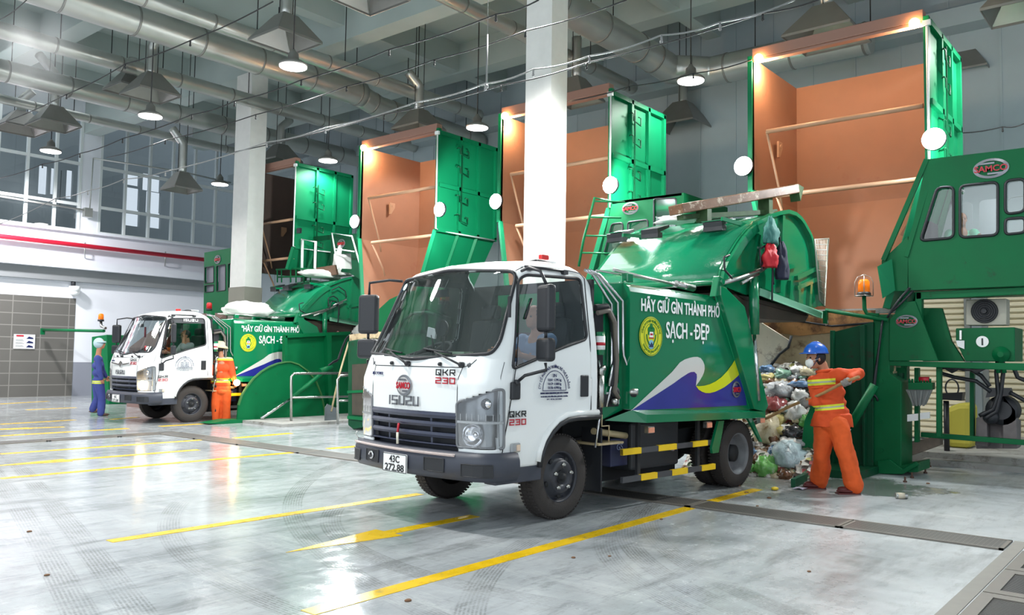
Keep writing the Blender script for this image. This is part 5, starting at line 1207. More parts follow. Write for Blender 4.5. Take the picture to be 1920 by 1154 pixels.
    m = MB(); m.cbox((-.62, .05, 2.05), (.03, .20, .07)); m.tube([(-.60, .05, 2.05), (-.52, .05, 2.2)], .008, 5); obj('rear_view_mirror', m, BLACK, T, bevel=.01)
    if style == 1:
        m = MB(); m.cbox((-.66, .12, 1.68), (.02, .12, .09), rx=.2); obj('phone', m, WTXT, T, label='pale phone on a stand'); m = MB(); m.tube([(-.65, .1, 1.46), (-.66, .11, 1.6), (-.66, .12, 1.66)], .012, 6); m.lathe([(.075, 0), (.08, .02), (.075, .04)], (-.64, -.02, 1.72), (-1, 0, 0), 16); m.tube([(-.64, -.02, 1.66), (-.64, -.02, 1.46)], .015, 6); obj('phone_stand', m, DARK, T)
        m = MB(); m.cbox((-.78, -.42, 1.495), (.16, .16, .02), rz=.3); m.cbox((-.80, -.22, 1.49), (.10, .14, .02), rz=-.3); obj('papers', m, mat('pale_green_paper', (200, 220, 190), .6), T)
def wheel(T, x, y, s, rear=False):
    """s=-1: outer face towards -y"""
    R = .385; w = .20; c = Vector((x, y, R)); ax = (0, s, 0)
    m = MB(); prof = [(.235, -w), (.27, -w), (.35, -w+.015), (.378, -w+.04), (R, -w+.07), (R, -.06), (.378, -.03), (.35, -.005), (.27, .0), (.232, -.01)]
    m.lathe(prof, c, ax, 64, caps=(0, 0))
    for k in range(64):
        a = k*2*math.pi/64
        for yy in (-.045, -.10, -.155):
            p = c+Vector((math.cos(a)*(R-.002), s*yy, math.sin(a)*(R-.002))); m.cbox(p, (.010, .042, .022), ry=-a)
    t = obj('wheel', m, RUBBER, T)
    m = MB(); 
    if not rear: m.lathe([(.24, -.02), (.228, -.008), (.215, -.03), (.205, -.07), (.19, -.075), (.15, .0), (.14, .012), (.075, .012), (.07, -.01)], c, ax, 36, caps=(0, 1))
    else: m.lathe([(.24, -.006), (.228, -.008), (.215, -.04), (.20, -.13), (.17, -.15), (.08, -.15)], c, ax, 36, caps=(0, 1))
    obj('rim', m, RIM if not rear else RIM2, t)
    if not rear:
        m = MB()
        for k in range(5): a = k*2*math.pi/5+.3; p = c+Vector((math.cos(a)*.112, s*.012, math.sin(a)*.112)); m.lathe([(.018, 0), (.018, .012), (.012, .014), (.012, .03)], p, ax, 8)
        obj('wheel_nut', m, STEEL, t)
        m = MB(); m.lathe([(.06, .0), (.06, -.005), (.035, .0), (.035, .03), (.01, .04)], c, ax, 16)
        for k in range(5): a = k*2*math.pi/5-.3; p = c+Vector((math.cos(a)*.175, s*-.035, math.sin(a)*.175)); m.ball(p, .028, 8, sc=(1, .4, 1))
        obj('hub', m, DARK, t)
    else:
        m = MB(); m.lathe([(.10, -.15), (.10, -.06), (.05, -.04), (.0001, -.035)], c, ax, 20); obj('hub', m, DARK, t)
WAVE_W = [(1181, 771.5), (1259, 698), (1274, 680), (1283, 674.5), (1292.5, 671.3), (1300, 669.8), (1307, 669.6), (1313, 672), (1317.5, 678), (1320, 685), (1320.4, 692), (1319, 699), (1316, 706), (1310, 716), (1304, 724), (1304.5, 718), (1306, 708), (1305.5, 702), (1301, 697.7), (1295, 698), (1290, 700), (1276, 709), (1261, 720), (1234, 737.5)]
WAVE_B = [(1184, 770), (1234, 737.5), (1261, 720), (1276, 709), (1290, 700), (1295, 698), (1301, 697.7), (1305.5, 702), (1306, 708), (1304.5, 718), (1304, 724), (1309, 731), (1315.4, 735), (1322, 737.4), (1330, 737.5), (1340, 735), (1348.7, 731), (1358, 726), (1367.5, 718.8), (1376, 711.5), (1384, 704), (1390, 693), (1399.5, 760.5)]
WAVE_Y = [(1304, 724), (1309, 724.8), (1320, 723.6), (1330, 720.8), (1341, 715.5), (1350.8, 708.5), (1362, 697), (1371.6, 684), (1377, 675), (1380, 666), (1383, 657), (1391, 689), (1388, 697), (1384, 704), (1376, 711.5), (1367.5, 718.8), (1358, 726), (1348.7, 731), (1340, 735), (1330, 737.5), (1322, 737.4), (1315.4, 735), (1309, 731)]
T1O = Vector((6.19, 5.37, 0)); T1R = R_(-5)
T1M = Matrix.Translation(T1O) @ Matrix.Rotation(T1R, 4, 'Z')
def side1(px, py, y=-.93):
    inv = T1M.inverted(); o = inv @ Vector((0, 0, CAM_H)); d = (inv.to_3x3() @ ray(px, py)); t = (y-o.y)/d.y; return o+d*t
def decal(name, pts, mt, parent, y=-.936):
    q = [side1(px, py) for px, py in pts]; m = MB(); n = len(q)
    import bmesh
    bm = bmesh.new(); vs = [bm.verts.new((p.x, 0, p.z)) for p in q]; es = [bm.edges.new((vs[i], vs[(i+1) % n])) for i in range(n)]
    bmesh.ops.triangle_fill(bm, use_beauty=True, edges=es); bm.verts.index_update()
    m.add([(v.co.x, y, v.co.z) for v in bm.verts], [[v.index for v in f.verts] for f in bm.faces]); bm.free(); return obj(name, m, mt, parent)
def lp(px, py, y=-.93): return side1(px, py, y)
def truck_body(T, style):
    # chassis
    m = MB()
    for y in (-.36, .36): m.box((-.75, y-.04, .50), (3.3, y+.04, .66))
    for x in (-.3, .8, 1.6, 2.3, 3.0): m.box((x-.04, -.36, .53), (x+.04, .36, .63))
    m.box((-.3, -.3, .42), (.5, .3, 1.0)); m.cyl((.1, -.7, .385), (.1, .7, .385), .05); m.cyl((3.17, -.7, .385), (3.17, .7, .385), .07); m.ball((3.17, 0, .385), .16); m.box((-.74, -.8, .5), (-.30, .8, .62)); m.box((.75, -.28, .16), (2.78, .78, .84)); m.box((3.55, -.5, .35), (3.68, .5, .85)); obj('chassis_and_dark_fill', m, DARK, T)  # the long box under the body is added to keep the underside dark
    m = MB(); m.box((1.45, -.62, .30), (2.35, -.30, .80)); obj('fuel_tank', m, mat('dark_grey_tank', (56, 58, 62), .5), T, bevel=.03)
    m = MB(); m.cyl((2.12, -.64, .50), (2.12, -.70, .50), .03); obj('exhaust_tip', m, CHROME, T)
    for s in (-1, 1):
        wheel(T, .10, s*.84, s); wheel(T, 3.17, s*.90, s, True); wheel(T, 3.17, s*.66, s, True)
        m = MB(); m.box((.62, s*.76-.12, .20), (.64, s*.76+.12, .80)); obj('mud_flap', m, BLACK, T)
    # body box
    m = MB(); prof = [(1.03, .97), (.99, 2.225), (1.05, 2.25), (2.60, 2.22), (3.45, .90)]
    w = .93; m.prism([(.68, .87), (.68, 2.20), (1.03, 2.235), (1.06, .97)], 1, -.84, .84)
    # rounded box section swept along x is approximated with top chamfers
    Bx = MB(); sec = lambda t: [(-w, .0), (-w, t-.10), (-w+.02, t-.05), (-w+.07, t-.015), (-w+.14, t), (w-.14, t), (w-.07, t-.015), (w-.02, t-.05), (w, t-.10), (w, .0)]
    rows = []
    for x, zb_, zt_ in ((1.0, .97, 2.235), (2.62, .90, 2.215)):
        s_ = sec(zt_-zb_); rows.append([(x, y, zb_+z) for y, z in s_])
    s_ = sec(.02); rows.append([(3.47, y, .88+min(z, .03) if z > 0 else .88) for y, z in sec(.2)])
    Bx.sheet(rows, 0, False); Bx.add(rows[0], [list(range(10))[::-1]]); Bx.add(rows[-1], [list(range(10))])
    bo = obj('refuse_body', Bx, TGREEN, T)
    obj('front_bulkhead', m, TGREEN, T, bevel=.01)
    # bottom lip shelf
    m = MB(); m.add([(1.04, -.93, .965), (3.56, -.93, .885), (3.62, -1.0, .865), (1.19, -1.0, .915), (1.19, -1.0, .835), (3.62, -1.0, .79), (3.5, -.6, .79), (1.0, -.6, .83), (.70, -.86, .87), (.70, -.6, .87)], [(0, 3, 2, 1), (3, 4, 5, 2), (4, 7, 6, 5), (0, 8, 4, 3), (8, 9, 7, 4), (1, 2, 5, 6)]); obj('bottom_shelf', m, TGREEN, T)
    # slanted rear frame
    m = MB(); m.prism([(2.60, 2.31), (2.72, 2.29), (3.14, 2.10), (3.70, .93), (3.62, .86), (3.36, .90), (2.72, 1.98), (2.60, 2.20)], 1, -1.0, -.93)
    m.prism([(2.60, 2.31), (2.72, 2.29), (3.14, 2.10), (3.70, .93), (3.62, .86), (3.36, .90), (2.72, 1.98), (2.60, 2.20)], 1, .93, 1.0); obj('rear_frame', m, TGREEN, T, bevel=.008)
    m = MB(); m.prism([(2.56, 2.22), (2.62, 2.22), (3.46, .90), (3.36, .90)], 1, -.938, -.93); obj('edge_strip', m, mat('light_green_edge', (30, 150, 100), .3), T)
    # top hinge ears, hinge rod
    m = MB(); m.prism([(2.52, 2.18), (2.60, 2.42), (2.74, 2.40), (2.80, 2.22)], 1, -.98, -.90); m.prism([(2.52, 2.18), (2.60, 2.42), (2.74, 2.40), (2.80, 2.22)], 1, .90, .98); m.cyl((2.66, -1.0, 2.36), (2.66, 1.0, 2.36), .04); m.box((1.05, -.86, 2.24), (1.15, -.78, 2.33)); obj('hinge', m, TGREEN, T, bevel=.008)
    # steel pipes running down the front bulkhead
    m = MB()
    for k, (dx, dy) in enumerate(((0, 0), (-.06, .015), (-.14, .03))):
        pts = [(.42+dx*.3, 2.30), (.56+dx*.5, 2.27), (.93+dx, 2.04-.02*k), (.94+dx, 1.62), (.94+dx, 1.58)]
        if k == 0: pts += [(.95, 1.50), (1.06, 1.33), (1.06, 1.16)]
        if k == 1: pts += [(.88, 1.52), (.80, 1.40), (.74, 1.2)]
        if k == 2: pts += [(.80, 1.52), (.80, 1.2), (.72, 1.0)]
        m.tube([(x, -.89+dy, z) for x, z in pts], .014, 8)
    m.tube([(.60, -.86, 1.45), (.66, -.86, 1.2), (.62, -.86, .9), (.56, -.86, .62)], .012, 6)
    obj('hydraulic_pipe', m, CHROME, T)
    m = MB(); m.tube([(.55, -.85, 1.95), (.70, -.87, 1.97), (.80, -.87, 1.85), (.84, -.87, 1.5), (.78, -.87, 1.2)], .035, 8); m.ball((.84, -.86, 1.14), .06); m.cyl((1.02, -.9, 1.12), (1.08, -.95, 1.12), .03); m.box((.60, -.86, 1.0), (.92, -.6, 1.12)); m.box((.72, -.80, 1.25), (.95, -.78, 1.95)); m.cyl((.62, -.84, .9), (.62, -.84, 1.25), .045); m.box((.56, -.84, 1.22), (.95, -.5, 1.9)); obj('pump_fitting', m, DARK, T, bevel=.005)
    m = MB(); m.tube([(.55, -.88, 1.90), (.70, -.90, 1.93), (.79, -.90, 1.82), (.83, -.90, 1.45), (.80, -.90, 1.15), (.86, -.9, 1.08)], .024, 8); obj('thick_hose', m, mat('grey_brown_hose', (104, 98, 90), .5), T)
    m = MB(); m.cyl((.60, -.88, 1.50), (.60, -.88, 1.72), .045, 14); e = obj('cylinder_bottle', m, TGREEN, T); m = MB(); m.lathe([(.047, 0), (.047, .13)], (.60, -.88, 1.55), (0, 0, 1), 14); obj('paper_label', m, WTXT, e, label='white label with red and blue print'); m = MB(); m.lathe([(.0475, 0), (.0475, .03)], (.60, -.88, 1.59), (0, 0, 1), 14); obj('label_band', m, RTXT, e)
    m = MB(); m.lathe([(.035, 0), (.035, .30)], (.62, -.87, 1.0), (0, 0, 1), 12); m.tube([(.62, -.87, 1.3), (.62, -.87, 1.36), (.66, -.88, 1.38)], .03, 8); obj('filter', m, STEEL, T)
    m = MB(); m.cyl((1.02, -.9, 1.14), (1.09, -.96, 1.14), .035); m.ball((.80, -.9, 1.05), .035); obj('valve_fitting', m, STEEL, T)
    # bamboo pole and little shelf behind the cab
    m = MB(); m.cyl((.60, -.80, .77), (1.09, -.82, .70), .032, 12); obj('pole_on_bracket', m, BAMBOO, T, label='pale wooden pole'); m = MB(); m.box((.56, -.90, .64), (.95, -.55, .66)); m.tube([(.63, -.88, .93), (.63, -.88, .82), (.74, -.88, .82), (.74, -.88, .66)], .008, 6); obj('small_shelf', m, BAMBOO, T)
    m = MB(); m.box((.9, -.78, .40), (1.18, -.62, .68)); bt = obj('battery_box', m, mat('navy_box', (34, 40, 74), .4), T, bevel=.01); text('box_lettering', 'GS', .09, mat('grey_print', (130, 140, 170), .5), bt, face_m((1.04, -.785, .56), (0, -1, 0)))
    # notice sticker
    m = MB(); m.box((.745, -.846, 1.02), (.945, -.84, 1.14)); st = obj('notice_sticker', m, WTXT, T); m = MB(); m.box((.80, -.85, 1.115), (.88, -.845, 1.135)); obj('red_print', m, RTXT, st); m = MB()
    for k in range(3): m.prism([(.76+.06*k, 1.04), (.80+.06*k, 1.05), (.80+.06*k, 1.08), (.78+.06*k, 1.09)], 1, -.85, -.845)
    obj('blue_print', m, BLTXT, st)
    # side guard rails with yellow blocks
    for z0_, y0_, first in ((.53, .0, 0), (.26, 0, 1)):
        m = MB(); m.box((.90, -.93, z0_), (2.60, -.90, z0_+.055)); g = obj('guard_rail', m, mat('rail_grey', (70, 72, 76), .4), T)
        m = MB(); xs = ((.90, 1.20), (1.50, 1.83), (2.14, 2.44)) if not first else ((1.2, 1.48), (1.75, 2.04), (2.32, 2.60))
        for a, c_ in xs: m.box((a, -.934, z0_-.002), (c_, -.898, z0_+.058))
        obj('yellow_block', m, YEL, g)
    m = MB()
    for x in (1.18, 2.28): m.box((x, -.90, .26), (x+.05, -.87, .85))
    obj('rail_post', m, DARK, T)
    m = MB(); m.prism([(2.62, .79), (2.74, .79), (2.70, .66), (2.62, .44), (2.50, .44), (2.48, .50)], 1, -.96, -.93); m.prism([(3.28, .79), (3.38, .79), (3.62, .50), (3.58, .50)], 1, -.96, -.93); obj('shelf_strut', m, TGREEN, T)
    for x in (1.22, 2.30, 3.48):
        m = MB(); m.box((x-.05, -1.035, .735), (x+.05, -.99, .80)); k = obj('side_marker', m, STEEL, T); m = MB(); m.box((x-.045, -1.045, .74), (x+.045, -1.034, .79)); obj('marker_lens', m, PINKLENS, k)
    # lettering and decals
    WF = lambda x, z: face_m((x, -.938, z), (0, -1, 0))
    text('slogan_lettering', ('' if style == 1 else '"')+'HÃY GIỮ GÌN THÀNH PHỐ', .175, WTXT, T, WF(1.925, 1.955), width=1.50, bold=.0035)
    sg = text('slogan_lettering', 'SẠCH - DẸP', .235, WTXT, T, WF(2.035, 1.695), width=.84, bold=.004)
    wt, wa = text_w('SẠCH - DẸP', .235), text_w('SẠCH - D', .235); wd = text_w('D', .235); kx = .84/(wt[1]-wt[0]+.008); xd = 2.035-.42+(wa[1]-(wd[1]-wd[0])-wt[0])*kx
    m = MB(); m.box((xd-.025, -.942, 1.695+.078), (xd+.055, -.936, 1.695+.100)); obj('letter_bar', m, WTXT, sg)
    c = Vector((1.345, -.938, 1.70)); m = MB(); m.lathe([(.20, 0), (.20, .003)], c, (0, -1, 0), 40); sl = obj('round_seal', m, SEALY, T, label='round yellow seal with green tree and blue water')
    m = MB(); m.tube([(c.x+.12*math.cos(t), -.942, c.z+.13*math.sin(t)) for t in [k*math.pi/18 for k in range(36)]], .003, 4, closed=True); m.tube([(c.x+.19*math.cos(t), -.942, c.z+.19*math.sin(t)) for t in [k*math.pi/18 for k in range(36)]], .003, 4, closed=True)
    for dx, dz_, r in ((0, .10, .028), (-.03, .065, .032), (.03, .065, .032), (-.04, .03, .02), (.04, .03, .02)): m.lathe([(r, 0), (r, .002)], c+Vector((dx, -.003, dz_)), (0, -1, 0), 14)
    for s in (-1, 1): m.tube([(c.x+s*.03, -.942, c.z-.09), (c.x+s*.07, -.942, c.z-.03), (c.x+s*.08, -.942, c.z+.02)], .008, 4)
    obj('seal_tree', m, mat('seal_green', (30, 120, 60), .4), sl)
    m = MB(); m.box((c.x-.03, -.944, c.z-.01), (c.x+.035, -.941, c.z+.045)); obj('seal_house', m, WTXT, sl); m = MB(); m.box((c.x-.04, -.945, c.z-.022), (c.x+.045, -.942, c.z-.012)); m.box((c.x-.02, -.945, c.z+.01), (c.x+.025, -.942, c.z+.03)); obj('seal_red', m, RTXT, sl)
    m = MB(); m.lathe([(.048, 0), (.048, .002)], c+Vector((0, -.003, -.085)), (0, -1, 0), 20); obj('seal_water', m, mat('seal_pale_blue', (130, 190, 215), .4), sl); m = MB(); m.prism([(c.x-.04, c.z-.11), (c.x+.04, c.z-.11), (c.x+.005, c.z-.06)], 1, -.946, -.943); obj('seal_rock', m, BLTXT, sl)
    SM = face_m(c+Vector((0, -.004, 0)), (0, -1, 0))
    text('seal_lettering', 'CÔNG TY CP MÔI TRƯỜNG ĐÔ THỊ', .034, mat('seal_green', (30, 120, 60), .4), sl, SM, arc=.145, width=.40); text('seal_lettering', 'THÀNH PHỐ ĐÀ NẴNG', .034, mat('seal_green', (30, 120, 60), .4), sl, SM @ Matrix.Rotation(math.pi, 4, 'Z'), arc=.145, width=.30)
    decal('wave_stripe', WAVE_W, WAVEW, T); decal('wave_stripe', WAVE_B, WAVEB, T, -.935)
    decal('wave_stripe', WAVE_Y, WAVEY, T, -.937)
    oval_badge(T, Vector((3.04, -.94, 1.135)), (0, -1, 0), .18, .19)
TGP = [(2.66, 2.35), (2.72, 2.51), (2.80, 2.61), (2.88, 2.68), (3.06, 2.85), (3.18, 2.95), (3.31, 3.04), (3.46, 3.12), (3.64, 3.19), (3.84, 3.27), (4.05, 3.33), (4.28, 3.38), (4.48, 3.375), (4.62, 3.34), (4.72, 3.29), (4.90, 3.16), (4.97, 3.07), (5.02, 2.96), (5.10, 2.75), (5.17, 2.54), (5.22, 2.38), (5.22, 2.22), (4.93, 2.14), (3.58, 2.31), (3.30, 2.25), (2.9, 2.30)]
def tailgate(T, style):
    for s in (-1, 1):
        m = MB(); m.prism(TGP, 1, s*.90 if s > 0 else -.93, s*.93 if s > 0 else -.90); sp = obj('tailgate_side', m, TGREEN, T)
        # arched rim and ribs on the side plate
        m = MB(); rim = TGP[7:22]
        for i in range(len(rim)-1): m.beam((rim[i][0], s*.96, rim[i][1]), (rim[i+1][0], s*.96, rim[i+1][1]), .07, .05)
        rim = TGP[0:8]
        for i in range(len(rim)-1): m.beam((rim[i][0]+.05, s*.955, rim[i][1]-.04), (rim[i+1][0]+.05, s*.955, rim[i+1][1]-.04), .05, .10)
        for a, c_ in (((4.10, 2.33), (4.18, 3.32)), ((4.55, 2.55), (5.1, 2.72)), ((4.55, 2.42), (5.12, 2.58)), ((4.35, 2.25), (4.38, 2.5)), ((4.6, 2.2), (4.6, 2.5)), ((4.05, 2.62), (4.55, 2.72)), ((3.4, 2.45), (3.55, 3.0)), ((4.9, 2.2), (4.95, 2.5))): m.beam((a[0], s*.95, a[1]), (c_[0], s*.95, c_[1]), .05, .06)
        m.prism([(3.55, 2.28), (5.18, 2.06), (5.20, 2.13), (3.55, 2.36)], 1, min(s*.93, s*1.0), max(s*.93, s*1.0)); obj('side_rib', m, TGREEN, T)
    m = MB(); rows = [[(x, y, z) for y in (-.90, .90)] for x, z in TGP[0:10]]; m.sheet(rows, 0, True); o = obj('curved_cover', m, mat('wet_truck_green', (22, 132, 92), .14, coat=.8, bump=.25, bscale=25), T, solid=.02)
    m = MB(); rows = [[(x, y, z) for y in (-.90, .90)] for x, z in TGP[15:22]]; m.sheet(rows, 0, True); m.sheet([[(3.85, y, 3.20) for y in (-.9, .9)], [(4.6, y, 2.95) for y in (-.9, .9)], [(4.9, y, 3.1) for y in (-.9, .9)]], 0); obj('packer_plate', m, DGREEN, T, solid=.02)
    m = MB(); m.sheet([[(x, y, z) for y in (-.9, .9)] for x, z in ((2.95, 2.30), (3.3, 2.2), (4.93, 2.08), (5.15, 2.15))], 0); m.prism([(2.8, 2.25), (3.3, 1.98), (4.95, 2.00), (5.1, 2.13), (3.5, 2.24)], 1, -.88, .88); obj('hopper_floor', m, mat('dirty_hopper_steel', (66, 56, 48), .6, noise=.25, nscale=4), T)
    m = MB(); m.beam((3.5, -.99, 2.30), (5.22, -.99, 2.10), .02, .09); obj('bottom_rail', m, mat('pale_green_rail', (130, 190, 160), .35), T)
    # mounted lights/cameras on top
    m = MB()
    for y in (.90, .34, -.58): x, z = 3.22, 3.06; m.prism([(x-.10, z+.02), (x+.15, z+.12), (x+.16, z+.16), (x-.11, z+.08)], 1, y-.13, y+.13); m.box((x-.10, y-.13, z-.03), (x, y+.13, z+.04))
    obj('work_light', m, BLACK, T)
    m = MB(); m.beam((3.1, .75, 3.10), (3.6, .62, 3.12), .03, .04); m.beam((3.1, -.72, 3.16), (3.6, -.86, 3.1), .03, .04); m.sheet([[(3.10, y, 3.15), (3.42, y, 3.20)] for y in (-.72, -.44)]); m.sheet([[(3.10, y, 3.15), (3.42, y, 3.20)] for y in (1.0, .78)]); obj('light_cover', m, TGREEN, T, solid=.01)
    # lift arm (long cylinder) and hydraulic lines
    m = MB(); m.tube([(3.34, -1.0, 2.46), (3.36, -1.0, 1.78)], .06, 14); obj('lift_cylinder', m, TGREEN, T); m = MB(); m.tube([(3.36, -1.0, 1.78), (3.46, -1.0, 1.0)], .022, 10); obj('lift_rod', m, CHROME, T)
    m = MB(); m.tube([(2.66, -.97, 2.34), (3.0, -1.0, 2.42), (3.5, -1.02, 2.56), (3.85, -1.02, 2.72)], .028, 8); m.tube([(3.55, -1.04, 2.63), (3.95, -1.04, 2.80)], .022, 8, ); m.tube([(3.0, -1.03, 2.36), (3.4, -1.03, 2.5)], .02, 8); obj('lock_linkage', m, STEEL, T)
    m = MB()
    for pts in ([(3.42, 2.60), (3.40, 2.80), (3.55, 2.86), (3.68, 2.80), (3.72, 2.60), (3.70, 2.2)], [(3.44, 2.55), (3.50, 2.72), (3.62, 2.74), (3.72, 2.62), (3.74, 2.4)], [(2.76, 2.40), (2.60, 2.48), (2.58, 2.62), (2.70, 2.66)], [(3.5, 3.0), (3.7, 3.1), (3.9, 3.0), (3.95, 2.85)]):
        P = [Vector((x, -1.05, z)) for x, z in pts]; m.tube([P[i].lerp(P[i+1], k/4) for i in range(len(P)-1) for k in range(4)]+[P[-1]], .013, 6)
    obj('flexible_hose', m, BLACK, T)
    m = MB(); m.tube([(.9, -.80, 2.35), (1.5, -.80, 2.31), (2.1, -.80, 2.28)], .018, 8); m.tube([(2.0, -.80, 2.29), (2.35, -.80, 2.27)], .04, 8); m.tube([(.7, -.74, 2.33), (2.2, -.74, 2.30)], .012, 6); obj('roof_pipe', m, STEEL, T)
    if style == 1:
        m = MB(); y = -1.0; m.prism([(5.05, 3.09), (5.52, 3.12), (5.45, 2.9), (5.12, 2.42), (4.98, 2.48)], 1, -.2, -.19) if False else None
        pts = [Vector((4.98, -1.0, 3.10)), Vector((5.42, -1.0, 3.16)), Vector((5.38, -1.0, 2.98)), Vector((5.28, -1.0, 2.22)), Vector((5.12, -1.0, 2.30))]
        m = MB(); m.tube([p for p in pts], .012, 6, closed=True)
        def E(p, q, f): return p.lerp(q, f)
        for k in range(1, 12):
            f = k/12; a = E(pts[0], pts[4], f); c_ = E(pts[1], pts[3], f); m.tube([a+Vector((0, .01*(k % 2), 0)), c_], .004, 4)
        for k in range(1, 9):
            f = k/9; a = E(pts[0], pts[1], f); c_ = E(pts[4], pts[3], f); m.tube([a, c_], .004, 4)
        obj('wire_mesh_flap', m, MESHM, T)
    # tipping lip channel lying on top
    m = MB(); r = lambda p: Vector(p)
    if style == 1:
        m.beam((2.9, -.2, 3.30), (4.85, -.75, 3.78), .26, .12); obj('bin_lift_channel', m, mat('rusty_brown_channel', (120, 84, 60), .35, noise=.35, nscale=6, dirt=(190, 170, 150), dirtamt=.3, dscale=9), T, bevel=.01)
        m = MB(); m.prism([(4.80, 3.84), (4.98, 3.82), (4.88, 3.62)], 1, -.86, -.72); m.beam((3.3, -.35, 3.18), (3.3, -.35, 3.36), .16, .1); m.beam((4.4, -.6, 3.36), (4.4, -.6, 3.62), .16, .1); m.beam((3.0, -.2, 3.22), (4.6, -.62, 3.46), .12, .06); obj('lift_bracket', m, mat('rust_green', (70, 92, 62), .5, noise=.3, nscale=8), T)
def make_truck(lab, style, loc, rz, ry=0):
    T = thing('garbage_truck', lab, 'garbage truck')
    truck_cab(T, style); truck_body(T, style); tailgate(T, style)
    T.location = loc; T.rotation_euler = (0, ry, rz); LOC[T.name] = Matrix.Translation(loc) @ Matrix.Rotation(rz, 4, 'Z') @ Matrix.Rotation(ry, 4, 'Y'); return T
truck1 = make_truck('white cab green body garbage truck with raised tailgate, nearest the camera', 1, T1O, T1R)
T2R = R_(-2); T2L = Vector((9.33, 16.58, 0))+Vector((math.sin(-T2R)*.84, math.cos(T2R)*.84, 0))
truck2 = make_truck('distant garbage truck with white cab and lit headlamp at the left', 2, T2L, T2R, R_(-.8))
T2M = LOC[truck2.name]
# ================================================================= PEOPLE
def remeshed(name, mb, mats, parent, voxel, smooth=4, fold=0.0, fs=9, label=None, matf=None):
    me = mb.mesh('tmp', mats[0] if isinstance(mats, (list, tuple)) else mats); o = bpy.data.objects.new('tmp', me); COL.objects.link(o)
    md = o.modifiers.new('r', 'REMESH'); md.mode = 'VOXEL'; md.voxel_size = voxel; md.use_smooth_shade = True
    if smooth: s = o.modifiers.new('s', 'SMOOTH'); s.iterations = smooth; s.factor = .5
    dg = bpy.context.evaluated_depsgraph_get(); dg.update(); me2 = bpy.data.meshes.new_from_object(o.evaluated_get(dg)); bpy.data.objects.remove(o)
    if fold:
        ns = [v.normal.copy() for v in me2.vertices]
        for v, n in zip(me2.vertices, ns):
            p = v.co; k = mnoise.noise(Vector((p.x*fs, p.y*fs, p.z*fs*.55)))+.5*abs(mnoise.noise(Vector((p.x*fs*2, p.y*fs*2, p.z*fs*1.6)))); v.co = p+n*k*fold
    if parent is not None: me2.transform(LOC[parent.name].inverted())
    me2.name = name; me2.materials.clear()
    for mt in (mats if isinstance(mats, (list, tuple)) else [mats]): me2.materials.append(mt)
    me2.polygons.foreach_set('use_smooth', [True]*len(me2.polygons))
    o = bpy.data.objects.new(name, me2); COL.objects.link(o); LOC[o.name] = LOC[parent.name] if parent else Matrix.Identity(4)
    if parent is not None: o.parent = parent
    if label: o['label'] = label
    return o
def limb(m, pts, rs):
    P = [Vector(p) for p in pts]; pp = []; rr = []
    for i in range(len(P)-1):
        for k in range(5): f = k/5; pp.append(P[i].lerp(P[i+1], f)); rr.append(rs[i]*(1-f)+rs[i+1]*f)
    pp.append(P[-1]); rr.append(rs[-1]); m.tube(pp, rr, 14)
    for p, r in zip(P, rs): m.ball(p, r*.99, 12)
def stripemat(name, base, bands, fr=.0):
    """cloth with reflective bands: (z, half height, tilt, xmin, xmax) in the wearer's own frame"""
    M = bpy.data.materials.new(name); M.use_nodes = True; N = M.node_tree.nodes; L = M.node_tree.links; b = N['Principled BSDF']; b.inputs['Roughness'].default_value = .8
    tc = N.new('ShaderNodeTexCoord'); sp = N.new('ShaderNodeSeparateXYZ'); L.new(tc.outputs['Object'], sp.inputs[0])
    n = N.new('ShaderNodeTexNoise'); n.inputs['Scale'].default_value = 7; n.inputs['Detail'].default_value = 5; L.new(tc.outputs['Object'], n.inputs['Vector'])
    mr = N.new('ShaderNodeMapRange'); mr.inputs[1].default_value = .3; mr.inputs[2].default_value = .7; mr.inputs[3].default_value = .86; mr.inputs[4].default_value = 1.08; L.new(n.outputs[0], mr.inputs[0])
    mx = N.new('ShaderNodeMix'); mx.data_type = 'RGBA'; mx.blend_type = 'MULTIPLY'; mx.inputs[0].default_value = 1; mx.inputs[6].default_value = (*lin(base), 1); L.new(mr.outputs[0], mx.inputs[7]); src = mx.outputs[2]
    def mth(op, a, c):
        m = N.new('ShaderNodeMath'); m.operation = op
        for i, v in enumerate((a, c)):
            if isinstance(v, (int, float)): m.inputs[i].default_value = v
            else: L.new(v, m.inputs[i])
        return m.outputs[0]
    for z, h, k, x0, x1 in bands:
        d = mth('ABSOLUTE', mth('SUBTRACT', sp.outputs[2], mth('ADD', mth('MULTIPLY', sp.outputs[0], k), z)), 0)
        xin = mth('MULTIPLY', mth('GREATER_THAN', sp.outputs[0], x0), mth('LESS_THAN', sp.outputs[0], x1))
        for hh, c in ((h, (214, 222, 60)), (h*.28, (168, 172, 160))):
            f = mth('MULTIPLY', mth('LESS_THAN', d, hh), xin); m2 = N.new('ShaderNodeMix'); m2.data_type = 'RGBA'; L.new(f, m2.inputs[0]); L.new(src, m2.inputs[6]); m2.inputs[7].default_value = (*lin(c), 1); src = m2.outputs[2]
    L.new(src, b.inputs['Base Color']); return M
def person_root(px, py, lab):
    g = oZ(px, py); brg = math.atan2(g.x, g.y); t = thing('person', lab, 'person', g, -brg)
    ex = Vector((math.cos(brg), -math.sin(brg), 0)); ey = Vector((math.sin(brg), math.cos(brg), 0)); k = 1565/(_f.dot(g-Vector((0, 0, CAM_H))))
    def J(x, y, d=0.0):
        """point at photo position x,y lying d metres behind the plane through the feet"""
        r = ray(x, y); o = g+ey*d; tt = (o-Vector((0, 0, CAM_H))).dot(ey)/r.dot(ey); return Vector((0, 0, CAM_H))+r*tt
    return t, J, ex, ey, k
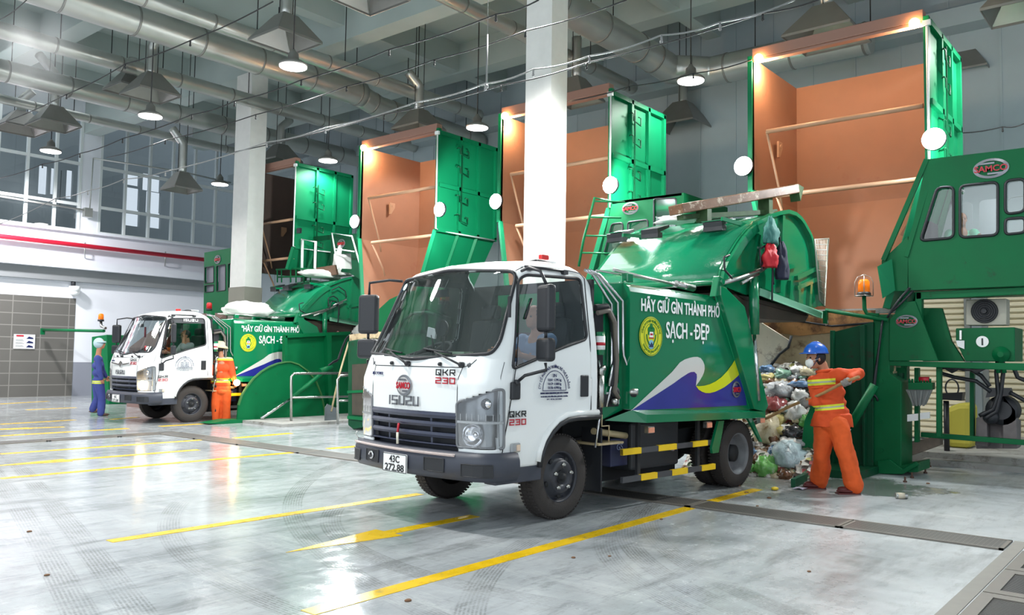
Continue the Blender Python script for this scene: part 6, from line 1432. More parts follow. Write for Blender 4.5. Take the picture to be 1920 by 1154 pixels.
def head(m, c, face, s=1.0):
    """head with jaw, nose, ears and neck stub; face = direction it looks"""
    f = Vector(face).normalized(); up = Vector((0, 0, 1)); sd = up.cross(f).normalized()
    M = Matrix((f, sd, up)).transposed()
    def e(o, r, sc): m.ball(Vector(c)+M @ (Vector(o)*s), r*s, 14, M=M, sc=sc)
    e((0, 0, .02), .098, (1.0, .80, 1.08)); e((.025, 0, -.05), .075, (1.0, .82, 1.0)); e((.055, 0, -.085), .04, (1, 1, .8)); e((.10, 0, -.02), .018, (1.1, .8, 1.5)); e((.088, 0, .035), .03, (.5, 1.6, .6))
    for s_ in (-1, 1): e((-.005, .078*s_, -.01), .028, (.6, .35, 1.1)); e((.06, .035*s_, -.03), .03, (.8, .8, .8))
    e((.085, 0, -.065), .022, (.6, 1.2, .5))
def eyes(parent, c, face, s=1.0):
    f = Vector(face).normalized(); up = Vector((0, 0, 1)); sd = up.cross(f).normalized(); m = MB()
    for s_ in (-1, 1): m.ball(Vector(c)+(f*.083+sd*.033*s_+up*.004)*s, .011*s, 8)
    obj('eye', m, HAIRM, parent)
def hand(m, w, d, side, up, curl=.6, s=1.0, grip=None):
    """palm with four fingers and thumb; w wrist, d direction of the palm, side = thumb side"""
    d = Vector(d).normalized(); sd = (Vector(side)-d*Vector(side).dot(d)).normalized(); n = d.cross(sd).normalized()
    if Vector(up).dot(n) < 0: n = -n   # n points out of the back of the hand
    M = Matrix((d, sd, n)).transposed(); w = Vector(w)
    m.ball(w+d*.05*s, .048*s, 12, M=M, sc=(1.05, .85, .42))
    for i, (off, L) in enumerate(((.030, .070), (.010, .078), (-.011, .072), (-.031, .058))):
        p = w+(d*.085+sd*off)*s; a = 0; q = [p]
        for k, l in enumerate((.42, .33, .25)):
            a += curl*(.8+.1*i); p = p+(d*math.cos(a)-n*math.sin(a))*L*l*s; q.append(p)
        limb(m, q, [.0105*s, .0098*s, .009*s, .0075*s])
    p = w+(d*.02+sd*.032)*s; limb(m, [p, p+(d*.025+sd*.028-n*.012*curl)*s, p+(d*.055+sd*.022-n*.05*curl)*s], [.014*s, .012*s, .009*s])
# ---- worker with the blue helmet, shovelling
ez = Vector((0, 0, 1))
t, J, ex, ey, k = person_root(1563, 922, 'worker in orange uniform, blue helmet and white mask pushing a long shovel')
HC = J(1529, 672, -.02); FD = -ex*.82-ey*.52
m = MB(); head(m, HC, FD); limb(m, [J(1541, 683, .02), J(1547, 705, .03)], [.058, .065])
NK = J(1550, 704, .02)
limb(m, [NK, J(1552, 760, 0), J(1558, 800, 0)], [.08, .10, .10])
A_, B_ = J(1611, 707, -.42), J(1424, 789, .35)
dsh = (B_-A_).normalized()
def shaft_at(px):
    f_ = (1611-px)/(1611-1424); return A_.lerp(B_, f_)
GR, GL = shaft_at(1589), shaft_at(1513)
SR, ER = J(1574, 704, -.10), J(1610, 702, -.10); SL, EL = J(1527, 716, .06), J(1531, 757, -.10)
WR = GR+(ER-GR).normalized()*.085+ez*.01; WL = GL+(EL-GL).normalized()*.085
for a, b_, c in ((SR, ER, WR), (SL, EL, WL)): limb(m, [a, b_, c], [.045, .038, .026])
HL1, KL, AL = J(1545, 800, .04), J(1540, 858, .02), J(1537, 905, .16)
HR1, KR, AR = J(1572, 800, -.06), J(1589, 862, -.12), J(1601, 916, -.10)
for a, b_, c in ((HL1, KL, AL), (HR1, KR, AR)): limb(m, [a, b_, c], [.07, .05, .036])
for a, g_, in ((AL, 0), (AR, 0)): limb(m, [a, a-ex*.05-ez*.03-ey*.02, a-ex*.15-ez*.045-ey*.05], [.038, .036, .028])
body = remeshed('body', m, SKIN, t, .012, 3)
eyes(t, HC, FD)
m = MB(); f = FD.normalized(); sdv = ez.cross(f).normalized(); MM = Matrix((f, sdv, ez)).transposed()
m.ball(HC+f*-.012+ez*.01, .104, 16, M=MM, sc=(1.0, .86, 1.08)); 
hair = MB(); hair.ball(HC-f*.022+ez*.012, .105, 16, M=MM, sc=(.96, .84, 1.0)); obj('hair', hair, HAIRM, t)
# helmet
m = MB(); hc = HC+ez*.055-f*.005; prof = [(.001, .125), (.045, .120), (.085, .095), (.112, .055), (.124, .012), (.128, .0), (.122, .0)]
vs = []; n = 28
for r_, h_ in prof:
    for j in range(n):
        a = 2*math.pi*j/n; vs.append(hc+f*math.cos(a)*r_*1.14+sdv*math.sin(a)*r_*.96+ez*h_)
m.add(vs, [(i*n+j, i*n+(j+1) % n, (i+1)*n+(j+1) % n, (i+1)*n+j) for i in range(len(prof)-1) for j in range(n)], 0, True)
hv = []
for j in range(15):
    a = -1.15+2.3*j/14
    for r_, z_ in ((.124, .008), (.124+.045*math.cos(a)**.6, -.006)): hv.append(hc+f*math.cos(a)*r_*1.14+sdv*math.sin(a)*r_*.98+ez*z_)
m.add(hv, [(2*j, 2*j+1, 2*j+3, 2*j+2) for j in range(14)], 0, True)
m.tube([hc+f*(.10-.2*s_/10)+ez*(.127*math.cos((s_/10-.5)*1.9)) for s_ in range(11)], .012, 6)
hm = obj('safety_helmet', m, BLUEH, t, solid=.005)
m = MB(); m.tube([hc+f*.02+sdv*.10, HC+f*.05+sdv*.07-ez*.06, HC+f*.06-ez*.125], .004, 5); m.tube([hc+f*.02-sdv*.10, HC+f*.05-sdv*.07-ez*.06, HC+f*.06-ez*.125], .004, 5); obj('chin_strap', m, BLTXT, hm)
m = MB(); m.ball(HC+f*.075-ez*.055, .062, 16, M=MM, sc=(.70, .98, .92)); mk = obj('face_mask', m, MASKM, t); m = MB(); m.tube([HC+f*.07-sdv*.05-ez*.03, HC+f*.0-sdv*.083-ez*.005], .003, 5); m.tube([HC+f*.07+sdv*.05-ez*.03, HC+f*.0+sdv*.083-ez*.005], .003, 5); m.tube([HC+f*.07-sdv*.05-ez*.08, HC-sdv*.083-ez*.03], .003, 5); obj('ear_loop', m, WTXT, mk)
ORU = (208, 74, 24)
JM = stripemat('orange_jacket_cloth', ORU, [(1.25, .034, .10, -.32, .03), (1.0-.04, .03, .12, -.24, .12)]); TM_ = stripemat('orange_trouser_cloth', (220, 88, 28), [])
m = MB(); MT = Matrix.Rotation(-math.atan2(ey.x, ey.y)+.25, 3, 'Z')
for px, py, r_, sx, sy in ((1549, 704, .10, 1.1, .8), (1551, 716, .16, 1.22, .70), (1553, 735, .17, 1.16, .70), (1556, 755, .165, 1.14, .72), (1559, 772, .165, 1.18, .76), (1560, 784, .168, 1.22, .78)): m.ball(J(px, py, 0), r_, 16, M=MT, sc=(sx, sy, .62))
limb(m, [NK-ez*.03, SR, ER, WR], [.07, .078, .064, .046]); limb(m, [NK-ez*.03, SL, EL, WL.lerp(EL, .15)], [.07, .074, .060, .046])
vs_ = []
for hh, rr in ((-.045, .222), (.03, .208), (.10, .19)):
    for j in range(28): a = j*math.pi/14; vs_.append(J(1560, 793, 0)+ex*math.cos(a)*rr*1.06+ey*math.sin(a)*rr*.68+ez*hh)
m.add(vs_, [(i*28+j, i*28+(j+1) % 28, (i+1)*28+(j+1) % 28, (i+1)*28+j) for i in range(2) for j in range(28)]+[list(range(28))[::-1], list(range(56, 84))])
jk = remeshed('jacket', m, JM, t, .012, 2, .020, 9)
m = MB(); c = J(1546, 696, .0); m.tube([c+Vector((0, 0, 0))+(ex*math.cos(a)*.082+ey*math.sin(a)*.07)+ez*(.012*math.cos(a)) for a in [q*.42 for q in range(15)]], .020, 8, closed=True); obj('collar', m, JM, jk)
m = MB(); m.add([J(1573, 692, -.19), J(1588, 692, -.22), J(1586, 699, -.235), J(1575, 696, -.21)], [(0, 1, 2, 3)]); m.box((0, 0, 0), (.0001, .0001, .0001)); 
m = MB(); 
for px in (1532, 1557): c = J(px, 729, -.17 if px > 1540 else -.10); m.tube([c-ex*.06, c+ex*.06-ez*-.012], .007, 6)
obj('pocket_flap', m, JM, jk)
m = MB(); limb(m, [HL1+ez*.02, KL, AL+ez*.03], [.120, .098, .094]); limb(m, [HR1+ez*.02, KR, AR+ez*.03], [.120, .100, .096]); m.ball(J(1558, 799, 0), .135, 14, sc=(1.0, .9, .6))
for a in (AL, AR): m.cyl(a+ez*.05, a-ez*.0, .088, 14)
remeshed('trousers', m, TM_, t, .013, 2, .022, 8)
SHOE = mat('maroon_sandal', (92, 34, 34), .5)
m = MB()
for a in (AL, AR):
    dn = (-ex*.85-ey*.4).normalized(); MM2 = Matrix((dn, ez.cross(dn), ez)).transposed(); c = a+dn*.07; c.z = .035
    m.ball(c+dn*.0, .13, 14, M=MM2, sc=(1.05, .42, .20)); m.ball(c+dn*.06+ez*.015, .06, 12, M=MM2, sc=(1.0, .8, .55)); m.ball(c-dn*.09+ez*.02, .05, 12, M=MM2, sc=(.9, .8, .8))
    q = Vector((c.x, c.y, .008)); m.cbox(q, (.25, .10, .016), rz=math.atan2(dn.y, dn.x))
obj('sandal', m, SHOE, t, bevel=0)
# shovel held across the body
for w_, q, nm in ((WR, GR, 'right'), (WL, GL, 'left')):
    # nearest point of the shaft: the fingers close around it
    m = MB()
    cen = q; u1 = (w_-q); u1 = (u1-dsh*u1.dot(dsh)).normalized() if u1.length > .01 else ey.copy(); u2 = dsh.cross(u1)
    m.ball(cen+u1*.035, .05, 12, sc=(1, 1, .75))
    for i in range(4):
        off = dsh*(.033-.022*i); R_f = .026
        pts = [cen+off+(u1*math.cos(a)+u2*math.sin(a))*(R_f+.004) for a in [.2+.62*j for j in range(7)]]; limb(m, pts, [.0115]*7)
    pts = [cen+dsh*.045+(u1*math.cos(a)+u2*math.sin(a))*.030 for a in [.1-.7*j for j in range(4)]]; limb(m, pts, [.014, .013, .012, .011])
    limb(m, [cen+u1*.045, w_, w_+(w_-cen)*.35], [.036, .036, .042])
    remeshed('glove', m, GLOVE, t, .006, 2)
sh = thing('shovel', 'long wooden handled shovel held by the worker in the blue helmet', 'shovel', B_)
m = MB(); m.tube([A_.lerp(B_, s/12)+ez*(.01*math.sin(s)) for s in range(13)], .017, 10); obj('handle', m, WOOD, sh)
m = MB(); sdx = dsh.cross(ez).normalized(); c = B_+dsh*.02; rows = []
for i in range(7):
    f_ = i/6; w_ = .11*(1-.25*f_**3); rows.append([c+dsh*(.30*f_)+sdx*(w_*s_)+ez*(.02*s_*s_-.02) for s_ in (-1, -.5, 0, .5, 1)])
m.sheet(rows, 0, True); m.tube([c-dsh*.1, c+dsh*.08], .022, 8); obj('blade', m, mat('worn_steel_blade', (110, 104, 98), .4, .8, noise=.2, nscale=8), sh, solid=.004)
# ---- worker from behind in bucket hat beside the distant truck
t, J, ex, ey, k = person_root(415, 790, 'worker in orange uniform and beige bucket hat seen from behind by the distant truck')
HC = J(413, 652, .02); FD = ey*.9+ex*.3
m = MB(); head(m, HC, FD, .98); limb(m, [J(414, 662, 0), J(415, 676, 0)], [.055, .06]); limb(m, [J(415, 680, 0), J(415, 730, 0)], [.09, .10])
SL, EL, WL = J(401, 676, 0), J(397, 702, -.02), J(400, 722, .16); SR, ER, WR = J(431, 676, 0), J(436, 703, -.05), J(440, 716, .10)
for a in ((SL, EL, WL), (SR, ER, WR)): limb(m, a, [.045, .04, .028])
LL = [J(408, 735, 0), J(405, 760, 0), J(406, 786, .05)]; RR = [J(423, 735, 0), J(424, 760, 0), J(424, 786, .0)]
limb(m, LL, [.07, .05, .035]); limb(m, RR, [.07, .05, .035])
for a in (LL[2], RR[2]): limb(m, [a, a+ey*.12-ez*.035], [.036, .03])
hand(m, WR, (WR-ER), -ex, ez, .6); hand(m, WL, (WL-EL), ex, ez, .6)
remeshed('body', m, SKIN, t, .011, 2)
m = MB(); m.ball(HC-FD*.02+ez*.01, .105, 14, sc=(.95, .95, 1)); obj('hair', m, HAIRM, t)
m = MB(); m.lathe([(.17, -.035), (.165, -.01), (.115, .03), (.11, .09), (.07, .115), (.0001, .118)], HC+ez*.02, (.12, 0, 1), 24); obj('bucket_hat', m, mat('beige_cotton', (204, 194, 160), .85, noise=.08, nscale=20), t, solid=.006)
m = MB()
for py, r_, sx in ((676, .12, 1.35), (690, .175, 1.2), (705, .17, 1.16), (720, .165, 1.14), (730, .17, 1.12)): m.ball(J(416, py, 0), r_, 14, M=Matrix.Rotation(-math.atan2(ey.x, ey.y), 3, 'Z'), sc=(sx, .72, .65))
limb(m, [J(416, 676, 0), SL, EL, WL], [.07, .075, .066, .05]); limb(m, [J(416, 676, 0), SR, ER, WR], [.07, .075, .066, .05])
J2M = stripemat('orange_jacket_back', (208, 76, 26), [(1.375, .055, 0, -.3, .3), (.885, .045, 0, -.24, .20)]); remeshed('jacket', m, J2M, t, .014, 2, .010, 7)
m = MB(); limb(m, LL, [.115, .095, .09]); limb(m, RR, [.115, .095, .09]); m.ball(J(416, 735, 0), .165, 12, sc=(1, .9, .55)); remeshed('trousers', m, TM_, t, .014, 2, .012, 6)
m = MB()
for a in (LL[2], RR[2]): c = a+ey*.05; c.z = .035; m.ball(c, .12, 12, M=Matrix((ey, ex, ez)).transposed(), sc=(1.1, .42, .28))
obj('sandal', m, SHOE, t)
# ---- worker in blue walking behind the distant truck front
t, J, ex, ey, k = person_root(186, 780, 'worker in blue overalls and pale hood walking behind the distant truck cab')
HC = J(188, 645, 0); FD = ex*.95-ey*.15
m = MB(); head(m, HC, FD, .98); limb(m, [J(186, 655, 0), J(184, 668, 0)], [.055, .06]); limb(m, [J(184, 672, 0), J(184, 715, 0)], [.09, .09])
SR, ER, WR = J(183, 672, -.17), J(186, 696, -.2), J(190, 710, -.2); SL, EL, WL = J(186, 672, .17), J(192, 695, .2), J(198, 706, .2)
for a in ((SL, EL, WL), (SR, ER, WR)): limb(m, a, [.045, .04, .028])
LL = [J(182, 718, .05), J(183, 746, .08), J(174, 768, .1)]; RR = [J(186, 718, -.08), J(191, 748, -.1), J(189, 776, -.12)]
limb(m, LL, [.07, .05, .035]); limb(m, RR, [.07, .05, .035])
for a in (LL[2], RR[2]): limb(m, [a, a+ex*.13-ez*.03], [.036, .03])
hand(m, WR, (WR-ER), ex, -ey, .5); hand(m, WL, (WL-EL), ex, ey, .5)
remeshed('body', m, SKIN, t, .011, 2); eyes(t, HC, FD)
m = MB(); f = FD.normalized(); m.ball(HC-f*.03+ez*.015, .118, 14, sc=(1, 1, 1.05)); m.lathe([(.125, 0), (.12, .04)], HC+ez*.02, (0, 0, 1), 18); obj('hood', m, mat('pale_blue_cloth', (176, 200, 208), .8), t)
BLU = stripemat('blue_overall_cloth', (58, 70, 140), [(.77, .035, 0, -.3, .3)])
m = MB()
for py, r_ in ((674, .12), (686, .155), (700, .15), (714, .15)): m.ball(J(184, py, 0), r_, 14, M=Matrix.Rotation(-math.atan2(ey.x, ey.y), 3, 'Z'), sc=(.85, 1.15, .7))
limb(m, [SL, EL, WL], [.07, .062, .048]); limb(m, [SR, ER, WR], [.07, .062, .048]); limb(m, LL, [.11, .085, .075]); limb(m, RR, [.11, .085, .075]); remeshed('overalls', m, BLU, t, .014, 2, .010, 7)
m = MB()
for a in (LL[2], RR[2]): c = a+ex*.05-ez*.05; c.z = max(c.z, .035); m.ball(c, .12, 12, M=Matrix((ex, ey, ez)).transposed(), sc=(1.1, .42, .28))
obj('shoe', m, mat('brown_shoe', (86, 66, 56), .6), t)
# ---- seated people, given in a frame: x forward-left of the seat etc.
def seated(lab, M, shirt, trous, s=1.0, glove=None, arm=None, hairc=True, cap=None):
    """M: frame at the seat; its -x is where the person faces, z up"""
    t = thing('person', lab, 'person', M.to_translation()); V = lambda x, y, z: M @ Vector((x*s, y*s, z*s))
    f = (M.to_3x3() @ Vector((-1, 0, 0))); up = Vector((0, 0, 1)); sd = (M.to_3x3() @ Vector((0, 1, 0)))
    HC = V(-.02, 0, .74); m = MB(); head(m, HC, f, s); limb(m, [V(.02, 0, .66), V(.03, 0, .56)], [.055, .06]); limb(m, [V(.03, 0, .5), V(.05, 0, .1)], [.09, .10])
    arms = arm or [[V(.02, -.19, .50), V(-.12, -.24, .28), V(-.38, -.16, .34)], [V(.02, .19, .50), V(-.12, .24, .28), V(-.38, .16, .34)]]
    for a in arms: limb(m, a, [.045, .04, .028]); hand(m, a[2], (a[2]-a[1]), up, -f, .9)
    legs = [[V(.0, y, .08), V(-.42, y, .10), V(-.46, y, -.30)] for y in (-.12, .12)]
    for a in legs: limb(m, a, [.075, .055, .04])
    remeshed('body', m, SKIN, t, .012, 2); eyes(t, HC, f, s)
    m = MB(); M3 = Matrix((f.normalized(), sd.normalized(), up)).transposed(); m.ball(HC-f*.025*s+up*.02, .105*s, 14, M=M3, sc=(.97, .85, 1.0)); obj('hair', m, HAIRM, t)
    m = MB()
    for z, r_ in ((.50, .12), (.42, .155), (.30, .155), (.16, .155), (.08, .15)): m.ball(V(.04, 0, z), r_*s, 14, M=M3, sc=(.75, 1.2, .7))
    for a in arms: limb(m, [a[0], a[1], a[1].lerp(a[2], .25)], [.07, .06, .055])
    remeshed('shirt', m, shirt, t, .014, 2, .006, 8)
    m = MB()
    for a in legs: limb(m, a, [.10, .08, .06])
    remeshed('trousers', m, trous, t, .016, 2)
    return t
NAVY = mat('navy_trousers', (40, 46, 66), .8)
MT1 = T1M @ Matrix.Translation((.14, -.42, 1.17)); MT1[2][3] = 1.17
dv = seated('driver in a pale blue shirt seen through the side window of the nearest truck', T1M @ Matrix.Translation((.14, -.45, 1.17)), mat('pale_blue_shirt', (104, 136, 176), .8), NAVY, .92)
MT2 = T2M @ Matrix.Translation((.14, -.45, 1.17)); V2 = lambda x, y, z: MT2 @ Vector((x, y, z))
seated('driver in a grey shirt lifting a hand to the face in the distant truck', MT2, mat('grey_shirt', (146, 152, 150), .8), NAVY, .92, arm=[[V2(.02, -.18, .46), V2(-.20, -.26, .40), V2(-.14, -.16, .62)], [V2(.02, .18, .46), V2(-.12, .22, .26), V2(-.34, .15, .30)]])
c = oX(1803, 428, 12.75); seated('cabin operator in a green shirt behind the big windows', Matrix.Translation((c.x, c.y, c.z-.48)) @ Matrix.Rotation(.4, 4, 'Z'), mat('mint_shirt', (120, 206, 168), .8), NAVY, .8)
# ================================================================= GUARD PLATES AND RAILING (middle left)
gpl = thing('guard_plate_assembly', 'green quarter round guard plates beside the distant truck', 'guard plate', (11.4, 15.9, 0))
Yq = 15.9
def arcpx(cx, cy, rx, ry, a0, a1, n=16): return [(cx+rx*math.cos(a0+(a1-a0)*i/n), cy-ry*math.sin(a0+(a1-a0)*i/n)) for i in range(n+1)]
m = MB(); q = [(445, 787), (447, 760)]+[(453, 742), (462, 727), (475, 710), (490, 697), (505, 688), (520, 682), (536, 679)]+[(545, 679), (560, 684), (578, 697), (592, 715), (602, 740), (608, 768), (609, 785)]; polyY(m, q, Yq-.02, Yq+.02); obj('curved_plate', m, GREEN, gpl)
m = MB(); pts = [oY(px, py, Yq-.03) for px, py in q[1:]]
for i in range(len(pts)-1): m.beam(pts[i], pts[i+1], .05, .03)
obj('plate_rim', m, mat('worn_edge', (60, 110, 60), .5), gpl)
m = MB(); polyY(m, [(536, 630), (657, 624), (657, 784), (536, 786)], Yq+.25, Yq+.29); polyY(m, [(536, 628), (657, 622), (657, 628), (536, 634)], Yq+.15, Yq+.25); polyY(m, [(534, 630), (539, 630), (539, 680), (534, 680)], Yq+.15, Yq+.25); polyY(m, [(613, 626), (622, 626), (622, 784), (617, 784)], Yq+.12, Yq+.25); obj('tall_plate', m, GREEN, gpl)
m = MB(); a = oZ(393, 794); polyY(m, [(392, 795), (430, 788), (657, 782), (657, 788), (430, 796)], Yq-.12, Yq+.3); obj('base_rail', m, GREEN, gpl)
m = MB(); m.cyl(oY(548, 746, Yq-.3), oY(616, 692, Yq-.3), .055, 12); m.cyl(oY(600, 697, Yq-.3), oY(622, 690, Yq-.3), .07, 10); obj('ram_cylinder', m, GREEN, gpl)
m = MB(); m.cyl(oY(490, 785, Yq-.25), oY(548, 746, Yq-.3), .032, 12); obj('ram_rod', m, CHROME, gpl)
m = MB(); P = [oY(*p, Yq-.3) for p in [(612, 690), (622, 682), (632, 678), (640, 655), (648, 636), (660, 627)]]
for o_ in (0, .05): m.tube([(P[i].lerp(P[i+1], s/4))+Vector((o_, 0, o_)) for i in range(len(P)-1) for s in range(4)]+[P[-1]], .018, 6)
obj('hydraulic_hose', m, BLACK, gpl)
# steel railing
rl = thing('steel_railing', 'stainless steel hand railing in front of the green plates', 'railing', oZ(600, 795)); Yr = 14.95
m = MB()
A = oY(546, 788, Yr); a1 = oY(546, 707, Yr); a2 = oY(551, 701, Yr); a3 = oY(660, 700, Yr)
m.tube([(A.x, A.y, 0.06), a1, a2, a3], .028, 10); m.tube([oY(547, 746, Yr), oY(658, 744, Yr)], .024, 10)
B_ = oY(633, 796, Yr-.7); m.tube([(B_.x, B_.y, 0), oY(633, 712, Yr-.7), oY(638, 705, Yr-.7), oY(668, 703, Yr-.7)], .028, 10); m.tube([oY(634, 752, Yr-.7), oY(660, 751, Yr-.7)], .024, 10); obj('rail_tube', m, STEEL, rl)
sp = thing('spade', 'grey square spade leaning against the steel railing', 'spade', oZ(620, 797)); Ys = Yr-.35
m = MB(); m.tube([oY(654, 642, Ys+.3), oY(637, 700, Ys+.1), oY(621, 772, Ys)], .022, 8); obj('handle', m, BAMBOO, sp)
m = MB(); polyY(m, [(610, 765), (614, 758), (632, 766), (634, 795), (609, 795)], Ys, Ys+.02); obj('blade', m, mat('grey_sheet_blade', (112, 120, 124), .5, .4), sp)
bn = oZ(660, 806); bt = thing('press_leg', 'tall green box post just left of the nearest truck cab', 'post', bn); Xb = bn.x
m = MB(); polyX(m, [(652, 640), (685, 634), (690, 800), (662, 806), (652, 798)], Xb, Xb+.5); obj('post', m, DGREEN, bt, bevel=.02)
m = MB(); polyX(m, [(651, 733), (690, 731), (690, 736), (651, 738)], Xb-.04, Xb); polyX(m, [(651, 780), (690, 784), (690, 790), (651, 786)], Xb-.04, Xb); obj('band', m, GREEN, bt)
m = MB(); polyX(m, [(660, 684), (690, 682), (690, 780), (660, 778)], Xb-.015, Xb); obj('worn_panel', m, mat('worn_dark_panel', (62, 56, 46), .7, noise=.3, nscale=5), bt)
m = MB(); polyX(m, [(655, 628), (700, 622), (700, 634), (655, 640)], Xb+.02, Xb+.4); obj('top_plate', m, mat('dirty_cream_plate', (188, 168, 134), .6), bt)
# receptacle of the bay hidden by the nearest truck, glimpsed through its windshield
g2 = thing('guard_plate_assembly', 'green curved guard plate glimpsed through the nearest truck windshield', 'guard plate', (11.2, 10.6, 0))
m = MB(); polyX(m, [(690, 790), (690, 610), (705, 585), (730, 562), (760, 548), (800, 541), (840, 541), (905, 541), (905, 790)], 11.5, 11.55); obj('curved_plate', m, GREEN, g2)
m = MB(); polyX(m, [(700, 622), (905, 616), (905, 622), (700, 628)], 11.42, 11.5); polyX(m, [(790, 541), (797, 541), (797, 790), (790, 790)], 11.42, 11.5); P = [oX(*p, 11.4) for p in [(746, 620), (757, 600), (775, 588), (800, 586), (815, 590)]]; m.tube(P, .03, 8); obj('frame_bar', m, DGREEN, g2)
m = MB(); m.tube([oX(826, 572, 11.35), oX(828, 600, 11.38), oX(834, 640, 11.42)], .03, 8); obj('beacon_arm', m, GREEN, g2)
beacon('a', oX(834, 571, 11.3), 'orange beacon seen through the windshield of the nearest truck', 1.3)
# beacon on post beside truck 2 cab
m = MB(); polyX(m, [(388, 583), (396, 583), (396, 640), (388, 640)], 11.0, 11.1); polyX(m, [(384, 600), (402, 598), (402, 612), (384, 612)], 10.95, 11.15); o = single('beacon_post', m, GREEN, 'green post with red beacon between the distant cab and its body', 'post')
beacon('r', oX(392, 583, 11.05), 'small red beacon on the green post above the distant cab', 1.0, False)
# lights: small lit lamp on the hopper lamp near the worker in the bucket hat
m = MB(); c = oX(444, 718, 10.3); m.ball(c, .07, 12); lt = single('work_lamp', m, EMO, 'small bright yellow work lamp beside the worker in the bucket hat', 'lamp')
lamp('work_light', 'POINT', (c.x-.25, c.y-.35, c.z), 3, (1, .8, .45), .05)
m = MB(); c = oY(430, 596, 17.4)
# ================================================================= SACKS ON THE DISTANT TRUCK
def sack(c, d, rz, mt, nm, lab, cat, amp=.12, seed=0, n=26, group=None, ry=0, fq=2.2):
    m = MB(); vs = []; k = n//2+1; M = Matrix.Rotation(rz, 3, 'Z') @ Matrix.Rotation(ry, 3, 'Y')
    for i in range(k+1):
        t = math.pi*i/k
        for j in range(n):
            a = 2*math.pi*j/n; p = Vector((math.sin(t)*math.cos(a), math.sin(t)*math.sin(a), math.cos(t)))
            q = p*fq+Vector((seed*3.1, seed*1.7, 0)); w = 1+amp*(1.6*mnoise.noise(q)+1.3*abs(mnoise.noise(q*2.3))+.6*mnoise.noise(q*4.5)); p = p*w
            if p.z < -.55: p.z = -.55
            vs.append(Vector(c)+M @ Vector((p.x*d[0]/2, p.y*d[1]/2, p.z*d[2]/2)))
    m.add(vs, [(i*n+j, (i+1)*n+j, (i+1)*n+(j+1) % n, i*n+(j+1) % n) for i in range(k) for j in range(n)], 0, True)
    return single(nm, m, mt, lab, cat, group)
SACKM = mat('white_woven_sack', (226, 224, 220), .7, bump=.3, bscale=30)
TP = lambda x, y, z: T2M @ Vector((x, y, z))
sack(TP(1.65, -.35, 2.44), (1.15, .7, .44), T2R, SACKM, 'sack', 'large white woven sack lying on the roof of the distant truck body', 'sack', .16, 1)
sack(TP(3.75, -.3, 3.42), (1.3, .6, .24), .2, SACKM, 'sack', 'flat white sack lying on the raised tailgate of the distant truck', 'sack', .2, 2)
sack(oY(643, 497, 16.7), (.5, .4, 1.0), .1, SACKM, 'sack', 'tall white sack standing on the raised tailgate of the distant truck', 'sack', .2, 3)
sack(TP(4.35, -1.0, 1.92), (.3, .3, .45), .3, SACKM, 'sack', 'small white sack on top of the rubbish behind the distant truck', 'sack', .2, 4)
sack(TP(3.85, -.9, 1.84), (.35, .3, .3), .3, mat('pink_bag', (206, 140, 140), .4), 'rubbish_bag', 'pinkish bag behind the distant truck tailgate', 'bag', .25, 5)
# clothes hanging on the near tailgate
sack(T1M @ Vector((3.56, -1.10, 2.68)), (.24, .16, .32), 0, mat('red_cloth', (196, 32, 44), .6), 'cloth_bundle', 'red cloth bundle hanging on the raised tailgate hoses', 'cloth', .25, 6)
sack(T1M @ Vector((3.86, -1.10, 2.62)), (.22, .14, .55), 0, mat('navy_cloth', (34, 38, 60), .8), 'cloth_bundle', 'dark navy jacket hanging on the raised tailgate', 'cloth', .2, 7)
sack(T1M @ Vector((3.62, -1.08, 2.98)), (.30, .14, .36), 0, mat('teal_rag', (60, 120, 112), .8), 'cloth_bundle', 'teal rag bunched above the red cloth on the tailgate', 'cloth', .3, 8)
sack(T1M @ Vector((3.25, .02, 3.24)), (.30, .5, .12), 0, mat('white_foam', (235, 235, 232), .7), 'foam_block', 'white foam scrap on top of the nearest truck tailgate', 'foam', .25, 9)
# ================================================================= RUBBISH HEAP
def slope(px, py, x0=10.35, x1=11.75, zt=1.50):
    """meeting point of a pixel ray with the heap face"""
    k = zt/(x1-x0); d = ray(px, py); o = Vector((0, 0, CAM_H)); tt = (k*(0-x0)-CAM_H)/(d.z-k*d.x) if True else 0
    p = o+d*tt; return p
b = MB(); rows = []
for i in range(22):
    f_ = i/21; row = []
    for j in range(26):
        y = 3.72+(5.5-3.72)*j/25; x = 10.28+1.55*f_; z = 1.45*f_-.03; nn = mnoise.noise(Vector((x*3, y*3, 0)))*.13+mnoise.noise(Vector((x*9, y*9, 4)))*.05
        row.append((x-.05*nn, y, max(-.01, z+nn*min(1, f_*4+.1))))
    rows.append(row)
b.sheet(rows, 0, True)
HM_ = bpy.data.materials.new('mixed_litter'); HM_.use_nodes = True; N = HM_.node_tree.nodes; L = HM_.node_tree.links; vo = N.new('ShaderNodeTexVoronoi'); vo.inputs['Scale'].default_value = 16; tc = N.new('ShaderNodeTexCoord'); L.new(tc.outputs['Object'], vo.inputs['Vector'])
cr = N.new('ShaderNodeValToRGB'); L.new(vo.outputs['Color'], cr.inputs[0]); cr.color_ramp.interpolation = 'CONSTANT'
for i, (p_, c_) in enumerate([(0, (70, 56, 44)), (.2, (200, 196, 186)), (.35, (120, 92, 60)), (.45, (90, 110, 80)), (.55, (206, 200, 190)), (.68, (150, 60, 60)), (.74, (60, 50, 44)), (.85, (190, 180, 110)), (.93, (90, 120, 160))]):
    e = cr.color_ramp.elements[i] if i < 2 else cr.color_ramp.elements.new(p_); e.position = p_; e.color = (*lin(c_), 1)
L.new(cr.outputs[0], N['Principled BSDF'].inputs['Base Color']); N['Principled BSDF'].inputs['Roughness'].default_value = .5
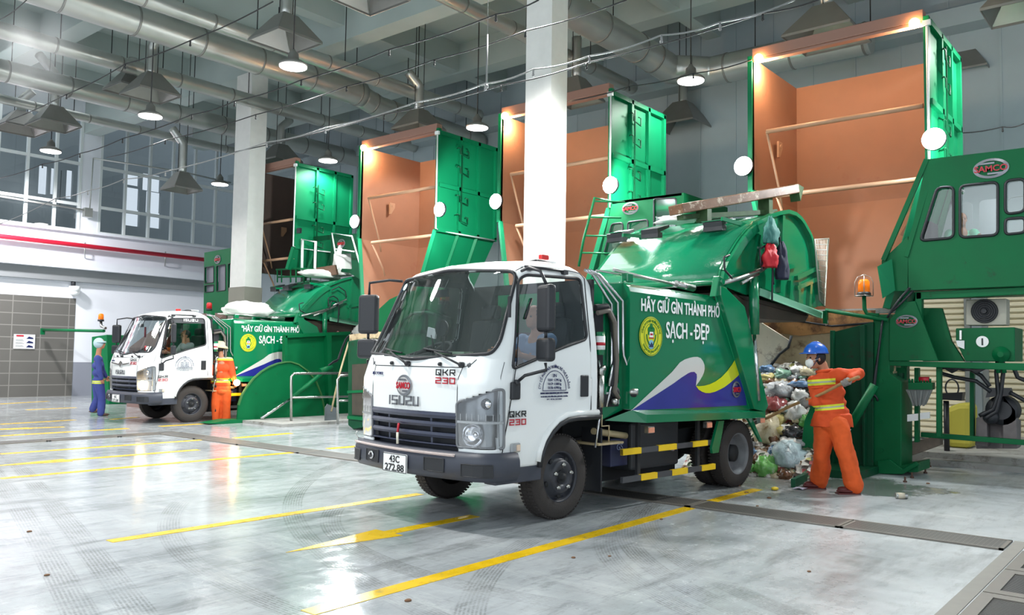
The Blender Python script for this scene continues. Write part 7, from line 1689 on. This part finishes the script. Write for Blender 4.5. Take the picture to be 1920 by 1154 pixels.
bp = N.new('ShaderNodeBump'); bp.inputs['Strength'].default_value = .8; bp.inputs['Distance'].default_value = .05; L.new(vo.outputs['Distance'], bp.inputs['Height']); L.new(bp.outputs[0], N['Principled BSDF'].inputs['Normal'])
o = single('rubbish_heap', b, HM_, 'loose mixed rubbish filling the heap behind the nearest truck', 'rubbish'); o['kind'] = 'stuff'
def plastic(name, c, c2=None, rough=.22): return mat('bag_'+name, c, rough, noise=.18, nscale=7, bump=.7, bscale=14, dirt=c2, dirtamt=.35 if c2 else 0, dscale=6, coat=.3)
PB = dict(white=plastic('white', (214, 212, 206), (150, 120, 100)), grey=plastic('grey', (168, 170, 172), (110, 100, 90)), cream=plastic('cream', (206, 192, 158), (140, 110, 70)), green=plastic('green', (86, 150, 74), (150, 190, 140)), teal=plastic('teal', (104, 140, 120), (180, 195, 185)), red=plastic('red', (156, 74, 74), (200, 186, 180)), black=plastic('black', (34, 34, 38)), blue=plastic('blue', (92, 124, 158), (206, 210, 214)), pale=plastic('pale_blue', (176, 196, 200), (120, 130, 130)), brown=plastic('brown', (104, 70, 46), (60, 44, 34)), yellow=plastic('yellow', (190, 176, 112), (140, 116, 72)), lime=plastic('lime', (110, 180, 90), (190, 200, 180)))
NAMED = [  # px, py, width px, height px, colour, label
 (1436, 888, 42, 44, 'lime', 'round bright green knotted bag at the foot of the heap'), (1402, 895, 30, 26, 'green', 'small dark green bag beside the rear wheel of the nearest truck'),
 (1478, 860, 58, 56, 'pale', 'large pale blue translucent bag low on the heap'), (1440, 815, 48, 60, 'cream', 'large dirty cream bag leaning low beside the truck tail'),
 (1462, 735, 50, 34, 'grey', 'grey white crumpled bag high on the heap'), (1455, 762, 44, 30, 'red', 'red and white bag in the middle of the heap'),
 (1494, 778, 36, 36, 'white', 'white bag right of the red one on the heap'), (1500, 745, 30, 26, 'white', 'white bag near the worker glove'),
 (1468, 706, 34, 22, 'teal', 'teal green bag on top of the heap'), (1437, 694, 30, 16, 'blue', 'blue white bag at the top left of the heap'),
 (1438, 712, 32, 20, 'yellow', 'yellowish bag below the blue white one'), (1500, 722, 42, 14, 'blue', 'blue tray like bag near the worker mask'),
 (1487, 812, 40, 26, 'black', 'black shiny bag right of the middle of the heap'), (1478, 835, 40, 24, 'white', 'flat white bag above the large pale blue one'),
 (1418, 870, 26, 24, 'brown', 'brown soggy bag by the rear wheel'), (1472, 905, 26, 20, 'brown', 'brown lump of waste at the front of the heap'),
 (1430, 780, 28, 24, 'brown', 'brown bag just behind the truck tail lamp'), (1512, 700, 26, 18, 'cream', 'cream bag at the top right of the heap'),
 (1495, 695, 26, 16, 'white', 'white bag at the very top right of the heap'), (1416, 700, 22, 16, 'cream', 'cream bag beside the tailgate rod at the top of the heap'),
 (1512, 795, 26, 26, 'green', 'green bag beside the curved green guard'), (1450, 850, 22, 22, 'blue', 'small blue bag left of the large pale one'),
 (1458, 790, 30, 20, 'yellow', 'yellow bag under the red and white one')]
for i, (px, py, w, h, c_, lab) in enumerate(NAMED):
    p = slope(px, py); s_ = (p-Vector((0, 0, CAM_H))).dot(_f)/1565; dx, dz_ = w*s_, h*s_; p.z = max(p.z, dz_*.27); sack(p+Vector((.03, .01, 0)), (dx*.95, dx, dz_*1.05), random.random()*3, PB[c_], 'rubbish_bag', lab, 'bag', .27, 10+i, 24, 'bags in the rubbish heap', fq=2.6)
cols = ['white', 'grey', 'cream', 'white', 'brown', 'yellow', 'teal', 'red', 'black', 'blue', 'pale', 'cream', 'grey', 'white', 'brown', 'cream', 'brown']
for i in range(150):
    px = random.uniform(1404, 1532); py = random.uniform(690, 905)
    if px > 1530-(py-690)*.13: continue
    c_ = random.choice(cols); p = slope(px, py); dx = random.uniform(.07, .20)
    if p.x < 10.3 or p.x > 11.85: continue
    p.z = max(p.z, dx*.2); sack(p+Vector((.02, 0, -.02)), (dx, dx*random.uniform(.7, 1.3), dx*random.uniform(.45, .8)), random.random()*3, PB[c_], 'rubbish_bag', 'small %s bag in the rubbish heap behind the nearest truck' % ('pale blue' if c_ == 'pale' else c_), 'bag', .28, 50+i, 14, 'small %s bags in the rubbish heap' % ('pale blue' if c_ == 'pale' else c_), fq=3.0)
# litter on the floor
m = MB(); c = oZ(1690, 936); d = Vector((math.cos(-.9), math.sin(-.9), 0)); cn = thing('drink_can', 'crushed silver drink can lying on the floor right of the worker', 'can', (c.x, c.y, 0)); m.tube([c+d*(-.065)+ez*.033, c+d*(-.058)+ez*.033, c+d*.058+ez*.033, c+d*.065+ez*.033], [.026, .033, .033, .026], 16); obj('can_body', m, STEEL, cn); m = MB(); m.tube([c+d*-.04+ez*.033, c+d*.03+ez*.033], .0337, 16); obj('printed_band', m, mat('can_print', (200, 190, 170), .4), cn)
m = MB(); c = oZ(1500, 918); rows = [[(c.x+.16*i/4-.08, c.y+.12*j/4-.06, .01+.03*abs(mnoise.noise(Vector((i*.7, j*.7, 2))))) for j in range(5)] for i in range(5)]; m.sheet(rows, 0, True); single('crumpled_packet', m, mat('violet_white_packet', (190, 186, 206), .3), 'crumpled white and violet packet at the tip of the green guard', 'packet', solid=.003)
m = MB(); c = oZ(1453, 920); m.ball(c+ez*.02, .05, 10, sc=(1.1, .8, .4)); single('fruit_peel', m, mat('yellow_peel', (220, 190, 40), .5), 'yellow fruit peel on the floor beside the heap', 'peel')
for i, (px, py, s_) in enumerate([(765, 1128, .025), (1075, 1047, .02), (1143, 1044, .015), (1240, 975, .02), (1420, 950, .02), (55, 998, .022), (1517, 1073, .018), (88, 1080, .02), (1442, 935, .03), (1400, 925, .03), (1385, 912, .03), (1740, 908, .03)]):
    m = MB(); c = oZ(px, py); m.ball(c+ez*s_*.2, s_, 8, sc=(1, .8, .35)); single('litter_scrap', m, mat('brown_scrap', (120, 86, 60), .8), 'small brown scrap lying on the wet floor', 'scrap', 'brown scraps on the floor')
# spilled liquid in front of the worker
m = MB(); c = oZ(1600, 930)
